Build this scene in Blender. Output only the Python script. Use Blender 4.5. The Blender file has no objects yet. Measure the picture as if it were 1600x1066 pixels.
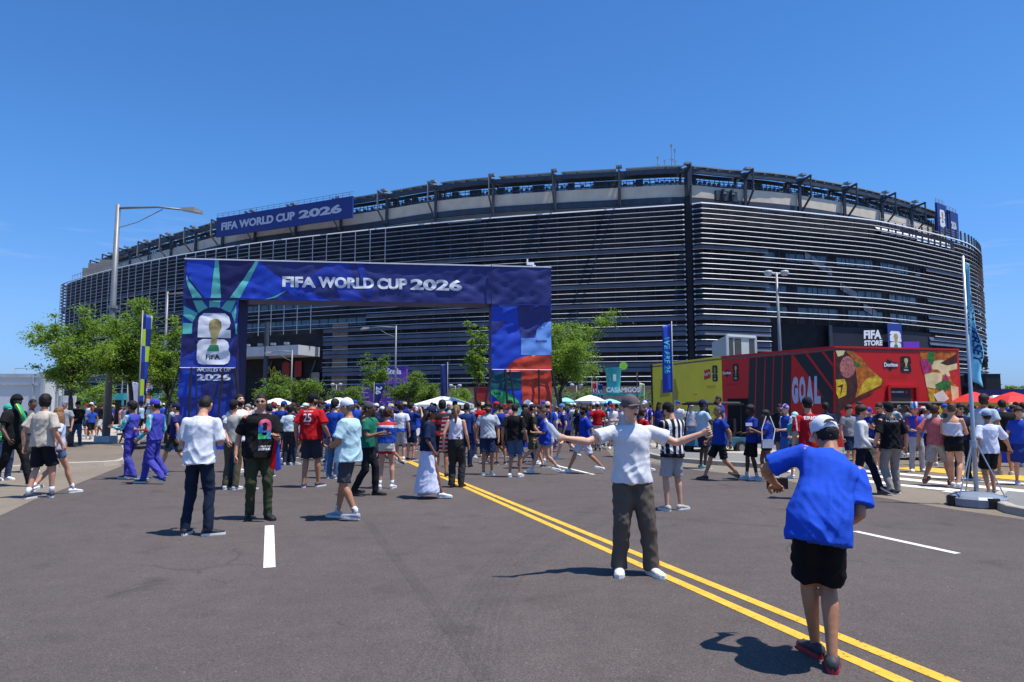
import bpy, bmesh, math, random
import numpy as np
from mathutils import Vector, Matrix, noise
from mathutils.bvhtree import BVHTree

# ------------------------------------------------------------------ camera, sky, sun
SC = bpy.context.scene
FOC = 1089.0                       # focal length in pixels of a 1600 px wide frame
PITCH = math.atan(100 / FOC)
EYE = 1.62
cam_d = bpy.data.cameras.new('camera')
cam = bpy.data.objects.new('camera', cam_d)
SC.collection.objects.link(cam)
cam.location = (0, 0, EYE)
cam.rotation_euler = (math.pi / 2 + PITCH, 0, 0)
cam_d.sensor_width = 36
cam_d.lens = FOC / 1600 * 36
cam_d.clip_start = 0.1
cam_d.clip_end = 6000
SC.camera = cam

SHADOW = Vector((-0.335, 0.115, -1.0)).normalized()      # way the sunlight travels
sun_d = bpy.data.lights.new('sun', 'SUN')
sun_d.energy = 5.0
sun_d.angle = math.radians(0.53)
sun_d.color = (1.0, 0.965, 0.9)
sun = bpy.data.objects.new('sun', sun_d)
SC.collection.objects.link(sun)
sun.rotation_euler = SHADOW.to_track_quat('-Z', 'Y').to_euler()
sun.location = (0, 0, 90)

W_ = bpy.data.worlds.new('World')
SC.world = W_
W_.use_nodes = True
wn = W_.node_tree
wn.nodes.clear()
w_out = wn.nodes.new('ShaderNodeOutputWorld')
w_bg = wn.nodes.new('ShaderNodeBackground')
w_sky = wn.nodes.new('ShaderNodeTexSky')
w_sky.sky_type = 'NISHITA'
w_sky.sun_disc = False
w_sky.sun_elevation = math.radians(71)
w_sky.sun_rotation = math.radians(109)
w_sky.air_density = 1.0
w_sky.dust_density = 0.5
w_sky.ozone_density = 3.2
w_bg.inputs['Strength'].default_value = 0.104
# sky, slightly more saturated, and a few cirrus wisps low in the north-west
hsv = wn.nodes.new('ShaderNodeHueSaturation')
hsv.inputs['Saturation'].default_value = 1.0
tc = wn.nodes.new('ShaderNodeTexCoord')
# colour response of a clear dry noon sky: deeper blue, no yellow rim at the horizon (the same all the way round)
sepz = wn.nodes.new('ShaderNodeSeparateXYZ')
wn.links.new(tc.outputs['Generated'], sepz.inputs[0])
hz = wn.nodes.new('ShaderNodeValToRGB')
hz.color_ramp.elements[0].position = 0.0; hz.color_ramp.elements[0].color = (0.46, 0.70, 1.38, 1)
hz.color_ramp.elements[1].position = 0.5; hz.color_ramp.elements[1].color = (0.46, 0.92, 1.40, 1)
e_ = hz.color_ramp.elements.new(0.12); e_.color = (0.62, 0.90, 1.34, 1)
e_ = hz.color_ramp.elements.new(0.28); e_.color = (0.53, 0.98, 1.44, 1)
wn.links.new(sepz.outputs['Z'], hz.inputs['Fac'])
mlt = wn.nodes.new('ShaderNodeMixRGB'); mlt.blend_type = 'MULTIPLY'; mlt.inputs['Fac'].default_value = 1.0
wn.links.new(w_sky.outputs[0], mlt.inputs['Color1']); wn.links.new(hz.outputs['Color'], mlt.inputs['Color2'])
wn.links.new(mlt.outputs[0], hsv.inputs['Color'])
mp = wn.nodes.new('ShaderNodeMapping')
mp.inputs['Scale'].default_value = (2.2, 2.2, 26.0)
mp.inputs['Location'].default_value = (3.7, 1.3, 0.0)
wn.links.new(tc.outputs['Generated'], mp.inputs['Vector'])
nz = wn.nodes.new('ShaderNodeTexNoise')
nz.inputs['Scale'].default_value = 1.6
nz.inputs['Detail'].default_value = 7
nz.inputs['Roughness'].default_value = 0.62
wn.links.new(mp.outputs[0], nz.inputs['Vector'])
rp = wn.nodes.new('ShaderNodeValToRGB')
rp.color_ramp.elements[0].position = 0.56
rp.color_ramp.elements[1].position = 0.80
wn.links.new(nz.outputs['Fac'], rp.inputs['Fac'])
sep = wn.nodes.new('ShaderNodeSeparateXYZ')
wn.links.new(tc.outputs['Generated'], sep.inputs[0])
band = wn.nodes.new('ShaderNodeValToRGB')
for i in range(2):
    band.color_ramp.elements.new(0.5)
for e_, (p_, v_) in zip(band.color_ramp.elements, ((0.10, 0), (0.16, 1), (0.21, 1), (0.27, 0))):
    e_.position = p_
    e_.color = (v_, v_, v_, 1)
wn.links.new(sep.outputs['Z'], band.inputs['Fac'])
mu = wn.nodes.new('ShaderNodeMath'); mu.operation = 'MULTIPLY'
wn.links.new(rp.outputs['Color'], mu.inputs[0]); wn.links.new(band.outputs['Color'], mu.inputs[1])
mu2 = wn.nodes.new('ShaderNodeMath'); mu2.operation = 'MULTIPLY'; mu2.inputs[1].default_value = 0.34
wn.links.new(mu.outputs[0], mu2.inputs[0])
mx = wn.nodes.new('ShaderNodeMixRGB')
wn.links.new(mu2.outputs[0], mx.inputs['Fac'])
wn.links.new(hsv.outputs[0], mx.inputs['Color1'])
mx.inputs['Color2'].default_value = (6.2, 6.6, 7.4, 1)
wn.links.new(mx.outputs[0], w_bg.inputs['Color'])
wn.links.new(w_bg.outputs[0], w_out.inputs['Surface'])

vs = SC.view_settings
vs.view_transform = 'Standard'
vs.look = 'None'
vs.exposure = 0.24
vs.gamma = 1.0
vs.use_curve_mapping = False
SC.cycles.max_bounces = 5
SC.cycles.transparent_max_bounces = 8

COL = SC.collection
R = math.radians
rnd = random.Random(7)


# ------------------------------------------------------------------ placing helpers
def ray(px, py):
    dx = (px - 800) / FOC
    dz = (533 - py) / FOC
    return dx, math.cos(PITCH) - dz * math.sin(PITCH), math.sin(PITCH) + dz * math.cos(PITCH)


def at(px, py, d):
    """point at distance d (metres north) along a sight line"""
    x, y, z = ray(px, py)
    t = d / y
    return Vector((x * t, d, EYE + z * t))


def gp(px, py, z=0.0):
    """ground point along a sight line"""
    x, y, zz = ray(px, py)
    t = (z - EYE) / zz
    return Vector((x * t, y * t, z))


def xof(px, d):
    return at(px, 633, d).x


# ------------------------------------------------------------------ object helpers
def link(o, parent=None):
    COL.objects.link(o)
    if parent is not None:
        o.parent = parent
    return o


def mesh(name, verts, faces, mats=None, parent=None, idx=None, smooth=False):
    me = bpy.data.meshes.new(name)
    me.from_pydata([tuple(v) for v in verts], [], faces)
    if mats is not None:
        for m in (mats if isinstance(mats, (list, tuple)) else [mats]):
            me.materials.append(m)
    if idx is not None:
        me.polygons.foreach_set('material_index', idx)
    if smooth:
        me.polygons.foreach_set('use_smooth', [True] * len(me.polygons))
    me.update()
    return link(bpy.data.objects.new(name, me), parent)


def empty(name, loc=(0, 0, 0), rz=0.0):
    o = bpy.data.objects.new(name, None)
    o.empty_display_size = 0.2
    o.location = loc
    o.rotation_euler = (0, 0, rz)
    return link(o)


def tag(o, label, cat, group=None):
    o['label'] = label
    o['category'] = cat
    if group:
        o['group'] = group
    return o


def kind(o, k):
    o['kind'] = k
    return o


class G:
    """collects shapes; build() links them as one mesh object"""
    def __init__(self):
        self.v, self.f, self.i = [], [], []
        self.m = 0

    def add(self, vs_, fs_):
        b = len(self.v)
        self.v += [Vector(p) for p in vs_]
        self.f += [[b + k for k in q] for q in fs_]
        self.i += [self.m] * len(fs_)
        return self

    def box(self, c, s, rz=0.0, bev=0.0):
        cx, cy, cz = c
        hx, hy, hz = s[0] / 2, s[1] / 2, s[2] / 2
        ca, sa = math.cos(rz), math.sin(rz)
        vs_ = []
        for z in (-hz, hz):
            for x, y in ((-hx, -hy), (hx, -hy), (hx, hy), (-hx, hy)):
                vs_.append((cx + x * ca - y * sa, cy + x * sa + y * ca, cz + z))
        return self.add(vs_, [(3, 2, 1, 0), (4, 5, 6, 7), (0, 1, 5, 4), (1, 2, 6, 5), (2, 3, 7, 6), (3, 0, 4, 7)])

    def prism(self, poly, z0, z1):
        n = len(poly)
        a = sum(poly[k][0] * poly[(k + 1) % n][1] - poly[(k + 1) % n][0] * poly[k][1] for k in range(n))
        if a < 0:
            poly = poly[::-1]
        return self.add([(p[0], p[1], z0) for p in poly] + [(p[0], p[1], z1) for p in poly],
                        [list(range(n))[::-1], list(range(n, 2 * n))] + [(k, (k + 1) % n, n + (k + 1) % n, n + k) for k in range(n)])

    def hexa(self, bot, top):
        return self.add(list(bot) + list(top), [(3, 2, 1, 0), (4, 5, 6, 7), (0, 1, 5, 4), (1, 2, 6, 5), (2, 3, 7, 6), (3, 0, 4, 7)])

    def bar(self, a, b, w, h=None):
        """rectangular bar from a to b"""
        a, b = Vector(a), Vector(b)
        h = h or w
        t = (b - a).normalized()
        up = Vector((0, 0, 1)) if abs(t.z) < 0.95 else Vector((0, 1, 0))
        s = t.cross(up).normalized() * w / 2
        u = s.cross(t).normalized() * h / 2
        return self.hexa([a - s - u, a + s - u, a + s + u, a - s + u], [b - s - u, b + s - u, b + s + u, b - s + u])

    def tube(self, pts, rad, n=8, cap=True):
        pts = [Vector(p) for p in pts]
        if not isinstance(rad, (list, tuple)):
            rad = [rad] * len(pts)
        rings = []
        for k, p in enumerate(pts):
            t = (pts[min(k + 1, len(pts) - 1)] - pts[max(k - 1, 0)]).normalized()
            up = Vector((0, 0, 1)) if abs(t.z) < 0.9 else Vector((0, 1, 0))
            s = t.cross(up).normalized()
            u = s.cross(t).normalized()
            rings.append([p + (s * math.cos(2 * math.pi * j / n) + u * math.sin(2 * math.pi * j / n)) * rad[k] for j in range(n)])
        vs_ = [q for r_ in rings for q in r_]
        fs_ = []
        for k in range(len(rings) - 1):
            for j in range(n):
                fs_.append((k * n + j, (k + 1) * n + j, (k + 1) * n + (j + 1) % n, k * n + (j + 1) % n))
        if cap:
            fs_ += [list(range(n)), list(range((len(rings) - 1) * n, len(rings) * n))[::-1]]
        return self.add(vs_, fs_)

    def lathe(self, prof, c=(0, 0, 0), n=16):
        c = Vector(c)
        vs_ = [c + Vector((r_ * math.cos(2 * math.pi * j / n), r_ * math.sin(2 * math.pi * j / n), z)) for r_, z in prof for j in range(n)]
        fs_ = []
        for k in range(len(prof) - 1):
            for j in range(n):
                fs_.append((k * n + j, k * n + (j + 1) % n, (k + 1) * n + (j + 1) % n, (k + 1) * n + j))
        return self.add(vs_, fs_)

    def build(self, name, mats, parent=None, smooth=False):
        return mesh(name, self.v, self.f, mats, parent, self.i if isinstance(mats, (list, tuple)) else None, smooth)


# ------------------------------------------------------------------ materials
MC = {}


def mat(key, col, rough=0.7, metal=0.0, var=0.12, scale=3.0, bump=0.0, bscale=30.0, spec=0.35, coord='Object', alpha=None, detail=4.0):
    if key in MC:
        return MC[key]
    m = bpy.data.materials.new(key)
    MC[key] = m
    m.use_nodes = True
    nt = m.node_tree
    b = nt.nodes['Principled BSDF']
    b.inputs['Roughness'].default_value = rough
    b.inputs['Metallic'].default_value = metal
    b.inputs['Specular IOR Level'].default_value = spec
    t = nt.nodes.new('ShaderNodeTexCoord')
    if var > 0:
        n = nt.nodes.new('ShaderNodeTexNoise')
        n.inputs['Scale'].default_value = scale
        n.inputs['Detail'].default_value = detail
        nt.links.new(t.outputs[coord], n.inputs['Vector'])
        r_ = nt.nodes.new('ShaderNodeValToRGB')
        r_.color_ramp.elements[0].position = 0.3
        r_.color_ramp.elements[1].position = 0.7
        r_.color_ramp.elements[0].color = [c * (1 - var) for c in col] + [1]
        r_.color_ramp.elements[1].color = [min(1, c * (1 + var)) for c in col] + [1]
        nt.links.new(n.outputs['Fac'], r_.inputs['Fac'])
        nt.links.new(r_.outputs['Color'], b.inputs['Base Color'])
    else:
        b.inputs['Base Color'].default_value = (*col, 1)
    if bump > 0:
        n2 = nt.nodes.new('ShaderNodeTexNoise')
        n2.inputs['Scale'].default_value = bscale
        n2.inputs['Detail'].default_value = 5
        nt.links.new(t.outputs[coord], n2.inputs['Vector'])
        bp = nt.nodes.new('ShaderNodeBump')
        bp.inputs['Strength'].default_value = bump
        bp.inputs['Distance'].default_value = 0.02
        nt.links.new(n2.outputs['Fac'], bp.inputs['Height'])
        nt.links.new(bp.outputs[0], b.inputs['Normal'])
    return m


def srgb(r, g, b):
    f = lambda c: (c / 255 / 12.92) if c / 255 <= 0.04045 else ((c / 255 + 0.055) / 1.055) ** 2.4
    return (f(r), f(g), f(b))


def asphalt(key, lo, hi, grain=105.0, crack=True):
    if key in MC:
        return MC[key]
    m = bpy.data.materials.new(key); MC[key] = m
    m.use_nodes = True
    nt = m.node_tree
    b = nt.nodes['Principled BSDF']
    b.inputs['Roughness'].default_value = 0.9
    b.inputs['Specular IOR Level'].default_value = 0.2
    t = nt.nodes.new('ShaderNodeTexCoord')

    def nz_(scale, detail, rough=0.6, vec=None):
        n = nt.nodes.new('ShaderNodeTexNoise')
        n.inputs['Scale'].default_value = scale
        n.inputs['Detail'].default_value = detail
        n.inputs['Roughness'].default_value = rough
        nt.links.new(vec or t.outputs['Object'], n.inputs['Vector'])
        return n
    big = nz_(0.35, 5)
    mid = nz_(3.0, 6, 0.7)
    fine = nz_(grain, 3, 0.8)
    r_ = nt.nodes.new('ShaderNodeValToRGB')
    r_.color_ramp.elements[0].position = 0.30
    r_.color_ramp.elements[1].position = 0.72
    r_.color_ramp.elements[0].color = (*lo, 1)
    r_.color_ramp.elements[1].color = (*hi, 1)
    a1 = nt.nodes.new('ShaderNodeMath'); a1.operation = 'MULTIPLY_ADD'
    a1.inputs[1].default_value = 0.5
    nt.links.new(mid.outputs['Fac'], a1.inputs[0])
    a0 = nt.nodes.new('ShaderNodeMath'); a0.operation = 'MULTIPLY'; a0.inputs[1].default_value = 0.55
    nt.links.new(big.outputs['Fac'], a0.inputs[0])
    nt.links.new(a0.outputs[0], a1.inputs[2])
    nt.links.new(a1.outputs[0], r_.inputs['Fac'])
    # aggregate grain
    fr = nt.nodes.new('ShaderNodeValToRGB')
    fr.color_ramp.elements[0].position = 0.36; fr.color_ramp.elements[0].color = (0.42, 0.42, 0.42, 1)
    fr.color_ramp.elements[1].position = 0.66; fr.color_ramp.elements[1].color = (1.66, 1.62, 1.58, 1)
    nt.links.new(fine.outputs['Fac'], fr.inputs['Fac'])
    mm = nt.nodes.new('ShaderNodeMixRGB'); mm.blend_type = 'MULTIPLY'; mm.inputs['Fac'].default_value = 0.8
    nt.links.new(r_.outputs['Color'], mm.inputs['Color1'])
    nt.links.new(fr.outputs['Color'], mm.inputs['Color2'])
    last = mm
    # scattered pale grit
    vo = nt.nodes.new('ShaderNodeTexVoronoi'); vo.inputs['Scale'].default_value = 9.0
    nt.links.new(t.outputs['Object'], vo.inputs['Vector'])
    lt = nt.nodes.new('ShaderNodeMath'); lt.operation = 'LESS_THAN'; lt.inputs[1].default_value = 0.06
    nt.links.new(vo.outputs['Distance'], lt.inputs[0])
    gr = nt.nodes.new('ShaderNodeMixRGB')
    ml = nt.nodes.new('ShaderNodeMath'); ml.operation = 'MULTIPLY'; ml.inputs[1].default_value = 0.55
    nt.links.new(lt.outputs[0], ml.inputs[0])
    nt.links.new(ml.outputs[0], gr.inputs['Fac'])
    nt.links.new(last.outputs[0], gr.inputs['Color1'])
    gr.inputs['Color2'].default_value = (*[min(1, c * 2.6) for c in hi], 1)
    last = gr
    if crack:
        st = nz_(1.3, 4, 0.55)
        sr = nt.nodes.new('ShaderNodeValToRGB')
        sr.color_ramp.elements[0].position = 0.60; sr.color_ramp.elements[0].color = (1, 1, 1, 1)
        sr.color_ramp.elements[1].position = 0.74; sr.color_ramp.elements[1].color = (0.72, 0.71, 0.70, 1)
        nt.links.new(st.outputs['Fac'], sr.inputs['Fac'])
        sm_ = nt.nodes.new('ShaderNodeMixRGB'); sm_.blend_type = 'MULTIPLY'; sm_.inputs['Fac'].default_value = 1.0
        nt.links.new(last.outputs[0], sm_.inputs['Color1']); nt.links.new(sr.outputs['Color'], sm_.inputs['Color2'])
        last = sm_
        # tar-filled hairline cracks
        wv = nz_(0.8, 3)
        ad = nt.nodes.new('ShaderNodeMixRGB'); ad.inputs['Fac'].default_value = 0.35
        nt.links.new(t.outputs['Object'], ad.inputs['Color1']); nt.links.new(wv.outputs['Color'], ad.inputs['Color2'])
        v2 = nt.nodes.new('ShaderNodeTexVoronoi'); v2.feature = 'DISTANCE_TO_EDGE'; v2.inputs['Scale'].default_value = 0.33
        nt.links.new(ad.outputs[0], v2.inputs['Vector'])
        l2 = nt.nodes.new('ShaderNodeMath'); l2.operation = 'LESS_THAN'; l2.inputs[1].default_value = 0.0035
        nt.links.new(v2.outputs['Distance'], l2.inputs[0])
        m2 = nt.nodes.new('ShaderNodeMath'); m2.operation = 'MULTIPLY'
        nt.links.new(l2.outputs[0], m2.inputs[0])
        gate = nz_(0.5, 2)
        g2 = nt.nodes.new('ShaderNodeMath'); g2.operation = 'GREATER_THAN'; g2.inputs[1].default_value = 0.56
        nt.links.new(gate.outputs['Fac'], g2.inputs[0]); nt.links.new(g2.outputs[0], m2.inputs[1])
        m3 = nt.nodes.new('ShaderNodeMath'); m3.operation = 'MULTIPLY'; m3.inputs[1].default_value = 0.35
        nt.links.new(m2.outputs[0], m3.inputs[0])
        mk = nt.nodes.new('ShaderNodeMixRGB')
        nt.links.new(m3.outputs[0], mk.inputs['Fac']); nt.links.new(last.outputs[0], mk.inputs['Color1'])
        mk.inputs['Color2'].default_value = (*[c * 0.45 for c in lo], 1)
        last = mk
    nt.links.new(last.outputs[0], b.inputs['Base Color'])
    bp = nt.nodes.new('ShaderNodeBump'); bp.inputs['Strength'].default_value = 0.5; bp.inputs['Distance'].default_value = 0.006
    nt.links.new(fine.outputs['Fac'], bp.inputs['Height']); nt.links.new(bp.outputs[0], b.inputs['Normal'])
    return m


M_ROAD = asphalt('asphalt', (0.077, 0.064, 0.060), (0.117, 0.0975, 0.091))
M_PAVE = asphalt('brown_paving', (0.14, 0.115, 0.088), (0.22, 0.182, 0.142), 160)
M_GUT = asphalt('gutter_concrete', (0.165, 0.137, 0.105), (0.25, 0.21, 0.165), 120, False)
M_CONC = asphalt('pale_concrete', (0.34, 0.30, 0.245), (0.46, 0.41, 0.34), 90, False)
M_WALK2 = asphalt('grey_walk', (0.17, 0.165, 0.16), (0.23, 0.225, 0.22), 120, False)


def paint(key, col, wear=0.42):
    m = mat(key, col, 0.75, var=0.12, scale=6, bump=0.2, bscale=200)
    nt = m.node_tree
    b = nt.nodes['Principled BSDF']
    t = nt.nodes.new('ShaderNodeTexCoord')
    n = nt.nodes.new('ShaderNodeTexNoise'); n.inputs['Scale'].default_value = 28; n.inputs['Detail'].default_value = 8; n.inputs['Roughness'].default_value = 0.75
    nt.links.new(t.outputs['Object'], n.inputs['Vector'])
    r_ = nt.nodes.new('ShaderNodeValToRGB')
    r_.color_ramp.elements[0].position = wear - 0.06; r_.color_ramp.elements[0].color = (0, 0, 0, 1)
    r_.color_ramp.elements[1].position = wear + 0.02
    nt.links.new(n.outputs['Fac'], r_.inputs['Fac'])
    nt.links.new(r_.outputs['Color'], b.inputs['Alpha'])
    return m


M_YEL = paint('yellow_road_paint', (0.72, 0.40, 0.04), 0.41)
M_WHT = paint('white_road_paint', (0.74, 0.70, 0.62), 0.40)

# ------------------------------------------------------------------ ground
kind(mesh('ground', [(-900, -60, 0), (900, -60, 0), (900, 1500, 0), (-900, 1500, 0)], [(0, 1, 2, 3)], M_PAVE), 'structure')
# the road: near edge behind the camera, left edge and right edge as seen
road_poly = [gp(0, 807), gp(50, 783), gp(100, 765), gp(190, 729), Vector((-15.5, 22, 0)), Vector((-16.5, 30, 0)), Vector((-20, 48, 0)), Vector((-24, 90, 0)),
             Vector((16, 90, 0)), Vector((9, 48, 0)), Vector((3.8, 30, 0)), Vector((3.2, 22.6, 0)), gp(1000, 722), gp(1085, 735), gp(1200, 747), gp(1380, 779), gp(1490, 797), gp(1600, 813), Vector((16, 8.2, 0)), Vector((16, -12, 0)), Vector((-16, -12, 0)), Vector((-12, 5.5, 0))]


def sheet(name, pts, z, m):
    bm = bmesh.new()
    vs_ = [bm.verts.new((p[0], p[1], z)) for p in pts]
    f = bm.faces.new(vs_)
    bmesh.ops.triangulate(bm, faces=[f])
    bmesh.ops.recalc_face_normals(bm, faces=bm.faces)
    if bm.faces[:][0].normal.z < 0:
        bmesh.ops.reverse_faces(bm, faces=bm.faces)
    me = bpy.data.meshes.new(name)
    bm.to_mesh(me); bm.free()
    me.materials.append(m)
    return kind(link(bpy.data.objects.new(name, me)), 'structure')


sheet('road', road_poly, 0.004, M_ROAD)
# pale concrete plaza left beyond the planting strip, and the road running across behind the crowd
sheet('plaza', [Vector((-60, 21.5, 0)), Vector((-17.5, 21.5, 0)), Vector((-18.0, 30, 0)), Vector((-21, 48, 0)), Vector((-25, 88, 0)), Vector((-90, 110, 0))], 0.004, M_CONC)
sheet('pavement', [Vector((-40, 14.5, 0)), Vector((-10.9, 15.6, 0)), Vector((-10.4, 17.2, 0)), Vector((-13.2, 18.2, 0)), Vector((-16, 20.5, 0)), Vector((-40, 20.5, 0))], 0.006, M_CONC)


def strip(name, pts, w, z, m):
    """flat ribbon along pts, width w"""
    vs_, fs_ = [], []
    for k, p in enumerate(pts):
        t = (pts[min(k + 1, len(pts) - 1)] - pts[max(k - 1, 0)]).normalized()
        s = Vector((-t.y, t.x, 0)) * w / 2
        vs_ += [(p.x - s.x, p.y - s.y, z), (p.x + s.x, p.y + s.y, z)]
        if k:
            fs_.append((2 * k - 2, 2 * k, 2 * k + 1, 2 * k - 1) if False else (2 * k - 2, 2 * k, 2 * k + 1, 2 * k - 1))
    return kind(mesh(name, vs_, fs_, m), 'structure')


def ribbon(px_pts, n=10):
    g = [gp(*p) for p in px_pts]
    out = []
    for k in range(len(g) - 1):
        for j in range(n):
            out.append(g[k].lerp(g[k + 1], j / n))
    out.append(g[-1])
    return out


# double yellow centre line (two straight runs), extended towards the arch and towards the camera
for (a, b) in (((728, 757), (1478, 1064)), ((716, 757), (1404, 1064))):
    A, B = gp(*a), gp(*b)
    d = (B - A).normalized()
    pts = [A + d * s for s in np.linspace(-14, (B - A).length + 4, 60)]
    strip('centre_line', pts, 0.105, 0.008, M_YEL)
# white dashes of the left lane, white edge line of the far lane
dA, dB = gp(421, 822), gp(421, 888)
d = (dB - dA)
for s in (0, ):
    strip('lane_dash', [dA, dB], 0.115, 0.008, M_WHT)
strip('lane_dash', [gp(423, 730), gp(422, 746)], 0.115, 0.008, M_WHT)
strip('lane_dash', [gp(424, 699), gp(424, 705)], 0.115, 0.008, M_WHT)
strip('lane_dash', [gp(1336, 831), gp(1497, 866)], 0.10, 0.008, M_WHT)
strip('lane_dash', [gp(866, 727), gp(928, 742)], 0.10, 0.008, M_WHT)

# crosswalk bars on the right
for (a, b, w) in (((1330, 735), (1600, 757), .45), ((1340, 742), (1600, 768), .45), ((1350, 752), (1600, 778), .42), ((1400, 757), (1600, 771.5), .0)):
    if w:
        strip('crosswalk_bar', [gp(*a), gp(*b) + (gp(*b) - gp(*a)) * 0.5], w, 0.008, M_WHT)
strip('crosswalk_bar', [gp(1478, 768), gp(1600, 781)], 0.3, 0.008, M_WHT)
strip('yellow_median', [gp(1415, 731), gp(1600, 748), gp(1600, 748) + (gp(1600, 748) - gp(1415, 731))], 1.1, 0.0085, M_YEL)
# gutter between road and kerb, both sides
sheet('gutter', [gp(0, 807), gp(50, 783), gp(100, 765), gp(190, 729), gp(190, 726.6), gp(94, 731), gp(60, 733), gp(-80, 740), gp(-260, 800)], 0.0075, M_GUT)
sheet('gutter', [gp(985, 717), gp(1085, 735), gp(1200, 747), gp(1380, 779), gp(1490, 797), gp(1600, 813), gp(1700, 828), gp(1700, 800), gp(1500, 790), gp(1470, 770), gp(1400, 757), gp(1300, 742), gp(1200, 731), gp(1085, 722), gp(985, 706)], 0.0075, M_GUT)

# tyre marks, a pair of curving dark streaks, and the paving seam
M_TYRE = mat('tyre_rubber_mark', (0.045, 0.042, 0.045), 0.9, var=0.1)
_nt = M_TYRE.node_tree
_t = _nt.nodes.new('ShaderNodeTexCoord'); _n = _nt.nodes.new('ShaderNodeTexNoise')
_mpp = _nt.nodes.new('ShaderNodeMapping'); _mpp.inputs['Scale'].default_value = (14, 3, 1)
_nt.links.new(_t.outputs['Object'], _mpp.inputs[0]); _nt.links.new(_mpp.outputs[0], _n.inputs['Vector'])
_n.inputs['Scale'].default_value = 4; _n.inputs['Detail'].default_value = 8; _n.inputs['Roughness'].default_value = 0.75
_r = _nt.nodes.new('ShaderNodeValToRGB'); _r.color_ramp.elements[0].position = 0.42; _r.color_ramp.elements[0].color = (0.0, 0.0, 0.0, 1)
_r.color_ramp.elements[1].position = 0.8; _r.color_ramp.elements[1].color = (0.26, 0.26, 0.26, 1)
_nt.links.new(_n.outputs['Fac'], _r.inputs['Fac']); _nt.links.new(_r.outputs['Color'], _nt.nodes['Principled BSDF'].inputs['Alpha'])


def cat_rom(P, n=8):
    out = []
    for k in range(len(P) - 1):
        p0, p1, p2, p3 = P[max(k - 1, 0)], P[k], P[k + 1], P[min(k + 2, len(P) - 1)]
        for j in range(n):
            t = j / n
            out.append(0.5 * ((2 * p1) + (-p0 + p2) * t + (2 * p0 - 5 * p1 + 4 * p2 - p3) * t * t + (-p0 + 3 * p1 - 3 * p2 + p3) * t ** 3))
    out.append(P[-1])
    return out


for off in (-0.10, -0.03, 0.04, 0.11):
    for path in (((660, 1064), (690, 1010), (720, 960), (755, 905), (800, 860), (860, 825), (930, 795), (1010, 770)),
                 ((745, 1064), (755, 1010), (765, 960), (790, 915), (822, 880), (880, 845), (950, 815), (1040, 785))):
        pts = cat_rom([gp(*p) for p in path])
        pts = [p + Vector((off * 1.0, off * 0.3, 0)) for p in pts]
        strip('tyre_mark', pts, 0.045, 0.0062 + abs(off) * 0.002, M_TYRE)
strip('tyre_mark', cat_rom([gp(*p) for p in ((880, 775), (1010, 778), (1100, 768), (1200, 752))]), 0.06, 0.0064, M_TYRE)
M_SEAM = asphalt('paving_seam', (0.070, 0.058, 0.055), (0.104, 0.087, 0.081))
strip('seam', cat_rom([gp(*p) for p in ((575, 815), (600, 850), (640, 900), (690, 965), (760, 1064))]), 0.11, 0.0055, M_SEAM)
strip('seam', [gp(900, 800), gp(1330, 832)], 0.03, 0.0055, M_SEAM)

# kerbs: raised islands with separate kerb stones
def island(poly, zt, top_mat, name):
    g = G(); g.prism([(p.x, p.y) for p in poly], -0.05, zt)
    return kind(g.build(name, top_mat), 'structure')


def kerb_run(pts, w, h, parent_name, m, seg=1.8, side=1):
    """kerb stones laid end to end along pts"""
    P = [Vector((p.x, p.y, 0)) for p in pts]
    L = [0]
    for k in range(1, len(P)):
        L.append(L[-1] + (P[k] - P[k - 1]).length)

    def pt(s):
        s = min(max(s, 0), L[-1] - 1e-4)
        for k in range(1, len(P)):
            if s <= L[k]:
                return P[k - 1].lerp(P[k], (s - L[k - 1]) / (L[k] - L[k - 1]))
    root = kind(empty(parent_name), 'structure')
    n = max(1, int(L[-1] / seg))
    for k in range(n):
        s0, s1 = L[-1] * k / n + 0.006, L[-1] * (k + 1) / n - 0.006
        q = [pt(s0 + (s1 - s0) * j / 4) for j in range(5)]
        g = G()
        vs_ = []
        for j in range(5):
            t = (q[min(j + 1, 4)] - q[max(j - 1, 0)]).normalized()
            nrm = Vector((-t.y, t.x, 0)) * side
            hh = h + rnd.uniform(-0.002, 0.002)
            vs_ += [q[j] + Vector((0, 0, 0.0)), q[j] + nrm * 0.015 + Vector((0, 0, hh - 0.012)), q[j] + nrm * 0.03 + Vector((0, 0, hh)), q[j] + nrm * w + Vector((0, 0, hh)), q[j] + nrm * w]
        fs_ = []
        for j in range(4):
            for i in range(4):
                fs_.append((j * 5 + i, j * 5 + i + 1, (j + 1) * 5 + i + 1, (j + 1) * 5 + i))
        fs_ += [(0, 1, 2, 3, 4), (24, 23, 22, 21, 20)]
        g.add(vs_, fs_)
        g.build('kerb_stone', m, root)
    return root


# left planting island
kL = cat_rom([gp(-40, 742), gp(60, 733), gp(94, 731), gp(140, 729.5), gp(189, 726.5), gp(203, 716), gp(196, 700)], 6)
kerb_run(kL, 0.16, 0.13, 'kerb', M_CONC, 1.8, 1)
inner = [p for p in kL]
island([p + Vector((-0.1, 0.12, 0)) for p in kL] + [Vector((-16.8, 29, 0)), Vector((-26, 29, 0)), Vector((-26, 20, 0))], 0.118, M_PAVE, 'planting_island')
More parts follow.
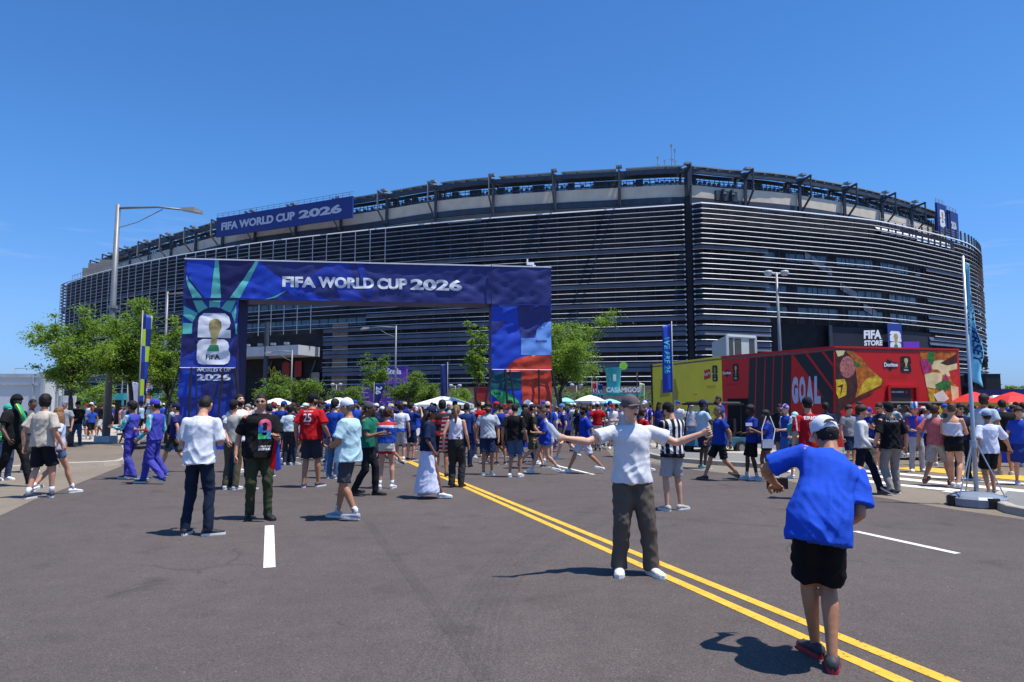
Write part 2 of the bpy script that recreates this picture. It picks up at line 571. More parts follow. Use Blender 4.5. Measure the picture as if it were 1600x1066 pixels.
# right pavement
kR = cat_rom([Vector((4.2, 28, 0)), gp(985, 702, 0), gp(1000, 710), gp(1030, 719), gp(1085, 725), gp(1140, 729), gp(1200, 733), gp(1225, 735)], 6)
kerb_run(kR, 0.16, 0.13, 'kerb', M_CONC, 1.8, 1)
island([p + Vector((0.02, 0.12, 0)) for p in kR] + [gp(1235, 730), Vector((8.0, 21.5, 0)), Vector((12.0, 22.0, 0)), Vector((15, 29, 0)), Vector((5, 40, 0))], 0.118, M_WALK2, 'right_pavement')
sheet('pale_walk', [gp(1010, 692.5, .122), gp(1060, 694, .122), gp(1190, 701, .122), gp(1250, 707, .122), gp(1250, 716, .122), gp(1190, 710, .122), gp(1060, 705, .122), gp(1030, 702, .122)], 0.1225, M_CONC)
kR2 = cat_rom([gp(1700, 828), gp(1650, 818), gp(1600, 809), gp(1575, 804), gp(1556, 797), gp(1549, 786), gp(1560, 777)], 6)
kerb_run(kR2, 0.16, 0.13, 'kerb', M_CONC, 1.5, -1)
island([p + Vector((0.10, 0.05, 0)) for p in kR2] + [gp(1700, 790)], 0.118, M_WALK2, 'right_island')

# ------------------------------------------------------------------ text and emblem prints
def text_mesh(s, bold=0.02, space=1.0):
    cu = bpy.data.curves.new('t', 'FONT')
    cu.body = s
    cu.offset = bold
    cu.space_character = space
    cu.resolution_u = 4
    ob = bpy.data.objects.new('t', cu)
    me = bpy.data.meshes.new_from_object(ob)
    v = [(a.co.x, a.co.y) for a in me.vertices]
    f = [list(p.vertices) for p in me.polygons]
    bpy.data.objects.remove(ob); bpy.data.meshes.remove(me); bpy.data.curves.remove(cu)
    x0, x1 = min(a[0] for a in v), max(a[0] for a in v)
    y0, y1 = min(a[1] for a in v), max(a[1] for a in v)
    return [((a[0] - x0) / (x1 - x0), (a[1] - y0) / (y1 - y0)) for a in v], f


def print_text(s, quad, mapf, name, m, parent, bold=0.02, cut=None, lift=0.012, space=1.0, heavy=0.0):
    """quad: 4 corners (bottom-left, bottom-right, top-right, top-left) in the 2D panel space of mapf"""
    v, f = text_mesh(s, bold, space)
    q = [Vector((a[0], a[1])) for a in quad]
    v2 = []
    for (a, b) in v:
        lo = q[0].lerp(q[1], a); hi = q[3].lerp(q[2], a)
        v2.append(lo.lerp(hi, b))
    if heavy:
        hs = (q[3] - q[0]).length * heavy
        objs = [print_faces([p + Vector((dx * hs, dy * hs)) for p in v2], f, mapf, name, m, parent, cut, lift + .0015 * i) for i, (dx, dy) in enumerate(((-1, 0), (1, 0), (0, .6), (0, -.6)))]
        bm = bmesh.new()
        for o in objs:
            bm.from_mesh(o.data)
        bm.to_mesh(objs[0].data); bm.free()
        for o in objs[1:]:
            bpy.data.objects.remove(o)
        return objs[0]
    return print_faces(v2, f, mapf, name, m, parent, cut, lift)


def print_poly(pts, mapf, name, m, parent, cut=None, lift=0.008):
    bm = bmesh.new()
    vs_ = [bm.verts.new((p[0], p[1], 0)) for p in pts]
    f = bm.faces.new(vs_)
    bmesh.ops.triangulate(bm, faces=[f])
    v = [Vector((a.co.x, a.co.y)) for a in bm.verts]
    bm.verts.index_update()
    fs_ = [[a.index for a in f.verts] for f in bm.faces]
    bm.free()
    return print_faces(v, fs_, mapf, name, m, parent, cut, lift)


def print_faces(v, f, mapf, name, m, parent, cut, lift):
    bm = bmesh.new()
    vs_ = [bm.verts.new((p[0], p[1], 0)) for p in v]
    for q in f:
        try:
            bm.faces.new([vs_[k] for k in q])
        except ValueError:
            pass
    if cut:
        xs = [p[0] for p in v]; ys = [p[1] for p in v]
        for ax, (lo, hi) in ((0, (min(xs), max(xs))), (1, (min(ys), max(ys)))):
            k = math.ceil(lo / cut)
            while k * cut < hi:
                co = (k * cut, 0, 0) if ax == 0 else (0, k * cut, 0)
                no = (1, 0, 0) if ax == 0 else (0, 1, 0)
                bmesh.ops.bisect_plane(bm, geom=bm.verts[:] + bm.edges[:] + bm.faces[:], plane_co=co, plane_no=no, dist=1e-5)
                k += 1
    bmesh.ops.recalc_face_normals(bm, faces=bm.faces)
    for f_ in bm.faces:
        if f_.normal.z < 0:
            f_.normal_flip()
    bm.verts.index_update()
    V = [mapf(a.co.x, a.co.y, lift) for a in bm.verts]
    F = [[a.index for a in q.verts] for q in bm.faces]
    bm.free()
    return mesh(name, V, F, m, parent, smooth=bool(cut))


def plane_map(o, ux, uz=Vector((0, 0, 1))):
    """2D (u, w) -> point on the plane through o; lift goes along the normal that faces the camera"""
    ux = Vector(ux).normalized()
    n = ux.cross(uz).normalized()
    o = Vector(o)
    return lambda u, w, l=0.0: o + ux * u + uz * w + n * l


def px_on_plane(px, py, o, ux):
    """sight line meets the vertical plane: returns (u, w)"""
    x, y, z = ray(px, py)
    ux = Vector(ux).normalized()
    n = ux.cross(Vector((0, 0, 1)))
    c = Vector((0, 0, EYE)); d = Vector((x, y, z))
    t = (Vector(o) - c).dot(n) / d.dot(n)
    p = c + d * t - Vector(o)
    return p.dot(ux), p.z


def circle(cx, cy, rx, ry=None, n=24, a0=0, a1=360):
    ry = ry or rx
    return [(cx + rx * math.cos(R(a0 + (a1 - a0) * k / (n if a1 - a0 == 360 else n - 1))), cy + ry * math.sin(R(a0 + (a1 - a0) * k / (n if a1 - a0 == 360 else n - 1)))) for k in range(n)]


def rrect(x0, y0, x1, y1, r, n=5):
    out = []
    for cx, cy, a in ((x1 - r, y1 - r, 0), (x0 + r, y1 - r, 90), (x0 + r, y0 + r, 180), (x1 - r, y0 + r, 270)):
        out += [(cx + r * math.cos(R(a + 90 * k / n)), cy + r * math.sin(R(a + 90 * k / n))) for k in range(n + 1)]
    return out


INK = lambda k, c, r_=0.55, v=0.05: mat(k, c, r_, var=v, scale=4)
M_LETTER = INK('white_print', (0.78, 0.78, 0.82))
M_BLACKP = INK('black_print', (0.012, 0.012, 0.014))
M_GOLD = mat('gold_print', (0.42, 0.32, 0.13), 0.5, var=0.5, scale=2.5)
M_GOLDG = INK('trophy_green_print', (0.03, 0.22, 0.10))


def emblem(x0, y0, w, h, mapf, parent, col, black=M_BLACKP, cut=None, lift=0.008, word=True):
    """tournament emblem: the figures 2 over 6 with the trophy in front; (x0,y0) lower left in panel space"""
    X = lambda a: x0 + a * w
    Y = lambda b: y0 + b * h
    P = lambda pts: [(X(a), Y(b)) for a, b in pts]
    two = [(0.0, .52), (1.0, .51), (1.0, .665), (.84, .668), (.96, .72), (.99, .80), (.93, .92), (.80, .99), (.14, .99), (.02, .91), (.0, .84), (.16, .835), (.0, .76)]
    six = rrect(0, 0, 1, .487, .17) 
    six = [(a, b) for a, b in six]
    print_poly(P(two), mapf, 'emblem_figure', col, parent, cut, lift)
    print_poly([(X(a * 1.0), Y(b)) for a, b in [(.17, 0), (.83, 0), (.95, .03), (1, .10), (1, .22), (.95, .29), (.8, .33), (.97, .35), (.93, .43), (.80, .487), (.17, .487), (.05, .45), (0, .38), (0, .10), (.05, .03)]], mapf, 'emblem_figure', col, parent, cut, lift)
    # trophy
    g = [(.42, .37), (.58, .37), (.60, .50), (.66, .62), (.72, .72), (.70, .82), (.60, .875), (.48, .88), (.36, .84), (.33, .74), (.37, .64), (.44, .52)]
    print_poly(P(g), mapf, 'trophy', M_GOLD, parent, cut, lift + .006)
    print_poly(P([(.30, .255), (.68, .255), (.64, .375), (.38, .375)]), mapf, 'trophy_base', M_GOLDG, parent, cut, lift + .007)
    if word:
        print_text('FIFA', [(X(.28), Y(.10)), (X(.70), Y(.10)), (X(.70), Y(.19)), (X(.28), Y(.19))], mapf, 'lettering', black, parent, 0.03, cut, lift + .006)


# ------------------------------------------------------------------ stadium
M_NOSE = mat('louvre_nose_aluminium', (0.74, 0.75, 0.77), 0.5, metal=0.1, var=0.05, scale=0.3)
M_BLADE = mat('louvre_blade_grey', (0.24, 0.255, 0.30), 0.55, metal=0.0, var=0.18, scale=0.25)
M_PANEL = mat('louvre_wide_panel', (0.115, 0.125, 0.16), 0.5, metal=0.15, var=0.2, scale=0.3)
M_GLASSW = mat('dark_facade_glass', (0.034, 0.037, 0.050), 0.6, var=0.5, scale=0.35, spec=0.12)
M_STEEL = mat('blue_grey_steel', (0.055, 0.07, 0.095), 0.55, metal=0.2, var=0.2, scale=0.6)
M_STEEL2 = mat('pale_grey_steel', (0.30, 0.32, 0.34), 0.5, metal=0.2, var=0.15, scale=0.8)
M_CREAM = mat('cream_precast', (0.70, 0.595, 0.46), 0.85, var=0.10, scale=0.5, bump=0.2, bscale=3)
M_SOLAR = mat('canopy_panel', (0.30, 0.34, 0.32), 0.35, var=0.2, scale=0.4, spec=0.6)
M_BLUEGL = mat('blue_window_glass', (0.03, 0.07, 0.12), 0.15, var=0.5, scale=0.9, spec=0.8)
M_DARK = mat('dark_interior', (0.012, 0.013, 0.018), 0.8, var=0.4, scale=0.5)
M_BEIGE = mat('beige_masonry', (0.36, 0.30, 0.235), 0.9, var=0.1, scale=0.6)

stad = tag(empty('stadium', (0, 150, 0)), 'vast oval stadium wrapped in dark horizontal metal louvres with a cream rim', 'stadium')


def SM(name, g, m, smooth=False, stuff=False):
    """link a part of the stadium (coordinates are world, parent sits at 0,150,0)"""
    o = g.build(name, m, None, smooth)
    o.parent = stad
    o.matrix_parent_inverse = Matrix.Translation((0, -150, 0))
    if stuff:
        o['kind'] = 'stuff'
    return o


top_px = [(105, 443), (158, 427.5), (224, 412), (292.5, 398.6), (400, 382), (515, 368), (700, 349), (850, 337), (1072, 322), (1102, 320), (1228, 332), (1340, 344), (1384, 351), (1450, 366), (1497, 378.5)]


def atz(px, py, z):
    x, y, zz = ray(px, py)
    t = (z - EYE) / zz
    return Vector((x * t, y * t, 0))


plan = [Vector((-150, 268, 0)), Vector((-157, 254, 0)), Vector((-157, 243, 0))] + [atz(a, b, 43) for a, b in top_px] + \
       [Vector((121.5, 181.5, 0)), Vector((129, 190, 0)), Vector((134.5, 198.5, 0)), Vector((138, 208, 0)), Vector((138.5, 219, 0)), Vector((135, 232, 0))]
curve = cat_rom(plan, 10)
# resample evenly
acc = [0]
for k in range(1, len(curve)):
    acc.append(acc[-1] + (curve[k] - curve[k - 1]).length)
NS = 260
LEN = acc[-1]


def cpt(s):
    s = min(max(s, 0), LEN - 1e-3)
    lo = 0
    hi = len(acc) - 1
    while hi - lo > 1:
        mid = (lo + hi) // 2
        if acc[mid] <= s:
            lo = mid
        else:
            hi = mid
    return curve[lo].lerp(curve[hi], (s - acc[lo]) / (acc[hi] - acc[lo]))


def cnrm(s):
    t = (cpt(s + 1.0) - cpt(s - 1.0)).normalized()
    return Vector((t.y, -t.x, 0))          # outward, towards the camera


def pxs(p):
    return 800 + FOC * p.x / p.y * 1.0


SS = [LEN * k / NS for k in range(NS + 1)]
PX = [pxs(cpt(s)) for s in SS]


def s_of_px(px):
    # first crossing on the camera side
    best = None
    for k in range(NS):
        if PX[k] <= px < PX[k + 1]:
            return SS[k] + (SS[k + 1] - SS[k]) * (px - PX[k]) / (PX[k + 1] - PX[k])
    return LEN if px > 800 else 0


Z0, PITCHZ = 43.0, 1.045
CLOSED = {9, 16, 20, 23, 25, 26, 28, 29, 32, 33}
NROW = 37
sJ0, sJ1 = s_of_px(1074.5), s_of_px(1088)
sA0, sA1, sA2 = s_of_px(300), s_of_px(506), s_of_px(545)
sB0, sB1 = s_of_px(1204), s_of_px(1452)


def sweep(name, s0, s1, z, prof, mats, step=None):
    """prof: list of (out, dz); sweeps the profile along the facade between s0 and s1"""
    n = max(1, int((s1 - s0) / 2.4))
    g = G()
    m_ = len(prof)
    vs_, fs_, ix = [], [], []
    for k in range(n + 1):
        s = s0 + (s1 - s0) * k / n
        p, nn = cpt(s), cnrm(s)
        for (o, dz) in prof:
            vs_.append(p + nn * o + Vector((0, 0, z + dz)))
    for k in range(n):
        for j in range(m_):
            fs_.append((k * m_ + j, (k + 1) * m_ + j, (k + 1) * m_ + (j + 1) % m_, k * m_ + (j + 1) % m_))
            ix.append(0 if j == 0 else 1)
    fs_ += [list(range(m_))[::-1], list(range(n * m_, (n + 1) * m_))]
    ix += [1, 1]
    o = mesh(name, vs_, fs_, mats, None, ix)
    o.parent = stad
    o.matrix_parent_inverse = Matrix.Translation((0, -150, 0))
    return o


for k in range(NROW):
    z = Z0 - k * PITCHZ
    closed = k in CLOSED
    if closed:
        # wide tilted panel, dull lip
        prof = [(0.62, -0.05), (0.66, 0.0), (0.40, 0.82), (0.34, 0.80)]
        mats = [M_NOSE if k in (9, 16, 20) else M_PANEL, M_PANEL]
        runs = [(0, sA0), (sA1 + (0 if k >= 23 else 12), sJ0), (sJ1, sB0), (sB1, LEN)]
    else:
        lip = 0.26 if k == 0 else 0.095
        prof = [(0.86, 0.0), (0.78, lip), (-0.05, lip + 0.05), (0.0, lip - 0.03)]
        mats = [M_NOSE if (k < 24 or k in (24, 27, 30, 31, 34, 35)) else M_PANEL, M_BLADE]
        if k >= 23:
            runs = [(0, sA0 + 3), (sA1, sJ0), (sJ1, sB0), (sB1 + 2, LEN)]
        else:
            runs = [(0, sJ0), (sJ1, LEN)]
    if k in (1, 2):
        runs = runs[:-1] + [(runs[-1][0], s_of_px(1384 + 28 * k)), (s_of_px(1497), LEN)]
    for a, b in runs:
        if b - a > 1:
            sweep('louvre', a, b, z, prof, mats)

# mullions
M_MULL = mat('mullion_pale', (0.55, 0.56, 0.58), 0.5, metal=0.2, var=0.1)
g = None
nm = 96
for k in range(nm + 1):
    s = LEN * (k + .5) / (nm + 1)
    p, nn = cpt(s), cnrm(s)
    if p.y > 245:
        continue
    left = pxs(p) < 620
    t = Vector((-nn.y, nn.x, 0))
    g = G()
    zb = 27 if left else 6
    out = 0.92 if left else 0.28
    if sB0 < s < sB1 or sA0 < s < sA1:
        zb = 19
    if sJ0 - 1 < s < sJ1 + 1:
        continue
    wd = 0.10 if pxs(p) < 420 else (0.07 if left else 0.06)
    a, b = p + nn * out, p + nn * (out - .14)
    a1, a2, b1, b2 = a - t * wd, a + t * wd, b + t * wd, b - t * wd
    g.hexa([q + Vector((0, 0, zb)) for q in (a1, a2, b1 * 1, b2 * 1)], [q + Vector((0, 0, 43.05)) for q in (a1, a2, b1, b2)])
    SM('mullion', g, M_MULL if left else M_STEEL)

# column in the expansion joint
sJ = (sJ0 + sJ1) / 2
p, nn = cpt(sJ), cnrm(sJ)
g = G()
g.box((p.x, p.y, 22.5), (1.3, 1.0, 45), math.atan2(nn.y, nn.x))
SM('joint_column', g, M_DARK)
g = G()
for zc in [Z0 - k * PITCHZ for k in range(0, NROW)]:
    for s in (sJ0 - .1, sJ1 + .1):
        q = cpt(s) + cnrm(s) * 0.45
        g.box((q.x, q.y, zc + .1), (.28, .28, .35))
SM('louvre_bracket', g, M_NOSE, stuff=True)

# glazed wall behind the louvres
g = G()
nn_ = 130
prev = None
for k in range(nn_ + 1):
    s = LEN * k / nn_
    p = cpt(s) - cnrm(s) * 0.9
    cur = (p + Vector((0, 0, 0)), p + Vector((0, 0, 43.4)))
    if prev:
        g.add([prev[0], cur[0], cur[1], prev[1]], [(0, 1, 2, 3)])
    prev = cur
SM('glazed_wall', g, M_GLASSW)
# roof deck behind the parapet so nothing is open to the sky from the side
pin = [cpt(LEN * k / 60) - cnrm(LEN * k / 60) * 1.0 for k in range(61)]
g = G()
back = [Vector((p.x * 0.86, p.y + 26, 0)) for p in pin]
for k in range(60):
    g.add([pin[k] + Vector((0, 0, 43.1)), pin[k + 1] + Vector((0, 0, 43.1)), back[k + 1] + Vector((0, 0, 43.1)), back[k] + Vector((0, 0, 43.1))], [(0, 1, 2, 3)])
SM('upper_deck', g, M_STEEL)

# floor bands (slab edges) and blue windows visible inside the two large openings
for (s0, s1) in ((sA0, sA2 + 4), (sB0, sB1)):
    for zf in (33.3, 26.2, 21.6):
        n = int((s1 - s0) / 2.6)
        for k in range(n):
            a, b = s0 + (s1 - s0) * k / n + .12, s0 + (s1 - s0) * (k + 1) / n - .12
            pa, pb = cpt(a) - cnrm(a) * .8, cpt(b) - cnrm(b) * .8
            g = G()
            g.add([pa + Vector((0, 0, zf - .9)), pb + Vector((0, 0, zf - .9)), pb + Vector((0, 0, zf + .9)), pa + Vector((0, 0, zf + .9))], [(0, 1, 2, 3)])
            if (k * 7 + int(zf)) % 5 or s0 == sA0:
                SM('window_pane', g, M_BLUEGL)
# entrance A: recess with dark interior, canopy slab, steel column, floodlights
def fac(s, out, z):
    q = cpt(s) + cnrm(s) * out
    return Vector((q.x, q.y, z))


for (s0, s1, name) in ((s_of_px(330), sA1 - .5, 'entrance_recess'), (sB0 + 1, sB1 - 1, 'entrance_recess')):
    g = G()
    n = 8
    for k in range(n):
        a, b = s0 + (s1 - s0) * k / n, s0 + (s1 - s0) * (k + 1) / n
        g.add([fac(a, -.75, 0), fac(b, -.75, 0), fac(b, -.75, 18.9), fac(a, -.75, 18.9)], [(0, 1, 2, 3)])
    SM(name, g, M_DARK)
g = G()
s0, s1 = s_of_px(318), s_of_px(497)
pA, pB = fac(s0, 7.5, 0), fac(s1, 7.5, 0)
qA, qB = fac(s0, -.5, 0), fac(s1, -.5, 0)
g.hexa([q + Vector((0, 0, 13.3)) for q in (pA, pB, qB, qA)], [q + Vector((0, 0, 15.6)) for q in (pA, pB, qB, qA)])
SM('entrance_canopy', g, mat('canopy_white', (0.50, 0.51, 0.53), 0.6, var=0.08, scale=.5))
for k in range(9):
    q = pA.lerp(pB, (k + .7) / 9.6)
    g = G(); g.box((q.x, q.y + .4, 16.1), (1.1, .7, .55)); g.tube([(q.x, q.y + .4, 15.6), (q.x, q.y + .4, 15.95)], .12, 6)
    SM('floodlight', g, M_STEEL2)
for pxx in (445,):
    q = fac(s_of_px(pxx), 6.5, 0)
    g = G(); g.tube([(q.x, q.y, 0), (q.x, q.y, 21.5)], .55, 12)
    SM('entrance_column', g, M_STEEL)
q = fac(s_of_px(478), 4.0, 0)
# yellow arches sign, red and pale prints inside the entrance
fm = plane_map(fac(s_of_px(415), -.2, 0), fac(s_of_px(435), -.2, 0) - fac(s_of_px(415), -.2, 0))
M_YSIGN = INK('yellow_sign', (0.42, 0.33, 0.02)); M_RSIGN = INK('dull_red_sign', (0.28, 0.02, 0.02))
for cx in (0.0, 1.6):
    ring_o = [(cx + 1.0 + 1.0 * math.cos(R(a)), 5.2 + 6.2 * math.sin(R(a))) for a in range(180, -1, -12)]
    ring_i = [(cx + 1.0 + 0.62 * math.cos(R(a)), 5.2 + 5.6 * math.sin(R(a))) for a in range(0, 181, 12)]
    o = print_poly(ring_o + ring_i, fm, 'arch_logo', M_YSIGN, None, None, .05)
    o.parent = stad; o.matrix_parent_inverse = Matrix.Translation((0, -150, 0))
for (x0, x1, y0, y1, m_) in ((5.2, 7.6, 8.3, 12.2, M_RSIGN), (9.2, 11.4, 8.5, 12.4, M_RSIGN), (14.5, 17.0, 3.0, 9.5, INK('grey_poster', (.22, .2, .19)))):
    o = print_poly(rrect(x0, y0, x1, y1, .5), fm, 'poster', m_, None, None, .05)
    o.parent = stad; o.matrix_parent_inverse = Matrix.Translation((0, -150, 0))
# slanting steel braces seen in the dark of the entrance
for k in range(5):
    s = s_of_px(400 + 22 * k)
    g = G(); g.bar(fac(s, -.3, 0), fac(s + 5, -.3, 12.5), .35)
    SM('brace', g, M_STEEL)
# beige core strip and low beige base wall
for (a, b, z0, z1, o_) in ((s_of_px(516), s_of_px(540), 0, 21.2, -.55), (s_of_px(560), s_of_px(1075), 0, 5.6, -.35), (sJ1, sB0, 0, 5.6, -.35)):
    g = G()
    n = 10
    for k in range(n):
        s0, s1 = a + (b - a) * k / n, a + (b - a) * (k + 1) / n - .05
        g = G()
        g.hexa([fac(s0, o_, z0), fac(s1, o_, z0), fac(s1, o_ - .3, z0), fac(s0, o_ - .3, z0)], [fac(s0, o_, z1), fac(s1, o_, z1), fac(s1, o_ - .3, z1), fac(s0, o_ - .3, z1)])
        SM('wall_panel', g, M_BEIGE)

# store front on the right: dark wall, lettering, emblem banner, purple panel
sS0, sS1 = s_of_px(1297), s_of_px(1456)
g = G()
n = 6
for k in range(n):
    a, b = sS0 + (sS1 - sS0) * k / n, sS0 + (sS1 - sS0) * (k + 1) / n
    g.add([fac(a, .25, 0), fac(b, .25, 0), fac(b, .25, 18.6), fac(a, .25, 18.6)], [(0, 1, 2, 3)])
SM('store_wall', g, mat('store_navy_wall', (0.018, 0.022, 0.038), 0.7, var=0.2))
g = G(); g.bar(fac(sS0, .5, 0), fac(sS0, .5, 18.8), .7); SM('store_column', g, M_STEEL)
store = tag(empty('store_sign', fac(s_of_px(1378), .6, 9)), 'white store name lettering beside a blue emblem banner on dark stadium wall', 'sign')
oS = fac(s_of_px(1350), 1.5, 0); uS = fac(s_of_px(1410), 1.5, 0) - oS
fm = plane_map(oS, uS)
def sq(x0, y0, x1, y1, x2=None, y2=None, x3=None, y3=None):
    """screen corners bl, br, tr, tl -> panel space quad"""
    pts = ((x0, y0), (x1, y1), (x2, y2), (x3, y3)) if x2 is not None else ((x0, y1), (x1, y1), (x1, y0), (x0, y0))
    return [px_on_plane(a, b, oS, uS) for a, b in pts]


def own(objs, par):
    for o in objs:
        o.parent = par
        o.matrix_parent_inverse = Matrix.Translation(-par.location)


own([print_text('FIFA', sq(1349.5, 529.5, 1377, 530, 1377, 515.5, 1349.5, 516.5), fm, 'lettering', M_LETTER, None, .045, None, .05),
     print_text('STORE', sq(1350, 540.5, 1378.5, 540, 1378.5, 531.5, 1350, 532), fm, 'lettering', M_LETTER, None, .045, None, .05)], store)
bq = sq(1388, 555, 1410, 555, 1408, 506, 1386, 505)
own([print_poly(bq, fm, 'banner', INK('blue_banner', (.02, .05, .28)), None, None, .06)], store)
e0 = px_on_plane(1391, 551, oS, uS); e1 = px_on_plane(1407, 518, oS, uS)
before = set(bpy.data.objects)
emblem(e0[0], e0[1], e1[0] - e0[0], e1[1] - e0[1], fm, None, M_LETTER, lift=.10)
own([o for o in bpy.data.objects if o not in before], store)
pq = sq(1411, 552, 1436, 552, 1436, 534, 1411, 534)
own([print_poly(pq, fm, 'panel', INK('purple_panel', (.16, .03, .45)), None, None, .06)], store)

# ---- upper ring: parapet, beams, trusses, canopy
ring_px = [(160, 424), (200, 408), (300, 380), (400, 356), (560, 334), (700, 312), (850, 300), (960, 294), (1065, 289), (1130, 294), (1227, 302), (1340, 321), (1400, 336), (1450, 352)]
rp_ = [atz(a, b, 48.6) for a, b in ring_px + [(1478, 362)]]
rcurve = cat_rom(rp_, 10)
racc = [0]
for k in range(1, len(rcurve)):
    racc.append(racc[-1] + (rcurve[k] - rcurve[k - 1]).length)
RL = racc[-1]


def rpt(s):
    if s > RL:
        d_ = (rcurve[-1] - rcurve[-2]).normalized()
        return rcurve[-1] + d_ * (s - RL)
    s = max(s, 0)
    for k in range(1, len(racc)):
        if s <= racc[k]:
            return rcurve[k - 1].lerp(rcurve[k], (s - racc[k - 1]) / (racc[k] - racc[k - 1]))
    return rcurve[-1]


def rn(s):
    t = (rpt(s + .6) - rpt(s - .6)).normalized()
    return Vector((t.y, -t.x, 0))


def rp3(s, out, z):
    q = rpt(s) + rn(s) * out
    return Vector((q.x, q.y, z))


def rpx(px):
    for k in range(460):
        s = RL * k / 400
        if pxs(rpt(s)) >= px:
            return s
    return RL


BAY = 14.0
nb = int(RL / BAY)
M_WALLIN = mat('upper_wall_grey', (0.30, 0.27, 0.235), 0.85, var=0.12, scale=.4)
for k in range(nb + 1):
    s0, s1 = k * BAY + .02, min((k + 1) * BAY - .02, RL)
    if s1 - s0 < 1:
        continue
    for (nm_, m_, prof) in (('parapet_panel', M_CREAM, [(0.0, 45.9), (0.0, 48.6), (-.35, 48.6), (-.35, 45.9)]),
                            ('rim_beam', M_STEEL, [(.35, 44.5), (.35, 45.85), (-.3, 45.85), (-.3, 44.5)]),
                            ('soffit_wall', M_WALLIN, [(-.7, 43.1), (-.7, 44.6), (-1.0, 44.6), (-1.0, 43.1)]),
                            ('canopy_beam', M_STEEL, [(.8, 51.0), (.8, 52.0), (.3, 52.0), (.3, 51.0)]),
                            ('canopy_beam', M_STEEL, [(-3.4, 51.5), (-3.4, 52.3), (-3.8, 52.3), (-3.8, 51.5)])):
        n = 4
        vs_, fs_ = [], []
        for j in range(n + 1):
            s = s0 + (s1 - s0) * j / n
            for (o, z) in prof:
                vs_.append(rp3(s, o, z))
        for j in range(n):
            for i in range(4):
                fs_.append((j * 4 + i, (j + 1) * 4 + i, (j + 1) * 4 + (i + 1) % 4, j * 4 + (i + 1) % 4))
        fs_ += [(3, 2, 1, 0), (n * 4, n * 4 + 1, n * 4 + 2, n * 4 + 3)]
        g = G(); g.add(vs_, fs_); SM(nm_, g, m_)
    # canopy panel, stepped at the bay ends, on small stubs
    a, b = s0 + 1.4, s1 - .6
    if b - a > 3:
        g = G()
        n = 4
        vs_, fs_ = [], []
        for j in range(n + 1):
            s = a + (b - a) * j / n
            for (o, z) in ((.95, 52.35), (.95, 52.6), (-5.2, 53.6), (-5.2, 53.35)):
                vs_.append(rp3(s, o, z))
        for j in range(n):
            for i in range(4):
                fs_.append((j * 4 + i, (j + 1) * 4 + i, (j + 1) * 4 + (i + 1) % 4, j * 4 + (i + 1) % 4))
        fs_ += [(3, 2, 1, 0), (n * 4, n * 4 + 1, n * 4 + 2, n * 4 + 3)]
        g.add(vs_, fs_); SM('canopy_panel', g, M_SOLAR)
        g = G()
        for j in range(5):
            s = a + .4 + (b - a - .8) * j / 4
            g.bar(rp3(s, .85, 52.2), rp3(s, -5, 53.2), .22, .3)
            g.bar(rp3(s, .8, 51.9), rp3(s, .8, 52.5), .18)
        SM('purlin', g, M_STEEL2, stuff=True)
    # truss
    s = k * BAY
    tr = G()
    tr.bar(rp3(s, 0.55, 43.2), rp3(s, 0.55, 52.2), .62, .5)
    tr.bar(rp3(s, 0.4, 51.2), rp3(s, 4.1, 51.9), .35, .40)
    tr.bar(rp3(s, 3.9, 51.9), rp3(s, 3.9, 47.4), .28, .28)
    tr.bar(rp3(s, 4.0, 47.5), rp3(s, 0.5, 44.0), .32, .34)
    tr.bar(rp3(s, 0.6, 51.4), rp3(s, -4.3, 52.4), .4, .5)
    tr.bar(rp3(s, 2.0, 51.4), rp3(s, 0.6, 50.2), .25)
    tr.bar(rp3(s, -3.6, 48.0), rp3(s, -3.6, 52.0), .45)
    SM('roof_truss', tr, M_STEEL if k % 3 else M_STEEL)
    if pxs(rpt(s)) < 780:
        tr = G(); tr.bar(rp3(s, 4.12, 51.9), rp3(s, 4.12, 47.4), .12, .36)
        SM('truss_flange', tr, M_STEEL2)
    tr = G(); q = rp3(s, 1.6, 52.7); tr.box(q, (1.3, 1.3, .45), math.atan2(rn(s).y, rn(s).x)); SM('floodlight', tr, M_STEEL2)

# rails, posts and folded seats seen against the sky through the rim
g = G()
s = 1.0
while s < RL - 1:
    for (o, rot) in ((-.6, 0), (-3.0, .4)):
        q = s + rot + rnd.uniform(-.2, .2)
        g.bar(rp3(q, o, 48.4), rp3(q, o, 50.9 if rnd.random() < .5 else 50.3), .13)
    if rnd.random() < .72:
        q = s + .6
        for dz in (0, ):
            c = rp3(q, -1.6, 49.75 + rnd.uniform(-.1, .15))
            g.box(c, (.7, .5, .5), 0)
    if rnd.random() < .22:
        c = rp3(s + .3, -2.4, 49.7)
        g.box(c, (1.6, .5, 2.4), math.atan2(rn(s).y, rn(s).x) + 1.57)
    s += 1.15
for (o, z) in ((-.6, 49.3), (-3.0, 49.9), (-.6, 48.9), (-3.0, 50.8)):
    n = 120
    for k in range(n):
        g.bar(rp3(RL * k / n, o, z), rp3(RL * (k + 1) / n, o, z), .14)
SM('rim_railing', g, M_STEEL, stuff=True)
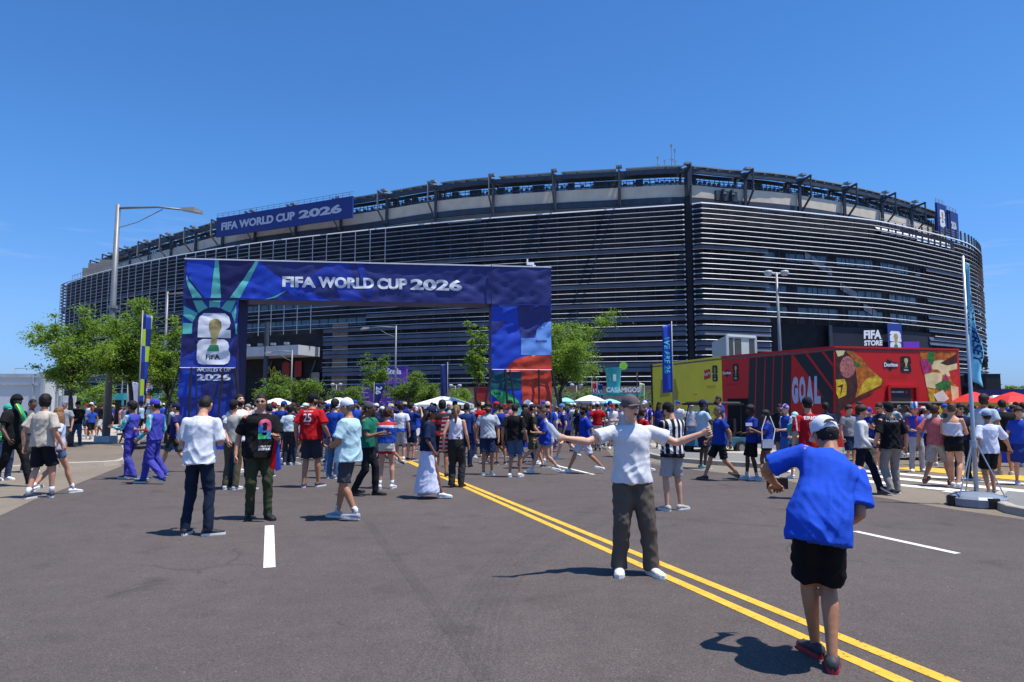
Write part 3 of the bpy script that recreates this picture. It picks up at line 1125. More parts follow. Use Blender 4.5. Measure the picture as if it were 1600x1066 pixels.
# corner pylon, loudspeaker horns, antennas
g = G(); s = rpx(1075)
g.bar(rp3(s, 1.6, 43.2), rp3(s, 1.6, 52.9), .8, .7); g.bar(rp3(s, 1.8, 50), rp3(s, -3, 52.8), .5)
SM('corner_pylon', g, M_STEEL)
for px_ in (1122, 1140):
    g = G(); s = rpx(px_)
    q = rp3(s, 2.2, 46.0)
    a = math.atan2(rn(s).y, rn(s).x)
    g.box(q, (.8, 3.0, 2.2), a); g.box(q + rn(s) * .7 + Vector((0, 0, .1)), (.7, .5, 2.4), a + .2)
    g.lathe([(.35, 0), (.45, .3), (.2, .6)], q + rn(s) * 1.2 - Vector((0, 0, .2)), 8)
    SM('loudspeaker', g, M_STEEL)
for px_, hh in ((1030, 2.6), (1052, 5.2), (1058, 4.2), (1046, 1.8)):
    g = G(); s = rpx(px_)
    q = rp3(s, -1, 52.5)
    g.tube([q, q + Vector((0, 0, hh))], .07, 6); g.box(q + Vector((0, 0, hh)), (.4, .4, .4)); g.box(q + Vector((0, 0, hh * .4)), (1.0, .3, .15))
    SM('antenna', g, M_STEEL2)
# end frame on the far left, plant on the roof, railing above the last louvre
g = G(); q0 = rpt(0)
t = Vector((-1, .82, 0)).normalized()
for z0, z1, a, b in ((51.6, 51.6, 0, 8.5), (46.5, 51.6, 8.5, 8.5), (46.5, 43.6, 8.5, 0), (43, 52, 0, 0)):
    g.bar(q0 + t * a + Vector((0, 0, z0)), q0 + t * b + Vector((0, 0, z1)), .5)
SM('end_truss', g, M_STEEL2)
g = G()
for k in range(4):
    s = s_of_px(118 + k * 9)
    q = cpt(s) - cnrm(s) * 3
    g.box((q.x, q.y, 45.2 + (k % 2) * .5), (4.2, 3, 3.4 + (k % 2)))
SM('roof_plant', g, M_WALLIN)
g = G()
for k in range(28):
    s = s_of_px(106) + k * 2.4
    g.bar(fac(s, .3, 43), fac(s, .3, 45.0), .1)
    g.bar(fac(s, .3, 44.9), fac(s + 2.4, .3, 44.9), .09)
SM('edge_railing', g, M_STEEL2, stuff=True)
# right end: white deck wall seen where two louvres stop, posts standing above the last louvre
g = G()
sa, sb = s_of_px(1384), s_of_px(1500)
for k in range(12):
    a, b = sa + (sb - sa) * k / 12, sa + (sb - sa) * (k + 1) / 12
    g.add([fac(a, .5, 40.6), fac(b, .5, 40.6), fac(b, -1.6, 43.2), fac(a, -1.6, 43.2)], [(0, 1, 2, 3)])
SM('deck_wall', g, mat('white_deck_wall', (.75, .76, .80), .6, var=.05))
sa, sb = s_of_px(1384), LEN - 8
n = 34
for k in range(n):
    s = sa + (sb - sa) * k / n
    g = G()
    hi = 43.0 + (0 if k < 6 else min(2.2, (k - 5) * .5))
    lo = 40.0 if k < 14 else 39.5
    g.bar(fac(s, .55, lo), fac(s, .55, hi + .6), .28)
    SM('edge_post', g, M_STEEL)
g = G()
for k in range(n - 1):
    s, s2 = sa + (sb - sa) * k / n, sa + (sb - sa) * (k + 1) / n
    for z in (43.4, 44.0) + ((44.6, 45.2) if k > 8 else ()):
        g.bar(fac(s, .45, z), fac(s2, .45, z), .09)
SM('edge_railing', g, M_STEEL2, stuff=True)
# diagonal stair flights glinting behind the glass on the right
for (x0, y0, x1, y1) in ((1268, 403, 1310, 432), (1322, 452, 1352, 470), (1358, 484, 1378, 497)):
    s0, s1 = s_of_px(x0), s_of_px(x1)
    za = at(x0, y0, cpt(s0).y).z; zb = at(x1, y1, cpt(s1).y).z
    g = G()
    g.add([fac(s0, -.6, za), fac(s1, -.6, zb), fac(s1, -.6, zb + 1.6), fac(s0, -.6, za + 1.6)], [(0, 1, 2, 3)])
    SM('stair_flight', g, mat('stair_pale', (.28, .33, .40), .5, var=.4, scale=.8))

# ---- big sign on the rim (left) and blue banners (right)
def rim_sign(px0, y0t, y0b, px1, y1t, y1b, out, label, texts, cat='sign'):
    fit = lambda px: next((RL * k / 500 for k in range(600) if pxs(rp3(RL * k / 500, out, 0)) >= px), RL * 1.2)
    s0, s1 = fit(px0), fit(px1)
    a, b = rp3(s0, out, 0), rp3(s1, out, 0)
    # place the corners on sight lines at the ring's distance
    za0, za1 = at(px0, y0b, a.y).z, at(px0, y0t, a.y).z
    zb0, zb1 = at(px1, y1b, b.y).z, at(px1, y1t, b.y).z
    z0, z1 = (za0 + zb0) / 2, (za1 + zb1) / 2
    root = tag(empty('rim_sign', a + Vector((0, 0, z0))), label, cat)
    d = (b - a).normalized(); nrm = Vector((d.y, -d.x, 0))
    g = G(); g.hexa([a + Vector((0, 0, z0)), b + Vector((0, 0, z0)), b - nrm * .5 + Vector((0, 0, z0)), a - nrm * .5 + Vector((0, 0, z0))],
                    [a + Vector((0, 0, z1)), b + Vector((0, 0, z1)), b - nrm * .5 + Vector((0, 0, z1)), a - nrm * .5 + Vector((0, 0, z1))])
    L = (b - a).length
    own([g.build('board', INK('sign_navy', (0.022, 0.045, 0.22)))], root)
    fm_ = plane_map(a + Vector((0, 0, z0)), d)
    H = z1 - z0
    for (s_, u0, u1, v0, v1, bold) in texts:
        own([print_text(s_, [(u0 * L, v0 * H), (u1 * L, v0 * H), (u1 * L, v1 * H), (u0 * L, v1 * H)], fm_, 'lettering', INK('pale_sign_letter', (.55, .58, .70)), None, bold * .8, None, .06, 1.0, .02)], root)
    g = G()
    k = 0
    while k * 2.0 < L:
        c = a + d * (k * 2.0) - nrm * .3
        g.bar(c + Vector((0, 0, z1)), c + Vector((0, 0, z1 + 1.2)), .09)
        k += 1
    g.bar(a - nrm * .3 + Vector((0, 0, z1 + 1.15)), b - nrm * .3 + Vector((0, 0, z1 + 1.15)), .08)
    g.bar(a - nrm * .3 + Vector((0, 0, z1 + .6)), b - nrm * .3 + Vector((0, 0, z1 + .6)), .06)
    own([g.build('safety_rail', M_STEEL2)], root)
    return root, fm_, L, H


rim_sign(328, 342, 369, 544.5, 305, 342, 5.9, 'long navy sign with pale event name and year, mounted on stadium rim', [('FIFA WORLD CUP', .045, .605, .30, .70, .045), ('2026', .635, .93, .30, .70, .05)])
rt, fm_, L_, H_ = rim_sign(1478, 316, 362, 1493, 322, 367, 3.0, 'narrow dark blue panel with white emblem on the stadium rim', [])
before = set(bpy.data.objects); emblem(L_ * .22, H_ * .2, L_ * .56, H_ * .6, fm_, None, M_LETTER, lift=.08, word=False); own([o for o in bpy.data.objects if o not in before], rt)
rt2 = rim_sign(1495, 322, 369, 1511, 340, 372, 2.5, 'dark blue panel turned edge-on at right end of the stadium rim', [('2026', .25, .75, .3, .6, .05)])

# ------------------------------------------------------------------ gateway arch
ARL = Vector((at(290, 500, 25.7).x, 25.7, 0))
ARR = Vector((at(861, 500, 27.3).x, 27.3, 0))
AU = (ARR - ARL).normalized()
AN = Vector((AU.y, -AU.x, 0))
arch = tag(empty('gateway_arch', (ARL + ARR) / 2), 'blue fabric covered gateway arch spanning the road, printed with event name and year', 'arch')


def auv(px, py):
    return px_on_plane(px, py, ARL, AU)


def wrinkle(u, w):
    # creases that fan from the corners of the stretched fabric plus slow billows
    d = 0.05 * noise.noise(Vector((u * .35, w * .6, 1.7)))
    a = noise.noise(Vector((u * .5 + w * .8, (w - u * .35) * 2.4, 4.2)))
    b = noise.noise(Vector((u * .6 - w * .9, (w + u * .5) * 2.9, 9.1)))
    d += 0.044 * (1 - abs(a) * 3.0) * .5 + 0.030 * (1 - abs(b) * 3.2) * .5
    # pull lines from the right hand corner and along the beam's lower edge
    c = noise.noise(Vector(((u - w) * 1.9, (u + w) * .28, 6.6)))
    d += 0.045 * (1 - abs(c) * 3.4) * .5 * (1 if u > 9.5 else .4)
    e = noise.noise(Vector((u * 4.1, w * .5, 3.3)))
    return d + 0.008 * e


def amap(u, w, l=0.0):
    p = ARL + AU * u + Vector((0, 0, w))
    return p + AN * (wrinkle(u, w) + l)


CUT = 0.1
M_NAVY = mat('arch_navy_fabric', (0.024, 0.030, 0.17), 0.5, var=0.04, spec=0.45, bump=0.15, bscale=3)
M_BRIGHT = INK('bright_blue_fabric', (0.018, 0.062, 0.50), .5)
M_MID = INK('mid_blue_fabric', (0.022, 0.045, 0.34), .5)
M_TEAL = INK('teal_fabric', (0.12, 0.50, 0.46), .5)
M_DNAVY = INK('deep_navy_fabric', (0.020, 0.018, 0.11), .5)
M_LBLUE = INK('light_blue_fabric', (0.18, 0.36, 0.80), .5)
M_REDF = INK('orange_red_fabric', (0.60, 0.055, 0.025), .5)
M_GRNF = INK('green_fabric', (0.05, 0.46, 0.16), .5)
M_DTEAL = INK('dark_teal_fabric', (0.012, 0.085, 0.10), .5)
M_AQUA = INK('aqua_fabric', (0.25, 0.62, 0.62), .5)

uL0, wT_L = auv(289, 404); uR1, wT_R = auv(861, 418)
uLb = auv(372, 500)[0]; uRb = auv(768, 500)[0]
WT = (wT_L + wT_R) / 2
WB = (auv(300, 466)[1] + auv(861, 477)[1]) / 2
DEP = 1.45


def fabric_panel(name, u0, u1, w0, w1, m, flare0=0.0):
    """cloth panel of the arch front with its thickness wrapped back at the edges"""
    us = sorted(set([u0, u1] + [k * CUT for k in range(int(u0 / CUT) - 1, int(u1 / CUT) + 2) if u0 < k * CUT < u1]))
    ws = sorted(set([w0, w1] + [k * CUT for k in range(int(w0 / CUT) - 1, int(w1 / CUT) + 2) if w0 < k * CUT < w1]))
    V = [amap(u, w, 0) for w in ws for u in us]
    n = len(us)
    F = [(j * n + i, j * n + i + 1, (j + 1) * n + i + 1, (j + 1) * n + i) for j in range(len(ws) - 1) for i in range(n - 1)]
    o = mesh(name, V, F, m, None, smooth=True)
    own([o], arch)
    return o


def slab(name, u0, u1, w0, w1, d0, d1, m):
    p = lambda u, w, d: ARL + AU * u + Vector((0, 0, w)) - AN * d
    g = G()
    g.hexa([p(u0, w0, d0), p(u1, w0, d0), p(u1, w0, d1), p(u0, w0, d1)], [p(u0, w1, d0), p(u1, w1, d0), p(u1, w1, d1), p(u0, w1, d1)])
    o = g.build(name, m); own([o], arch); return o


fabric_panel('beam_fabric', uL0, uR1, WB, WT, M_NAVY)
fabric_panel('leg_fabric', uL0, uLb, 0.3, WB - .02, M_MID)
fabric_panel('leg_fabric', uRb, uR1, 0.3, WB - .02, M_BRIGHT)
slab('beam_core', uL0 + .02, uR1 - .02, WB + .02, WT - .02, .14, DEP, M_NAVY)
slab('leg_core', uL0 + .02, uLb - .02, 0.2, WB + .01, .14, DEP, M_DNAVY)
slab('leg_core', uRb + .02, uR1 - .02, 0.2, WB + .01, .14, DEP, M_DNAVY)
# ballast bases (stacked weights behind blue skirts) and black truss struts
for (u0, u1) in ((uL0 - .12, uLb + .1), (uRb - .1, uR1 + .12)):
    slab('ballast_skirt', u0, u1, 0.0, .85, -.25, DEP + .2, M_BRIGHT)
M_BLK = mat('black_truss', (0.012, 0.012, 0.014), .6, var=.1)
wS = auv(300, 575)[1]


def strut(u0, w0, d0, u1, w1, d1, r=.055):
    p = lambda u, w, d: ARL + AU * u + Vector((0, 0, w)) + AN * d
    g = G(); g.tube([p(u0, w0, d0), p(u1, w1, d1)], r * .62, 6)
    own([g.build('strut', M_BLK)], arch)


for (u0, u1) in ((uL0, uLb), (uRb, uR1)):
    W3 = u1 - u0
    strut(u0 + .02, wS, .1, u0 - .45, .9, .35, .07)
    strut(u0 + W3 * .22, wS, .12, u0 + W3 * .27, .5, .5, .07)
    strut(u0 + W3 * .78, wS, .12, u0 + W3 * .76, .5, .5, .06)
    strut(u0 + W3 * .30, wS, .12, u0 + W3 * .43, .5, .5, .05)
    strut(u1 - .02, wS, .1, u1 + .35, .9, .35, .07)
    p = lambda u, w, d: ARL + AU * u + Vector((0, 0, w)) + AN * d
    g = G(); g.tube([p(u0, wS, .10), p(u1, wS, .10)], .016, 6)
    own([g.build('tension_cord', M_LETTER)], arch)

ap = lambda pts, name, m, lift=.012: own([print_poly([auv(270 + a / 3.807, 380 + b / 3.807) for a, b in pts], amap, name, m, None, CUT, lift)], arch)
# beam prints, left
ap([(86, 92), (250, 97), (226, 326), (190, 326), (84, 190)], 'print_shape', M_BRIGHT, .010)
ap([(515, 108), (400, 326), (545, 336), (680, 284), (760, 340), (940, 344), (700, 240), (600, 180)], 'print_shape', M_BRIGHT, .010)
ap([(610, 322), (700, 300), (770, 342), (600, 336)], 'print_shape', M_MID, .011)
ap([(280, 100), (490, 110), (345, 326), (289, 326)], 'print_shape', M_DNAVY, .010)
ap([(84, 190), (97, 225), (178, 326), (118, 326), (82, 225)], 'print_ray', M_TEAL, .013)
ap([(253, 97), (274, 97), (287, 326), (226, 326)], 'print_ray', M_TEAL, .013)
ap([(495, 108), (515, 108), (400, 326), (340, 326)], 'print_ray', M_TEAL, .013)
ap([(680, 282), (612, 326), (560, 334), (548, 334), (600, 318)], 'print_ray', M_TEAL, .013)
bp2 = lambda pts, name, m, lift=.012: own([print_poly([auv(430 + a / 4.706, 410 + b / 4.706) for a, b in pts], amap, name, m, None, CUT, lift)], arch)
bp2([(400, 8), (540, 10), (640, 285), (485, 285), (440, 150), (330, 160), (200, 270), (110, 270), (180, 160), (280, 90)], 'print_shape', M_MID, .010)
bp2([(600, 12), (645, 14), (722, 245), (672, 250), (640, 160)], 'print_shape', M_MID, .010)
own([print_text('FIFA', [auv(441.5, 448.5), auv(493.5, 450), auv(493.5, 434), auv(441.5, 432)], amap, 'lettering', M_LETTER, None, .035, CUT, .016, 1.0, .022),
     print_text('WORLD', [auv(498, 450), auv(584, 451.5), auv(584, 435), auv(498, 433)], amap, 'lettering', M_LETTER, None, .035, CUT, .016, 1.0, .022),
     print_text('CUP', [auv(589.5, 452), auv(636, 453), auv(636, 436), auv(589.5, 435)], amap, 'lettering', M_LETTER, None, .035, CUT, .016, 1.0, .022),
     print_text('2026', [auv(641.5, 453), auv(721.5, 455), auv(721.5, 438), auv(641.5, 436)], amap, 'lettering', M_LETTER, None, .035, CUT, .016, 1.0, .022)], arch)
# seam and turned-over edge of the beam on the right
slab('fabric_seam', uRb - .03, uRb + .0, WB, WT, -.13, -.09, M_DNAVY)
slab('hem', uL0, uR1, WT - .03, WT + .015, -.06, .3, M_LETTER)
slab('hem', uL0, uLb, WB - .035, WB - .005, -.11, -.02, M_DNAVY)
slab('hem', uRb, uR1, WB - .05, WB - .01, -.11, -.02, M_NAVY)
# left leg prints
lp = lambda pts, name, m, lift=.012: own([print_poly([auv(270 + a / 5.333, 400 + b / 5.333) for a, b in pts], amap, name, m, None, CUT, lift)], arch)
lp([(108, 372), (175, 372), (215, 470), (110, 410)], 'print_shape', M_DNAVY, .010)
lp([(80, 655), (165, 655), (230, 760), (80, 840)], 'print_shape', M_DNAVY, .010)
lp([(520, 655), (538, 655), (538, 860), (480, 800)], 'print_shape', M_DNAVY, .010)
lp([(235, 960), (535, 960), (535, 1180), (235, 1180)], 'print_shape', M_NAVY, .010)
lp([(60, 960), (235, 960), (235, 1180), (40, 1180)], 'print_shape', M_BRIGHT, .010)
lp([(520, 372), (538, 372), (538, 390), (500, 420)], 'print_shape', M_BRIGHT, .010)
for q in ([(170, 372), (245, 372), (298, 440), (212, 475)], [(307, 372), (397, 372), (396, 440), (303, 440)], [(455, 372), (525, 372), (485, 475), (402, 440)],
          [(530, 405), (530, 490), (520, 560), (490, 475)], [(538, 565), (538, 652), (522, 652), (522, 565)], [(90, 415), (90, 500), (165, 555), (208, 478)], [(84, 558), (164, 562), (164, 650), (80, 650)]):
    lp(q, 'print_ray', M_TEAL, .013)
lp(circle(340, 605, 178, 178, 40), 'print_disc', M_DNAVY, .020)
e0 = auv(270 + 200 / 5.333, 400 + 905 / 5.333); e1 = auv(270 + 492 / 5.333, 400 + 476 / 5.333)
before = set(bpy.data.objects)
emblem(e0[0], e0[1], e1[0] - e0[0], e1[1] - e0[1], amap, None, M_LETTER, cut=CUT, lift=.040)
own([print_text('WORLD CUP', [auv(306.6, 581), auv(361, 581), auv(361, 575.5), auv(306.6, 575.5)], amap, 'lettering', M_LETTER, None, .035, CUT, .016, 1.0, .022),
     print_text('2026', [auv(306.6, 595), auv(360, 595), auv(360, 584.5), auv(306.6, 584.5)], amap, 'lettering', M_LETTER, None, .035, CUT, .016, 1.0, .022)], arch)
own([o for o in bpy.data.objects if o not in before and o.parent is None], arch)
# right leg prints (the characters are left out)
qp = lambda pts, name, m, lift=.012: own([print_poly([auv(700 + a / 4.1, 400 + b / 4.1) for a, b in pts], amap, name, m, None, CUT, lift)], arch)
qp([(440, 325), (658, 325), (658, 420), (620, 425), (540, 520), (468, 520)], 'print_shape', M_NAVY, .010)
qp([(285, 420), (380, 420), (285, 500)], 'print_shape', M_NAVY, .010)
qp([(468, 525), (560, 525), (570, 470), (620, 425), (662, 420), (662, 635), (468, 635)], 'print_shape', M_LBLUE, .011)
qp([(375, 742)] + circle(560, 742, 185, 105, 14, 180, 270)[::-1][::-1] + [(560, 637), (664, 637), (664, 1010), (480, 1010), (470, 850), (468, 742)], 'print_shape', M_REDF, .013)
qp([(275, 745), (468, 745), (468, 852), (275, 852)], 'print_shape', M_DTEAL, .015)
qp([(275, 855), (300, 855)] + circle(290, 1010, 185, 155, 14, -90, 0)[::1] + [(400, 1010), (400, 965), (340, 945), (275, 880)], 'print_shape', M_GRNF, .014)
qp([(400, 968), (474, 968), (476, 1020), (380, 1020)], 'print_shape', M_AQUA, .016)
qp(circle(508, 946, 25, 25, 20), 'print_ball', M_LETTER, .020)
own([print_text('CLUTCH', [auv(700 + 562 / 4.1, 400 + 551 / 4.1), auv(700 + 632 / 4.1, 400 + 551 / 4.1), auv(700 + 632 / 4.1, 400 + 540 / 4.1), auv(700 + 562 / 4.1, 400 + 540 / 4.1)], amap, 'lettering', M_BLACKP, None, .035, CUT, .016, 1.0, .022),
     print_text('ZAYU', [auv(700 + 290 / 4.1, 400 + 889 / 4.1), auv(700 + 340 / 4.1, 400 + 891 / 4.1), auv(700 + 340 / 4.1, 400 + 877 / 4.1), auv(700 + 290 / 4.1, 400 + 875 / 4.1)], amap, 'lettering', M_BLACKP, None, .035, CUT, .016, 1.0, .022)], arch)
# camera on top of the beam
q = ARL + AU * auv(831, 412)[0] + Vector((0, 0, WT)) - AN * .4
c_ = tag(empty('security_camera', q), 'small white camera unit on top of the blue arch', 'camera')
g = G(); g.tube([(0, 0, 0), (0, 0, .22)], .02, 6); g.box((0, 0, .2), (.30, .12, .1)); own_ = g.build('housing', mat('white_plastic', (.75, .75, .75), .4, var=.03), c_)
g = G(); g.box((-.12, 0, .3), (.06, .2, .16)); g.box((.14, -.05, .1), (.14, .06, .06)); g.build('bracket', MC['white_plastic'], c_)

# ------------------------------------------------------------------ snack brand pavilion
cA = Vector((7.35, 36.8, 0)); cB = Vector((9.12, 30.3, 0)); cC = Vector((11.62, 25.1, 0)); cD = Vector((16.9, 26.3, 0))
PH = 3.68
pav = tag(empty('pavilion', (12, 29, 0)), 'single storey pavilion with yellow, black striped and red printed walls', 'pavilion')
M_PYEL = mat('mustard_print', (0.86, 0.68, 0.04), 0.55, var=0.06, scale=1.2)
M_PYEL2 = INK('ochre_print', (0.44, 0.34, 0.02))
M_PRED = mat('red_print', (0.56, 0.012, 0.010), 0.45, var=0.05, scale=1.2)
M_PRED2 = INK('dark_red_print', (0.36, 0.010, 0.008))
M_CHAR = INK('charcoal_print', (0.020, 0.021, 0.024))


def rest(p):
    own([p], pav); return p


def wall(a, b, m, d=2.2):
    dd = (b - a).normalized(); nn = Vector((dd.y, -dd.x, 0))
    g = G()
    g.hexa([a, b, b - nn * .12, a - nn * .12], [a + Vector((0, 0, PH)), b + Vector((0, 0, PH)), b - nn * .12 + Vector((0, 0, PH)), a - nn * .12 + Vector((0, 0, PH))])
    rest(g.build('wall', m))
    g = G(); g.hexa([a + nn * .03 + Vector((0, 0, PH)), b + nn * .03 + Vector((0, 0, PH)), b - nn * .2 + Vector((0, 0, PH)), a - nn * .2 + Vector((0, 0, PH))],
                    [a + nn * .03 + Vector((0, 0, PH + .06)), b + nn * .03 + Vector((0, 0, PH + .06)), b - nn * .2 + Vector((0, 0, PH + .06)), a - nn * .2 + Vector((0, 0, PH + .06))])
    rest(g.build('roof_edge', m))
    return dd, nn


wall(cA, cB, M_PYEL); wall(cB, cC, M_PRED); wall(cC, cD, M_PRED)
wall(cD, Vector((18.2, 33, 0)), M_CHAR); wall(Vector((18.2, 33, 0)), cA, M_CHAR)
g = G(); g.prism([(p.x, p.y) for p in (cA, cB, cC, cD, Vector((18.2, 33, 0)))], PH - .1, PH - .02)
rest(g.build('roof', mat('grey_roof', (.3, .3, .31), .8)))


def pw(o, b, sc, ox, oy):
    u = b - o
    fm_ = plane_map(o, u)
    conv = lambda a, c: px_on_plane(ox + a / sc, oy + c / sc, o, u)
    def P(pts, name, m, lift=.006):
        return rest(print_poly([conv(*q) for q in pts], fm_, name, m, None, None, lift))
    def T(s, q, m, bold=.03, lift=.014, name='lettering'):
        return rest(print_text(s, [conv(*k) for k in q], fm_, name, m, None, bold, None, lift))
    def E(x0, y0, x1, y1, black=M_BLACKP):
        a, c = conv(x0, y0), conv(x1, y1)
        before = set(bpy.data.objects)
        emblem(a[0], a[1], c[0] - a[0], c[1] - a[1], fm_, None, black, black=M_LETTER, lift=.012)
        for o_ in bpy.data.objects:
            if o_ not in before:
                rest(o_)
    return P, T, E, conv


# yellow wall (crop scale 4.442, origin 1000,520)
P, T, E, cv = pw(cA, cB, 4.442, 1000, 520)
P([(145, 330), (190, 300), (215, 330), (205, 440), (140, 450)], 'print_chip', M_PYEL2)
P([(215, 330), (245, 320), (268, 420), (262, 470), (235, 465)], 'print_chip', M_PYEL2)
P([(445, 262), (488, 252), (490, 314), (446, 328)], 'print_badge', M_PRED, .008)
T("Lay's", [(449, 305), (486, 295), (486, 268), (449, 278)], M_LETTER, .03)
E(505, 340, 538, 224)
T('OFFICIAL SUPPORTER', [(462, 376), (526, 372), (526, 366), (462, 369)], M_PRED2, .0)
T('OF THE TOURNAMENT', [(464, 388), (522, 385), (522, 379), (464, 381)], M_PRED2, .0)
P([(370, 428), (398, 427), (398, 430), (370, 431)], 'print_mark', M_CHAR)
# red and striped wall (crop scale 4, origin 1120,530)
P, T, E, cv = pw(cB, cC, 4.0, 1120, 530)
P([(205, 118), (466, 97), (458, 680), (185, 690)], 'print_stripe_field', M_CHAR)
for (a, b) in (((250, 116), (232, 690)), ((305, 111), (286, 690)), ((358, 106), (340, 690)), ((412, 102), (398, 690))):
    P([(a[0] - 3, a[1]), (a[0] + 3, a[1]), (b[0] + 3, b[1]), (b[0] - 3, b[1])], 'print_stripe', M_PRED, .010)
P([(478, 99), (728, 72), (728, 450), (700, 420), (640, 318), (560, 210)], 'print_band', M_CHAR, .008)
P([(640, 330), (728, 460), (728, 520), (660, 420)], 'print_band', M_CHAR, .008)
for (a, b) in (((553, 90), (732, 322)), ((655, 80), (733, 172))):
    P([(a[0], a[1]), (a[0] + 18, a[1] - 1), (b[0], b[1] - 12), (b[0], b[1] + 10)], 'print_stripe', M_PRED, .011)
M_GOALP = INK('pale_blue_letter', (0.42, 0.47, 0.62))
for s, x0, x1, y0, y1 in (('G', 471, 512, 404, 236), ('O', 516, 558, 404, 234), ('A', 561, 607, 404, 233), ('L', 611, 652, 404, 231)):
    T(s, [(x0, y0), (x1, y0 - 1), (x1 - 3, y1 - 1), (x0, y1)], M_GOALP, .07)
T('Doritos', [(38, 222), (90, 218), (90, 200), (38, 204)], M_LETTER, .04)
P([(50, 204), (62, 190), (80, 200)], 'print_triangle', M_BLACKP, .009); P([(52, 224), (78, 222), (64, 240)], 'print_triangle', M_BLACKP, .009)
E(103, 262, 136, 152)
T('OFFICIAL SUPPORTER', [(60, 290), (150, 285), (150, 278), (60, 283)], M_PRED2, .0)
# door recess, dark with a stack of crates
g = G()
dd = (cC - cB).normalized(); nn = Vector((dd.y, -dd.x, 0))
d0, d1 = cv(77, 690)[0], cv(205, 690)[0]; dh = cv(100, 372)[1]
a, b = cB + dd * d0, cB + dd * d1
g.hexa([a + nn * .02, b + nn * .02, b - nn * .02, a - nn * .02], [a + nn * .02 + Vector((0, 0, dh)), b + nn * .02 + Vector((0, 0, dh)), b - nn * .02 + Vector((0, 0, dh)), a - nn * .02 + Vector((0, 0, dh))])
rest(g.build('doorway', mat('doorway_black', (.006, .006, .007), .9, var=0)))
for z in (.25, .45):
    g = G(); g.bar(a + nn * .12 + Vector((0, 0, z)), b + nn * .12 + Vector((0, 0, z)), .08); rest(g.build('door_sill_rail', M_STEEL))
# front red wall
P, T, E, cv = pw(cC, cD, 4.0, 1120, 530)
food = lambda k, c, v=.5, s=6.0: mat(k, c, .5, var=v, scale=s, detail=6)
F_OR = food('roasted_orange_print', (.50, .13, .012)); F_DK = food('dark_brown_print', (.06, .018, .010)); F_MEAT = food('minced_meat_print', (.42, .14, .12), .7, 16)
F_YEL = food('yellow_pepper_print', (.62, .40, .02)); F_CHEESE = food('cheese_print', (.72, .62, .30), .2, 3); F_LEAF = food('herb_green_print', (.03, .18, .03), .6, 9)
F_ONI = food('onion_print', (.36, .03, .14)); F_TOM = food('tomato_print', (.52, .03, .02), .3)
F_CUBE = food('white_cube_print', (.74, .72, .58), .1, 3)
P([(740, 70), (845, 72), (905, 115), (955, 180), (1038, 250), (1032, 292), (960, 330), (862, 375), (790, 400), (745, 420)], 'print_chip', F_DK, .008)
P([(800, 72), (848, 74), (905, 118), (955, 182), (1036, 252), (1028, 288), (955, 325), (865, 366), (880, 300), (870, 210), (850, 120)], 'print_chip', F_OR, .010)
P([(930, 250), (1000, 225), (1034, 255), (1024, 286), (955, 322), (880, 352), (890, 320)], 'print_chip_edge', F_YEL, .012)
P(circle(815, 175, 48, 70, 18), 'print_topping', F_MEAT, .012)
P([(742, 255), (795, 248), (812, 285), (808, 350), (760, 372), (746, 340)], 'print_pepper', F_YEL, .013)
P([(742, 300), (790, 280), (770, 360), (775, 300)], 'print_leaf', F_DK, .015)
P([(850, 130), (885, 150), (905, 165), (880, 175), (858, 158)], 'print_leaf', F_LEAF, .014)
P([(742, 72), (800, 72), (790, 100), (755, 110)], 'print_chip', F_CHEESE, .012)
P([(742, 420), (850, 385), (980, 330), (960, 350), (830, 410), (745, 460)], 'print_shadow', F_DK, .009)
P([(1265, 76), (1498, 78), (1514, 700), (1385, 690), (1300, 250)], 'print_salad', F_OR, .008)
P([(1268, 130), (1310, 122), (1338, 150), (1340, 200), (1290, 215)], 'print_onion', F_ONI, .012)
P([(1340, 140), (1400, 130), (1500, 150), (1502, 210), (1430, 240), (1380, 190), (1345, 190)], 'print_cheese', F_CHEESE, .010)
P([(1320, 80), (1352, 78), (1360, 130), (1345, 160), (1325, 150), (1312, 110)], 'print_leaf', F_LEAF, .014)
P([(1297, 222), (1350, 208), (1412, 212), (1400, 280), (1360, 310), (1310, 300)], 'print_cheese', F_CHEESE, .011)
P([(1395, 150), (1500, 90), (1500, 150), (1440, 165)], 'print_tomato', F_DK, .012)
P([(1448, 200), (1504, 185), (1508, 300), (1470, 260)], 'print_tomato', F_TOM, .012)
P([(1425, 215), (1445, 240), (1438, 290), (1405, 270)], 'print_onion', F_ONI, .014)
P([(1362, 285), (1420, 255), (1465, 270), (1455, 310), (1410, 328), (1372, 305)], 'print_leaf', F_LEAF, .016)
P([(1460, 290), (1508, 300), (1512, 400), (1470, 390)], 'print_cheese', F_CHEESE, .012)
P([(1318, 310), (1362, 320), (1360, 400), (1340, 470), (1330, 380)], 'print_pepper', F_YEL, .012)
P([(1352, 348), (1410, 318), (1450, 372), (1392, 412)], 'print_cube', F_CUBE, .018)
P([(1455, 400), (1512, 390), (1514, 520), (1440, 480)], 'print_pepper', F_YEL, .012)
P([(1390, 420), (1440, 440), (1400, 560), (1385, 520)], 'print_pepper', F_YEL, .013)
T('Doritos', [(1043, 173), (1129, 173), (1129, 147), (1043, 147)], M_LETTER, .045, .02)
P([(1056, 146), (1064, 124), (1108, 146)], 'print_triangle', M_BLACKP, .010); P([(1066, 176), (1106, 176), (1082, 198)], 'print_triangle', M_BLACKP, .010)
P([(1040, 145), (1131, 145), (1131, 176), (1040, 176)], 'print_backing', M_CHAR, .009)
E(1150, 208, 1211, 107)
T('OFFICIAL SUPPORTER', [(1075, 233), (1190, 231), (1190, 225), (1075, 227)], M_PRED2, .0)
T('OF THE TOURNAMENT', [(1083, 246), (1186, 244), (1186, 237), (1083, 239)], M_PRED2, .0)
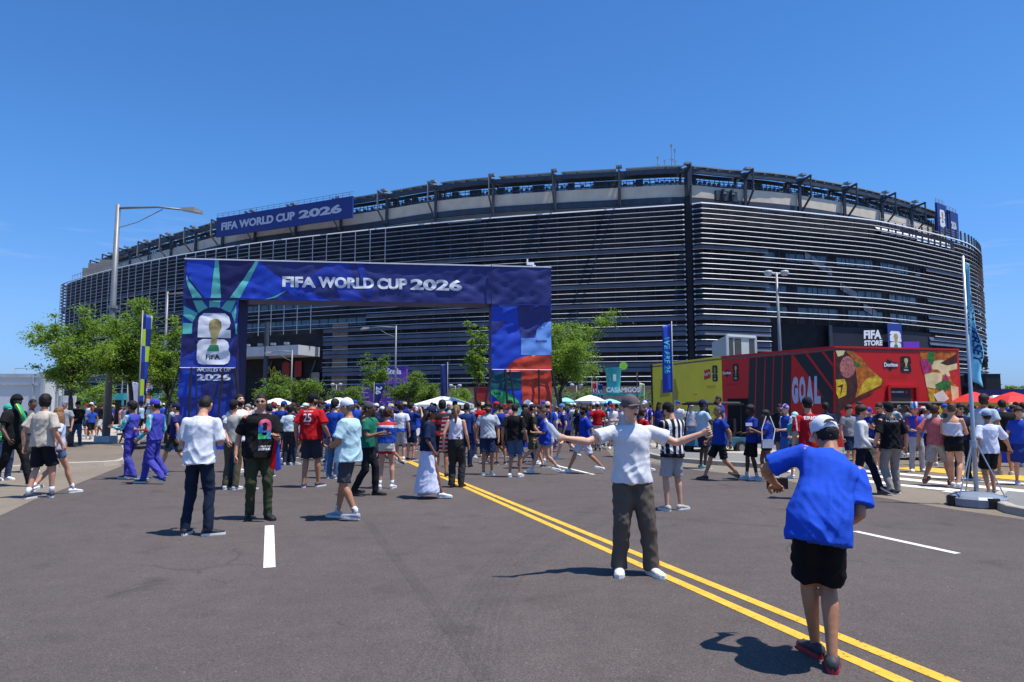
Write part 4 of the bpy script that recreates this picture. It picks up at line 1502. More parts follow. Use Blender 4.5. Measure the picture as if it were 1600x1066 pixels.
# ordering window with frame and menu panel
P([(1055, 297), (1221, 297), (1221, 460), (1055, 460)], 'window_frame', M_PRED2, .03)
P([(1068, 308), (1208, 310), (1208, 460), (1068, 460)], 'window_opening', M_CHAR, .036)
T('ORDER', [(1085, 336), (1111, 336), (1111, 326), (1085, 326)], M_LETTER, .02, .05); T('HERE', [(1116, 336), (1162, 336), (1162, 326), (1116, 326)], M_LETTER, .02, .05)
P(circle(1178, 332, 8, 8, 12), 'print_dot', M_PRED, .05)
P([(742, 420), (728, 560), (760, 560), (780, 470)], 'print_band', M_CHAR, .007)
g = G()
dd = (cD - cC).normalized(); nn = Vector((dd.y, -dd.x, 0))
w0 = cC + dd * cv(1052, 0)[0]; w1 = cC + dd * cv(1224, 0)[0]; zt = cv(1100, 296)[1]
for p0, p1 in ((w0 + Vector((0, 0, zt)), w1 + Vector((0, 0, zt))), (w0, w0 + Vector((0, 0, zt))), (w1, w1 + Vector((0, 0, zt)))):
    g.bar(p0 + nn * .06, p1 + nn * .06, .09)
rest(g.build('window_trim', M_PRED))

# ------------------------------------------------------------------ white container unit on the pavilion's far side
ac = tag(empty('air_handling_unit', at(1148, 556, 42)), 'pale grey air handling cabinet with dark louvred bays, standing behind the pavilion', 'air handler')
M_UNIT = mat('unit_light_grey', (.55, .57, .55), .55, var=.06, scale=1)
a = at(1113, 560, 44); b = at(1137, 560, 39.5); c = at(1181, 560, 40.5)
zt = at(1137, 524, 39.5).z
g = G()
g.hexa([Vector((p.x, p.y, 0)) for p in (a, b, c, Vector((c.x - .6, c.y + 4, 0)))], [Vector((p.x, p.y, zt)) for p in (a, b, c, Vector((c.x - .6, c.y + 4, 0)))])
own([g.build('cabinet', M_UNIT)], ac)
M_VENT = mat('vent_dark', (.07, .07, .065), .7)
for (k0, k1) in ((.06, .20), (.26, .48), (.78, .97)):
    p0, p1 = b.lerp(c, k0), b.lerp(c, k1)
    nn = Vector(((c - b).y, -(c - b).x, 0)).normalized()
    g = G(); g.hexa([Vector((p.x, p.y, .5)) + nn * o for p, o in ((p0, .03), (p1, .03), (p1, -.03), (p0, -.03))], [Vector((p.x, p.y, zt - .15)) + nn * o for p, o in ((p0, .03), (p1, .03), (p1, -.03), (p0, -.03))])
    own([g.build('vent', M_VENT)], ac)
g = G(); g.bar(Vector((b.x, b.y, 0)), Vector((b.x, b.y, zt + .03)), .14); g.bar(Vector((b.x, b.y, zt)), Vector((c.x, c.y, zt)), .14); g.bar(Vector((c.x, c.y, 0)), Vector((c.x, c.y, zt)), .14)
own([g.build('frame', mat('white_frame', (.72, .72, .70), .5, var=.03))], ac)

# ------------------------------------------------------------------ trees
def leaf_mat(key, c0, c1):
    m = bpy.data.materials.new(key)
    m.use_nodes = True
    nt = m.node_tree
    b = nt.nodes['Principled BSDF']
    b.inputs['Roughness'].default_value = 0.55
    b.inputs['Specular IOR Level'].default_value = 0.3
    t = nt.nodes.new('ShaderNodeTexCoord'); n = nt.nodes.new('ShaderNodeTexNoise')
    n.inputs['Scale'].default_value = 3.1; n.inputs['Detail'].default_value = 5; n.inputs['Roughness'].default_value = .8
    nt.links.new(t.outputs['Object'], n.inputs['Vector'])
    r_ = nt.nodes.new('ShaderNodeValToRGB')
    r_.color_ramp.elements[0].position = .35; r_.color_ramp.elements[0].color = (*c0, 1)
    r_.color_ramp.elements[1].position = .68; r_.color_ramp.elements[1].color = (*c1, 1)
    nt.links.new(n.outputs['Fac'], r_.inputs['Fac']); nt.links.new(r_.outputs['Color'], b.inputs['Base Color'])
    tr = nt.nodes.new('ShaderNodeBsdfTranslucent'); nt.links.new(r_.outputs['Color'], tr.inputs['Color'])
    mx_ = nt.nodes.new('ShaderNodeMixShader'); mx_.inputs[0].default_value = .42
    out = nt.nodes['Material Output']
    nt.links.new(b.outputs[0], mx_.inputs[1]); nt.links.new(tr.outputs[0], mx_.inputs[2]); nt.links.new(mx_.outputs[0], out.inputs['Surface'])
    return m


M_LEAF = leaf_mat('locust_leaf', (0.12, 0.22, 0.022), (0.34, 0.49, 0.065))
M_LEAF2 = leaf_mat('young_leaf', (0.09, 0.165, 0.022), (0.26, 0.38, 0.06))
M_BARK = mat('dark_bark', (.075, .06, .05), .95, var=.35, scale=8, bump=.5, bscale=25)


def leaves(name, centers, rads, n, size, m, parent, rs):
    n = int(n * 2.4); size *= .8
    """n elongated leaflets spread through flattened clumps"""
    centers = np.array([list(c) for c in centers]); rads = np.array(rads)
    wgt = rads ** 2 / (rads ** 2).sum()
    k = rs.choice(len(centers), n, p=wgt)
    d = rs.normal(size=(n, 3)); d /= np.linalg.norm(d, axis=1)[:, None]
    rr = np.abs(rs.normal(size=n)) * .55
    pos = centers[k] + d * (rads[k] * rr)[:, None] * np.array([1.1, 1.1, .62])
    pos[:, 2] -= .12 * rads[k] * rr ** 2
    ax = rs.normal(size=(n, 3)) * np.array([1, 1, .55]); ax /= np.linalg.norm(ax, axis=1)[:, None]
    nr = rs.normal(size=(n, 3)) + np.array([0, 0, 1.1]); nr -= (nr * ax).sum(1)[:, None] * ax; nr /= np.linalg.norm(nr, axis=1)[:, None]
    sd = np.cross(nr, ax)
    s = size * (.6 + .8 * rs.random(n))[:, None]
    a = pos - ax * s; c = pos + ax * s; b = pos + sd * s * .38 + nr * s * .08; e = pos - sd * s * .38 + nr * s * .08
    V = np.stack([a, b, c, e], 1).reshape(-1, 3)
    me = bpy.data.meshes.new(name)
    me.vertices.add(4 * n); me.vertices.foreach_set('co', V.astype(np.float32).ravel())
    me.loops.add(4 * n); me.loops.foreach_set('vertex_index', np.arange(4 * n, dtype=np.int32))
    me.polygons.add(n); me.polygons.foreach_set('loop_start', np.arange(0, 4 * n, 4, dtype=np.int32))
    me.materials.append(m); me.update(); me.validate()
    return link(bpy.data.objects.new(name, me), parent)


def tree(x, y, h, crown, label, seed, nleaf, size=.06, trunk_r=.09, fork=.42, m=None, cat='tree', group=None, base_z=0.0, low=.38):
    """crown: (rx, ry) half widths"""
    rs = np.random.RandomState(seed); rr = random.Random(seed)
    root = tag(empty('street_tree' if cat == 'tree' else 'shrub', (x, y, base_z)), label, cat, group)
    g = G()
    pts = [Vector((0, 0, -.05))]
    for k in range(1, 5):
        pts.append(Vector((rr.uniform(-.05, .05) * k, rr.uniform(-.05, .05) * k, h * fork * k / 4)))
    g.tube(pts, [trunk_r * (1.15 - .12 * k) for k in range(5)], 9)
    top = pts[-1]
    cs, rads = [], []
    limbs = G()
    nl = 11
    for k in range(nl):
        a = 2 * math.pi * (k / nl) + rr.uniform(-.3, .3)
        reach = rr.uniform(.55, 1.0)
        zt = h * (rr.uniform(low + .12, .97) if k else .98)
        if k < 2:
            reach *= .35; zt = h * .93
        end = Vector((math.cos(a) * crown[0] * reach * .76, math.sin(a) * crown[1] * reach * .76, zt))
        st = top.lerp(pts[-2], rr.random() * .6)
        mid = st.lerp(end, .5) + Vector((rr.uniform(-.1, .1), rr.uniform(-.1, .1), h * .05))
        limbs.tube([st, mid, end], [trunk_r * .5, trunk_r * .28, trunk_r * .08], 6)
        cs += [end, mid.lerp(end, .6)]; rads += [.22 * min(crown)] * 2
        for j in range(9):
            t = rr.uniform(.25, 1.05)
            base = st.lerp(mid, t * 2) if t < .5 else mid.lerp(end, (t - .5) * 2)
            off = Vector((rr.uniform(-1, 1) * crown[0] * .26, rr.uniform(-1, 1) * crown[1] * .26, rr.uniform(-.09, .09) * h))
            tip = base + off
            limbs.tube([base, base.lerp(tip, .6) + Vector((0, 0, .05)), tip], [trunk_r * .16, trunk_r * .1, trunk_r * .04], 4)
            cs.append(tip); rads.append(rr.uniform(.16, .30) * min(crown))
    g.build('trunk', M_BARK, root, True)
    limbs.build('limb', M_BARK, root, True)
    leaves('crown', cs, rads, nleaf, size, m or M_LEAF, root, rs)
    return root


tree(xof(112, 25.6), 25.6, 5.0, (1.75, 1.7), 'small leafy street tree nearest the white trailer, branches reaching left over it', 3, 9500, .062, .10, .48)
tree(xof(203, 27.5), 27.5, 5.75, (1.75, 1.7), 'full green street tree behind the tall grey lamp post', 11, 11500, .062, .10, .50)
tree(xof(262, 29.5), 29.5, 5.25, (1.35, 1.4), 'green street tree just left of the arch, behind the striped feather flag', 5, 7500, .062, .09, .45)
tree(xof(150, 46), 46, 3.1, (2.2, 1.6), 'low distant tree seen under the crowns left of the lamp post', 23, 2500, .09, .07, .4)
tree(xof(878, 44), 44, 7.1, (3.9, 3.4), 'tall spreading tree standing right behind the right arch leg', 8, 14000, .095, .14, .45)
tree(xof(746, 47), 47, 6.9, (1.1, 1.2), 'tree partly hidden behind the left edge of the right arch leg', 9, 3600, .10, .10, .45)
tree(xof(430, 58), 58, 4.2, (2.6, 2.0), 'low tree left of the slim lamp post under the entrance canopy', 31, 3800, .11, .08, .4, M_LEAF2)
tree(xof(478, 60), 60, 3.9, (2.2, 2.0), 'low tree right of the slim lamp post under the entrance canopy', 32, 3300, .11, .08, .4, M_LEAF2)
tree(xof(545, 62), 62, 3.4, (2.4, 2.0), 'low bushy tree left of the purple information wall', 33, 3000, .11, .08, .35, M_LEAF2)
tree(xof(589, 56), 56, 5.6, (1.6, 1.6), 'young pointed tree in front of the purple information wall', 34, 3300, .10, .07, .4, M_LEAF2)
tree(xof(640, 57), 57, 4.6, (2.1, 1.9), 'young tree right of the small triangular navy flag', 35, 3800, .10, .07, .4, M_LEAF2)
tree(xof(670, 60), 60, 3.6, (1.9, 1.8), 'low tree behind the white marquee tent', 36, 2600, .11, .07, .35, M_LEAF2)
tree(xof(722, 50), 50, 2.9, (1.35, 1.3), 'round dense shrub left of the right arch leg', 37, 3600, .085, .06, .25, M_LEAF, 'shrub', low=.1)
tree(xof(1035, 54), 54, 3.0, (1.9, 1.6), 'low shrub between the cup stand and the yellow wall', 38, 2600, .10, .06, .25, M_LEAF, 'shrub', low=.1)
tree(xof(905, 62), 62, 3.2, (3.0, 1.6), 'low hedge-like shrub behind the white parasol', 39, 2800, .12, .06, .25, M_LEAF, 'shrub', low=.1)
tree(xof(268, 44), 44, 2.7, (1.9, 1.3), 'low shrub with pale flowers at the foot of the left arch leg', 40, 2400, .09, .06, .25, M_LEAF2, 'shrub', low=.1)
tree(xof(1575, 130), 130, 5.2, (6, 4), 'distant tree line far right beyond the stadium', 41, 2200, .30, .2, .3, M_LEAF)

# ------------------------------------------------------------------ lamp posts
M_GALV = mat('galvanised_steel', (.22, .225, .23), .5, metal=.35, var=.12, scale=2)
M_LAMPH = mat('lamp_housing', (.30, .29, .27), .5, metal=.1, var=.08)


def lamp(x, y, h, arm, label, r=.09, heads=1, brace=True, group=None, tilt=0.0, base=True):
    root = tag(empty('street_lamp', (x, y, 0)), label, 'street lamp', group)
    root.rotation_euler = (0, R(tilt), 0)
    g = G(); g.tube([(0, 0, 0), (0, 0, h * .5), (0, 0, h)], [r * 1.25, r * 1.0, r * .72], 14)
    g.build('pole', M_GALV, root, True)
    if base:
        g = G(); g.box((0, 0, .2), (.62, .62, .34)); g.build('footing', mat('painted_footing', (.55, .56, .58), .7), root)
    sg = 1 if arm > 0 else -1
    if heads == 1:
        g = G(); g.tube([(0, 0, h - .15), (arm * .5, 0, h - .10), (arm * .82, 0, h - .22)], [.055, .045, .035], 8); g.build('arm', M_GALV, root, True)
        if brace:
            g = G(); g.tube([(0, 0, h - 1.0), (arm * .25, 0, h - .75), (arm * .56, 0, h - .2)], .018, 6); g.build('brace', M_GALV, root)
        g = G()
        L = abs(arm)
        x0, x1, x2 = arm * .80, arm * .97, arm * 1.05
        z = h - .2
        g.hexa([(x0, -.10, z - .05), (x1, -.19, z - .14), (x1, .19, z - .14), (x0, .10, z - .05)] if sg > 0 else [(x1, -.19, z - .14), (x0, -.10, z - .05), (x0, .10, z - .05), (x1, .19, z - .14)],
               [(x0, -.08, z + .06), (x1, -.16, z + .06), (x1, .16, z + .06), (x0, .08, z + .06)] if sg > 0 else [(x1, -.16, z + .06), (x0, -.08, z + .06), (x0, .08, z + .06), (x1, .16, z + .06)])
        g.hexa([(x1, -.19, z - .14), (x2, -.15, z - .19), (x2, .15, z - .19), (x1, .19, z - .14)] if sg > 0 else [(x2, -.15, z - .19), (x1, -.19, z - .14), (x1, .19, z - .14), (x2, .15, z - .19)],
               [(x1, -.16, z + .06), (x2, -.12, z - .06), (x2, .12, z - .06), (x1, .16, z + .06)] if sg > 0 else [(x2, -.12, z - .06), (x1, -.16, z + .06), (x1, .16, z + .06), (x2, .12, z - .06)])
        g.build('lamp_head', M_LAMPH, root)
        g = G(); g.tube([(0, 0, h * .56), (0, 0, h * .56 + .12)], r * 1.5, 10); g.box((.12 * sg, 0, h * .55), (.3, .1, .06)); g.build('clamp', M_GALV, root)
    else:
        for s in (-1, 1):
            g = G(); g.tube([(0, 0, h - .1), (s * .35, 0, h + .02)], .04, 6); g.build('arm', M_GALV, root)
            g = G(); g.lathe([(.05, .18), (.20, .15), (.25, .06), (.22, -.09), (.13, -.15), (.0, -.16)], (s * .50, 0, h), 12); g.build('lamp_head', mat('lamp_globe', (.42, .45, .5), .35, var=.1), root, True)
    return root


L1 = at(165, 693, 28.6)
lamp(L1.x, 28.6, at(186, 320, 28.6).z, 3.35, 'tall grey street lamp with one long arm, towering over the left trees', .125)
lamp(at(251, 700, 46).x, 46, at(250, 456, 46).z, 2.2, 'street lamp partly hidden behind the left edge of the arch', .09, group=None, brace=False)
lamp(at(454, 640, 62).x, 62, at(454, 547, 62).z, -2.3, 'slim street lamp in front of the entrance canopy seen through the arch', .08)
lamp(at(617, 640, 60).x, 60, at(617, 509, 60).z, -2.9, 'slim street lamp with arm to the left, beside the purple information wall', .085)
lamp(at(1222, 600, 42).x, 42, at(1217, 427, 42).z, 1, 'double headed lamp post rising behind the pavilion', .10, heads=2, tilt=-.6)
lamp(at(22, 600, 150).x, 150, at(22, 575, 150).z, 3.8, 'far lamp standing against the sky above white trailer', .13, brace=False)
lamp(at(190, 620, 70).x, 70, at(190, 583, 70).z, -3.0, 'small lamp seen beneath the tree crown left of the tall lamp', .07, brace=False)
lamp(at(525, 640, 90).x, 90, at(525, 601, 90).z, 1, 'short twin lamp over the crowd left of purple wall', .08, heads=2)
lamp(at(901, 640, 78).x, 78, at(901, 602, 78).z, 1, 'short twin lamp over the crowd left of the cup stand', .08, heads=2)
lamp(at(1128, 640, 70).x, 70, 4.6, 1, 'short twin lamp hidden mostly by the yellow wall', .06, heads=2) if False else None
lamp(at(711, 640, 80).x, 80, at(711, 603, 80).z, 1, 'short twin lamp above the white marquee tent', .08, heads=2)

# ------------------------------------------------------------------ flags
def flag(px, d, ytop, width, f0, f1, mats, label, text=None, side=1, r=.03, angle=0.0, base=True, dark=False, shape='feather'):
    """pole with a tall narrow banner; f0/f1 banner bottom/top heights as fractions of the pole"""
    h = at(px, ytop, d).z
    root = tag(empty('feather_flag', (xof(px, d), d, 0)), label, 'flag')
    g = G(); g.tube([(0, 0, 0), (0, 0, h)], [r * 1.2, r * .8], 8); g.build('pole', M_BLK if dark else M_GALV, root, True)
    z0, z1 = h * f0, h * f1
    n = 22
    V, F = [], []
    ca, sa = math.cos(angle), math.sin(angle)
    cols = 7
    def fp(u, v, l=0.0):
        ww = width * (1 if shape == 'feather' else (1 - u) * .9 + .1)
        x = side * (.03 + ww * v)
        y = .10 * math.sin(v * 5 + u * 3.1) * v - l
        z = z1 - (z1 - z0) * u - (0.04 * math.sin(u * 20) * v)
        if shape == 'feather' and u < .08:
            z -= (1 - u / .08) * v * .12
        return Vector((x * ca - y * sa, x * sa + y * ca, z))
    for i in range(n + 1):
        for j in range(cols + 1):
            V.append(fp(i / n, j / cols))
    for i in range(n):
        for j in range(cols):
            a = i * (cols + 1) + j
            F.append((a, a + 1, a + cols + 2, a + cols + 1))
    idx = [mats.index(mats[(i * len(mats)) // n]) if len(mats) > 1 else 0 for i in range(n) for j in range(cols)]
    if len(mats) > 2:
        pr = random.Random(int(px))
        idx = [(pr.randrange(len(mats)) if j % 3 == 0 else idx[i * cols + j]) for i in range(n) for j in range(cols)]
        idx = [((i // 4 + (j // 3) * 2) % len(mats)) for i in range(n) for j in range(cols)]
    o = mesh('banner', V, F, mats, root, idx, True)
    sol = o.modifiers.new('cloth', 'SOLIDIFY'); sol.thickness = .004
    if text:
        s, u0, u1, tm = text
        v, f = text_mesh(s, .03)
        W2 = [fp(u0 + (u1 - u0) * a, .15 + .7 * b if side > 0 else .85 - .7 * b, .02) for a, b in v]
        mesh('lettering', W2, f, tm, root)
    if base:
        g = G(); g.box((0, 0, .05), (.6, .6, .1)); g.build('base', M_BLK, root)
    return root


M_FLIME = INK('lime_print', (.38, .55, .04)); M_FNAVY = INK('flag_navy', (.012, .025, .15)); M_FCYAN = INK('cyan_print', (.06, .42, .62)); M_FBLUE = INK('flag_blue', (.015, .05, .38))
flag(216, 26, 485, .32, .32, .985, [M_FNAVY, M_FLIME, M_FBLUE], 'lime and navy feather flag in front of the left tree', None, 1, .03, 1.1)
flag(1052, 29, 502, .38, .42, .98, [M_FBLUE], 'deep blue feather flag with vertical lettering before the yellow wall', ('WE ARE 26', .2, .72, M_FCYAN), -1, .03)
flag(699, 52, 566, .5, .42, .98, [M_FNAVY], 'dark navy feather flag above the white marquee tent', None, -1, .035)
flag(584, 54, 597, .85, .25, .97, [M_FNAVY], 'triangular navy flag in front of purple information wall', ('26', .1, .35, M_LETTER), 1, .03, shape='tri')
flag(925, 60, 595, .45, .2, .97, [INK('flag_red', (.5, .02, .03))], 'small red feather flag left of the cup stand', ('SHOP', .2, .8, M_LETTER), 1)
flag(933, 58, 597, .45, .2, .97, [M_FNAVY], 'small navy feather flag left of the cup stand, beside the red one', ('SHOP', .2, .8, M_LETTER), 1)
flag(1000, 56, 596, .35, .15, .97, [INK('flag_cream', (.6, .6, .35))], 'thin pale feather flag right of the cup stand', None, 1)
flag(198, 38, 594, .8, .3, .98, [INK('flag_white', (.62, .6, .68))], 'pale lilac banner under the tree left of the striped feather flag', None, 1, .03)
flag(236, 40, 582, .5, .45, .9, [INK('flag_orange', (.55, .15, .03)), INK('flag_white2', (.6, .6, .6)), M_FBLUE], 'orange white and blue small flag beneath the left tree', None, -1)
flag(996, 60, 582, .1, .9, .95, [M_BLK], 'thin black pole standing right of the cup stand', None, 1, .06, dark=True)

# near flag stand with its round water base
fb = gp(1527, 791)
fs = tag(empty('flag_stand', fb), 'tall light blue NEW JERSEY flag on silver tripod stand with round grey base', 'flag stand')
h = at(1507, 405, fb.y).z + .05
lean = (at(1507, 405, fb.y).x - fb.x) * .35
M_SIL = mat('silver_pole', (.42, .46, .52), .35, metal=.5, var=.05)
g = G(); g.tube([(0, 0, .12), (lean * .3, 0, 1.0), (lean, 0, h)], [.036, .033, .02], 14); g.build('pole', M_SIL, fs, True)
g = G(); g.lathe([(.0, .0), (.40, .0), (.425, .03), (.425, .14), (.37, .18), (.26, .215), (.12, .235), (.06, .24), (0, .24)], (0, 0, 0), 12)
g.build('water_base', mat('grey_plastic_base', (.22, .24, .285), .35, var=.06), fs)
for k in range(12):
    a = 2 * math.pi * k / 12
    if k % 3 == 0:
        g = G(); g.box((.40 * math.cos(a), .40 * math.sin(a), .09), (.06, .16, .16), a); g.build('carry_grip', M_BLK, fs)
g = G(); g.tube([(0, 0, .93), (0, 0, 1.05)], .055, 12); g.build('collar', M_SIL, fs)
for k in range(3):
    a = R(200 + 120 * k)
    g = G(); g.tube([(.05 * math.cos(a), .05 * math.sin(a), .98), (.38 * math.cos(a), .38 * math.sin(a), .17)], .012, 6); g.build('strut', M_SIL, fs)
M_FSKY = INK('sky_blue_flag', (.22, .62, .80), .6)
V, F = [], []
n, c_n = 40, 6
def njf(u, v, l=0.0):
    z = h - .05 - u * (h - 2.06)
    wd = .05 + .17 * min(1, u * 1.3)
    x = lean * (z / h) + .02 + wd * v * (1 - .25 * math.sin(u * 9) ** 2)
    y = .035 * math.sin(v * 5 + u * 9) - l
    return Vector((x, y, z - v * .1))
for i in range(n + 1):
    for j in range(c_n + 1):
        V.append(njf(i / n, j / c_n))
for i in range(n):
    for j in range(c_n):
        a = i * (c_n + 1) + j
        F.append((a, a + 1, a + c_n + 2, a + c_n + 1))
o = mesh('banner', V, F, M_FSKY, fs, None, True); o.modifiers.new('cloth', 'SOLIDIFY').thickness = .003
v, f = text_mesh('NEW JERSEY', .03)
mesh('lettering', [njf(.28 + .55 * a, .12 + .75 * b, .025) for a, b in v], f, INK('flag_dark_blue_letter', (.01, .03, .18)), fs)

# ------------------------------------------------------------------ stands, tents, booths
M_TEALB = mat('teal_booth', (.02, .38, .42), .5, var=.06)
M_WCAN = mat('white_canvas', (.72, .71, .68), .75, var=.04, bump=.1, bscale=4)
M_WCAN_SHADED = mat('white_canvas_shaded', (.42, .40, .37), .8, var=.06)  # white canvas again, shade painted in, for the tents' left roof ends
# cup shaped drink stand
d = 52
cs = tag(empty('cup_stand', (xof(959, d), d, 0)), 'drink stand with a giant turquoise cup and lime slice over its counter roof', 'kiosk')
z0, z1 = at(959, 612, d).z, at(959, 575, d).z
g = G(); g.lathe([(0, z0 - .3), (.43, z0 - .3), (.46, z0), (.60, z1 - .05), (.64, z1), (.58, z1), (.56, z1 - .1), (0, z1 - .15)], (0, 0, 0), 24); g.build('cup', mat('turquoise_cup', (.03, .45, .47), .25, var=.08, spec=.6), cs, True)
g = G(); c = at(974, 573, d); g.tube([(c.x - cs.location.x, -.10, c.z + .05), (c.x - cs.location.x, .05, c.z + .05)], .30, 20); g.build('lime_slice', mat('lime_green', (.30, .60, .05), .5), cs)
zf0, zf1 = at(959, 618, d).z, at(959, 614, d).z
g = G(); g.box((.3, .3, (zf0 + zf1) / 2), (3.5, 2.4, (zf1 - zf0) * .7)); g.build('counter_roof', M_TEALB, cs)
for x in (-2.0, 2.0):
    g = G(); g.box((x * .5 - (.4 if x < 0 else 0), 0, zf0 / 2), (.22, .22, zf0)); g.build('post', M_TEALB, cs)
g = G(); g.box((0, .4, .55), (3.4, 1.0, 1.1)); g.build('counter', M_TEALB, cs)
v, f = text_mesh('CASAMIGOS', .04)
mesh('lettering', [(-.67 + 2.45 * a, -.92, zf1 + .02 + .38 * b) for a, b in v], f, M_LETTER, cs)
v, f = text_mesh('8', .05)
mesh('logo', [(-.12 + .22 * a, -.66, z0 + .75 + .5 * b) for a, b in v], f, M_LETTER, cs)
mesh('logo', [(-.16, -.65, z0 + .70), (.14, -.65, z0 + .70), (.14, -.65, z0 + 1.30), (-.16, -.65, z0 + 1.30)], [(0, 1, 2, 3)], INK('cup_print', (.1, .5, .5)), cs)


def parasol(px, d, ytop, wpx, cols, label, drop=.4, n=8, lift=0.0):
    h = at(px, ytop, d).z
    rad = wpx / 2 / FOC * d
    root = tag(empty('parasol', (xof(px, d), d, 0)), label, 'parasol')
    for k in range(n):
        a0, a1 = 2 * math.pi * k / n, 2 * math.pi * (k + 1) / n
        p0 = (rad * math.cos(a0), rad * math.sin(a0), h - drop); p1 = (rad * math.cos(a1), rad * math.sin(a1), h - drop)
        m0 = (rad * .5 * math.cos(a0), rad * .5 * math.sin(a0), h - drop * .38); m1 = (rad * .5 * math.cos(a1), rad * .5 * math.sin(a1), h - drop * .38)
        q0, q1 = (p0[0] * 1.0, p0[1], p0[2] - .14), (p1[0], p1[1], p1[2] - .14)
        V = [(0, 0, h), m0, m1, p0, p1, q0, q1]
        o = mesh('canopy_gore', V, [(0, 1, 2), (1, 3, 4, 2), (3, 5, 6, 4)], [cols[0], cols[-1]], root, [0, 0, 1])
        o.modifiers.new('cloth', 'SOLIDIFY').thickness = .01
    g = G(); g.tube([(0, 0, 0), (0, 0, h + .06)], .025, 8); g.build('pole', M_BLK, root)
    g = G(); g.lathe([(0, 0), (.3, 0), (.3, .08), (0, .1)], (0, 0, 0), 12); g.build('base', M_BLK, root)
    return root


M_RCAN = mat('red_canvas', (.62, .02, .02), .7, var=.06); M_YCAN = mat('yellow_canvas', (.75, .55, .06), .7, var=.05)
parasol(922, 40, 617, 50, [M_WCAN], 'white parasol over the counter left of cup stand', .35)
parasol(1583, 24, 612, 78, [M_RCAN, M_YCAN], 'red parasol with yellow edge at the far right of the plaza', .38)
parasol(1523, 25.5, 612, 66, [M_RCAN, M_YCAN], 'red parasol half hidden behind the silver flag pole', .38)
parasol(1600, 31, 619, 70, [M_YCAN, M_YCAN], 'yellow parasol behind the right hand red one', .3)
parasol(1540, 33, 620, 60, [M_YCAN, M_YCAN], 'yellow parasol between the two red ones', .3)
parasol(953, 48, 623, 38, [mat('aqua_canvas', (.25, .62, .60), .7)], 'pale aqua parasol beneath the cup stand sign', .3)
parasol(884, 50, 621, 30, [MC['aqua_canvas']], 'pale aqua parasol just right of the arch', .3)


def tent(px0, px1, d, ytop, yeave, label, cols=None, legs=True):
    cols = cols or [M_WCAN, M_WCAN_SHADED]
    x0, x1 = xof(px0, d), xof(px1, d)
    zt, ze = at(px0, ytop, d).z, at(px0, yeave, d).z
    root = tag(empty('marquee_tent', ((x0 + x1) / 2, d + 2, 0)), label, 'tent')
    w = (x1 - x0) / 2
    E = [(-w, -2, ze), (w, -2, ze), (w, 2, ze), (-w, 2, ze)]
    rg = [(-w * .15, 0, zt), (w * .15, 0, zt)]
    for nm_, q, m_ in (('roof_panel', [E[0], E[1], rg[1], rg[0]], cols[0]), ('roof_panel', [E[1], E[2], rg[1]], cols[0]), ('roof_panel', [E[2], E[3], rg[0], rg[1]], cols[0]), ('roof_panel', [E[3], E[0], rg[0]], cols[1])):
        o = mesh(nm_, q, [list(range(len(q)))], m_, root); o.modifiers.new('cloth', 'SOLIDIFY').thickness = .02
    g = G()
    for a, b in ((0, 1), (1, 2), (2, 3), (3, 0)):
        A, B = Vector(E[a]), Vector(E[b])
        g.add([A, B, B - Vector((0, 0, .28)), A - Vector((0, 0, .28))], [(0, 1, 2, 3)])
    o = g.build('valance', cols[0], root); o.modifiers.new('cloth', 'SOLIDIFY').thickness = .02
    for a in E:
        g = G(); g.tube([(a[0] * .98, a[1] * .98, 0), (a[0] * .98, a[1] * .98, ze)], .04, 6); g.build('leg', M_GALV, root)
    return root


tent(645, 735, 46, 619, 632, 'white peaked marquee tent over the middle of crowd')
tent(490, 545, 52, 621, 634, 'small white marquee tent behind the grey cap wearer')
tent(395, 445, 54, 622, 634, 'small white marquee tent behind black shirt man')
tent(1498, 1560, 34, 618, 632, 'white marquee tent under the red parasols')
tent(1560, 1640, 36, 617, 640, 'large white marquee tent at the far right edge')


def booth(px0, px1, d, ytop, dep, m, label, text=None, cat='booth', fascia=None, ybot=None, tm=None, tb=None):
    x0, x1 = xof(px0, d), xof(px1, d)
    zt = at(px0, ytop, d).z
    root = tag(empty('booth', ((x0 + x1) / 2, d, 0)), label, cat)
    w = x1 - x0
    zb = at(px0, fascia, d).z if fascia else 0
    g = G(); g.box((0, dep / 2, (zb + zt) / 2), (w, dep, zt - zb)); g.build('fascia' if fascia else 'body', m, root)
    if fascia:
        g = G(); g.box((0, dep / 2 + .2, zb / 2), (w * .96, dep * .8, zb - .02)); g.build('booth_body', M_DARK, root)
        for sx in (-.48, .48):
            g = G(); g.box((w * sx, .06, zb / 2), (.12, .12, zb)); g.build('post', m, root)
    else:
        g = G(); g.box((0, dep / 2, zt + .03), (w + .1, dep + .1, .06)); g.build('roof', m, root)
    if text:
        s, a0, a1, b0, b1 = text
        if tb:
            mesh('name_board', [(-w / 2 + w * (a0 - .05), -.02, zb + (zt - zb) * (b0 - .15)), (-w / 2 + w * (a1 + .05), -.02, zb + (zt - zb) * (b0 - .15)), (-w / 2 + w * (a1 + .05), -.02, zb + (zt - zb) * (b1 + .15)), (-w / 2 + w * (a0 - .05), -.02, zb + (zt - zb) * (b1 + .15))], [(0, 1, 2, 3)], tb, root)
        v, f = text_mesh(s, .03)
        mesh('lettering', [(-w / 2 + w * (a0 + (a1 - a0) * a), -.04, zb + (zt - zb) * (b0 + (b1 - b0) * b)) for a, b in v], f, tm or M_LETTER, root)
    return root


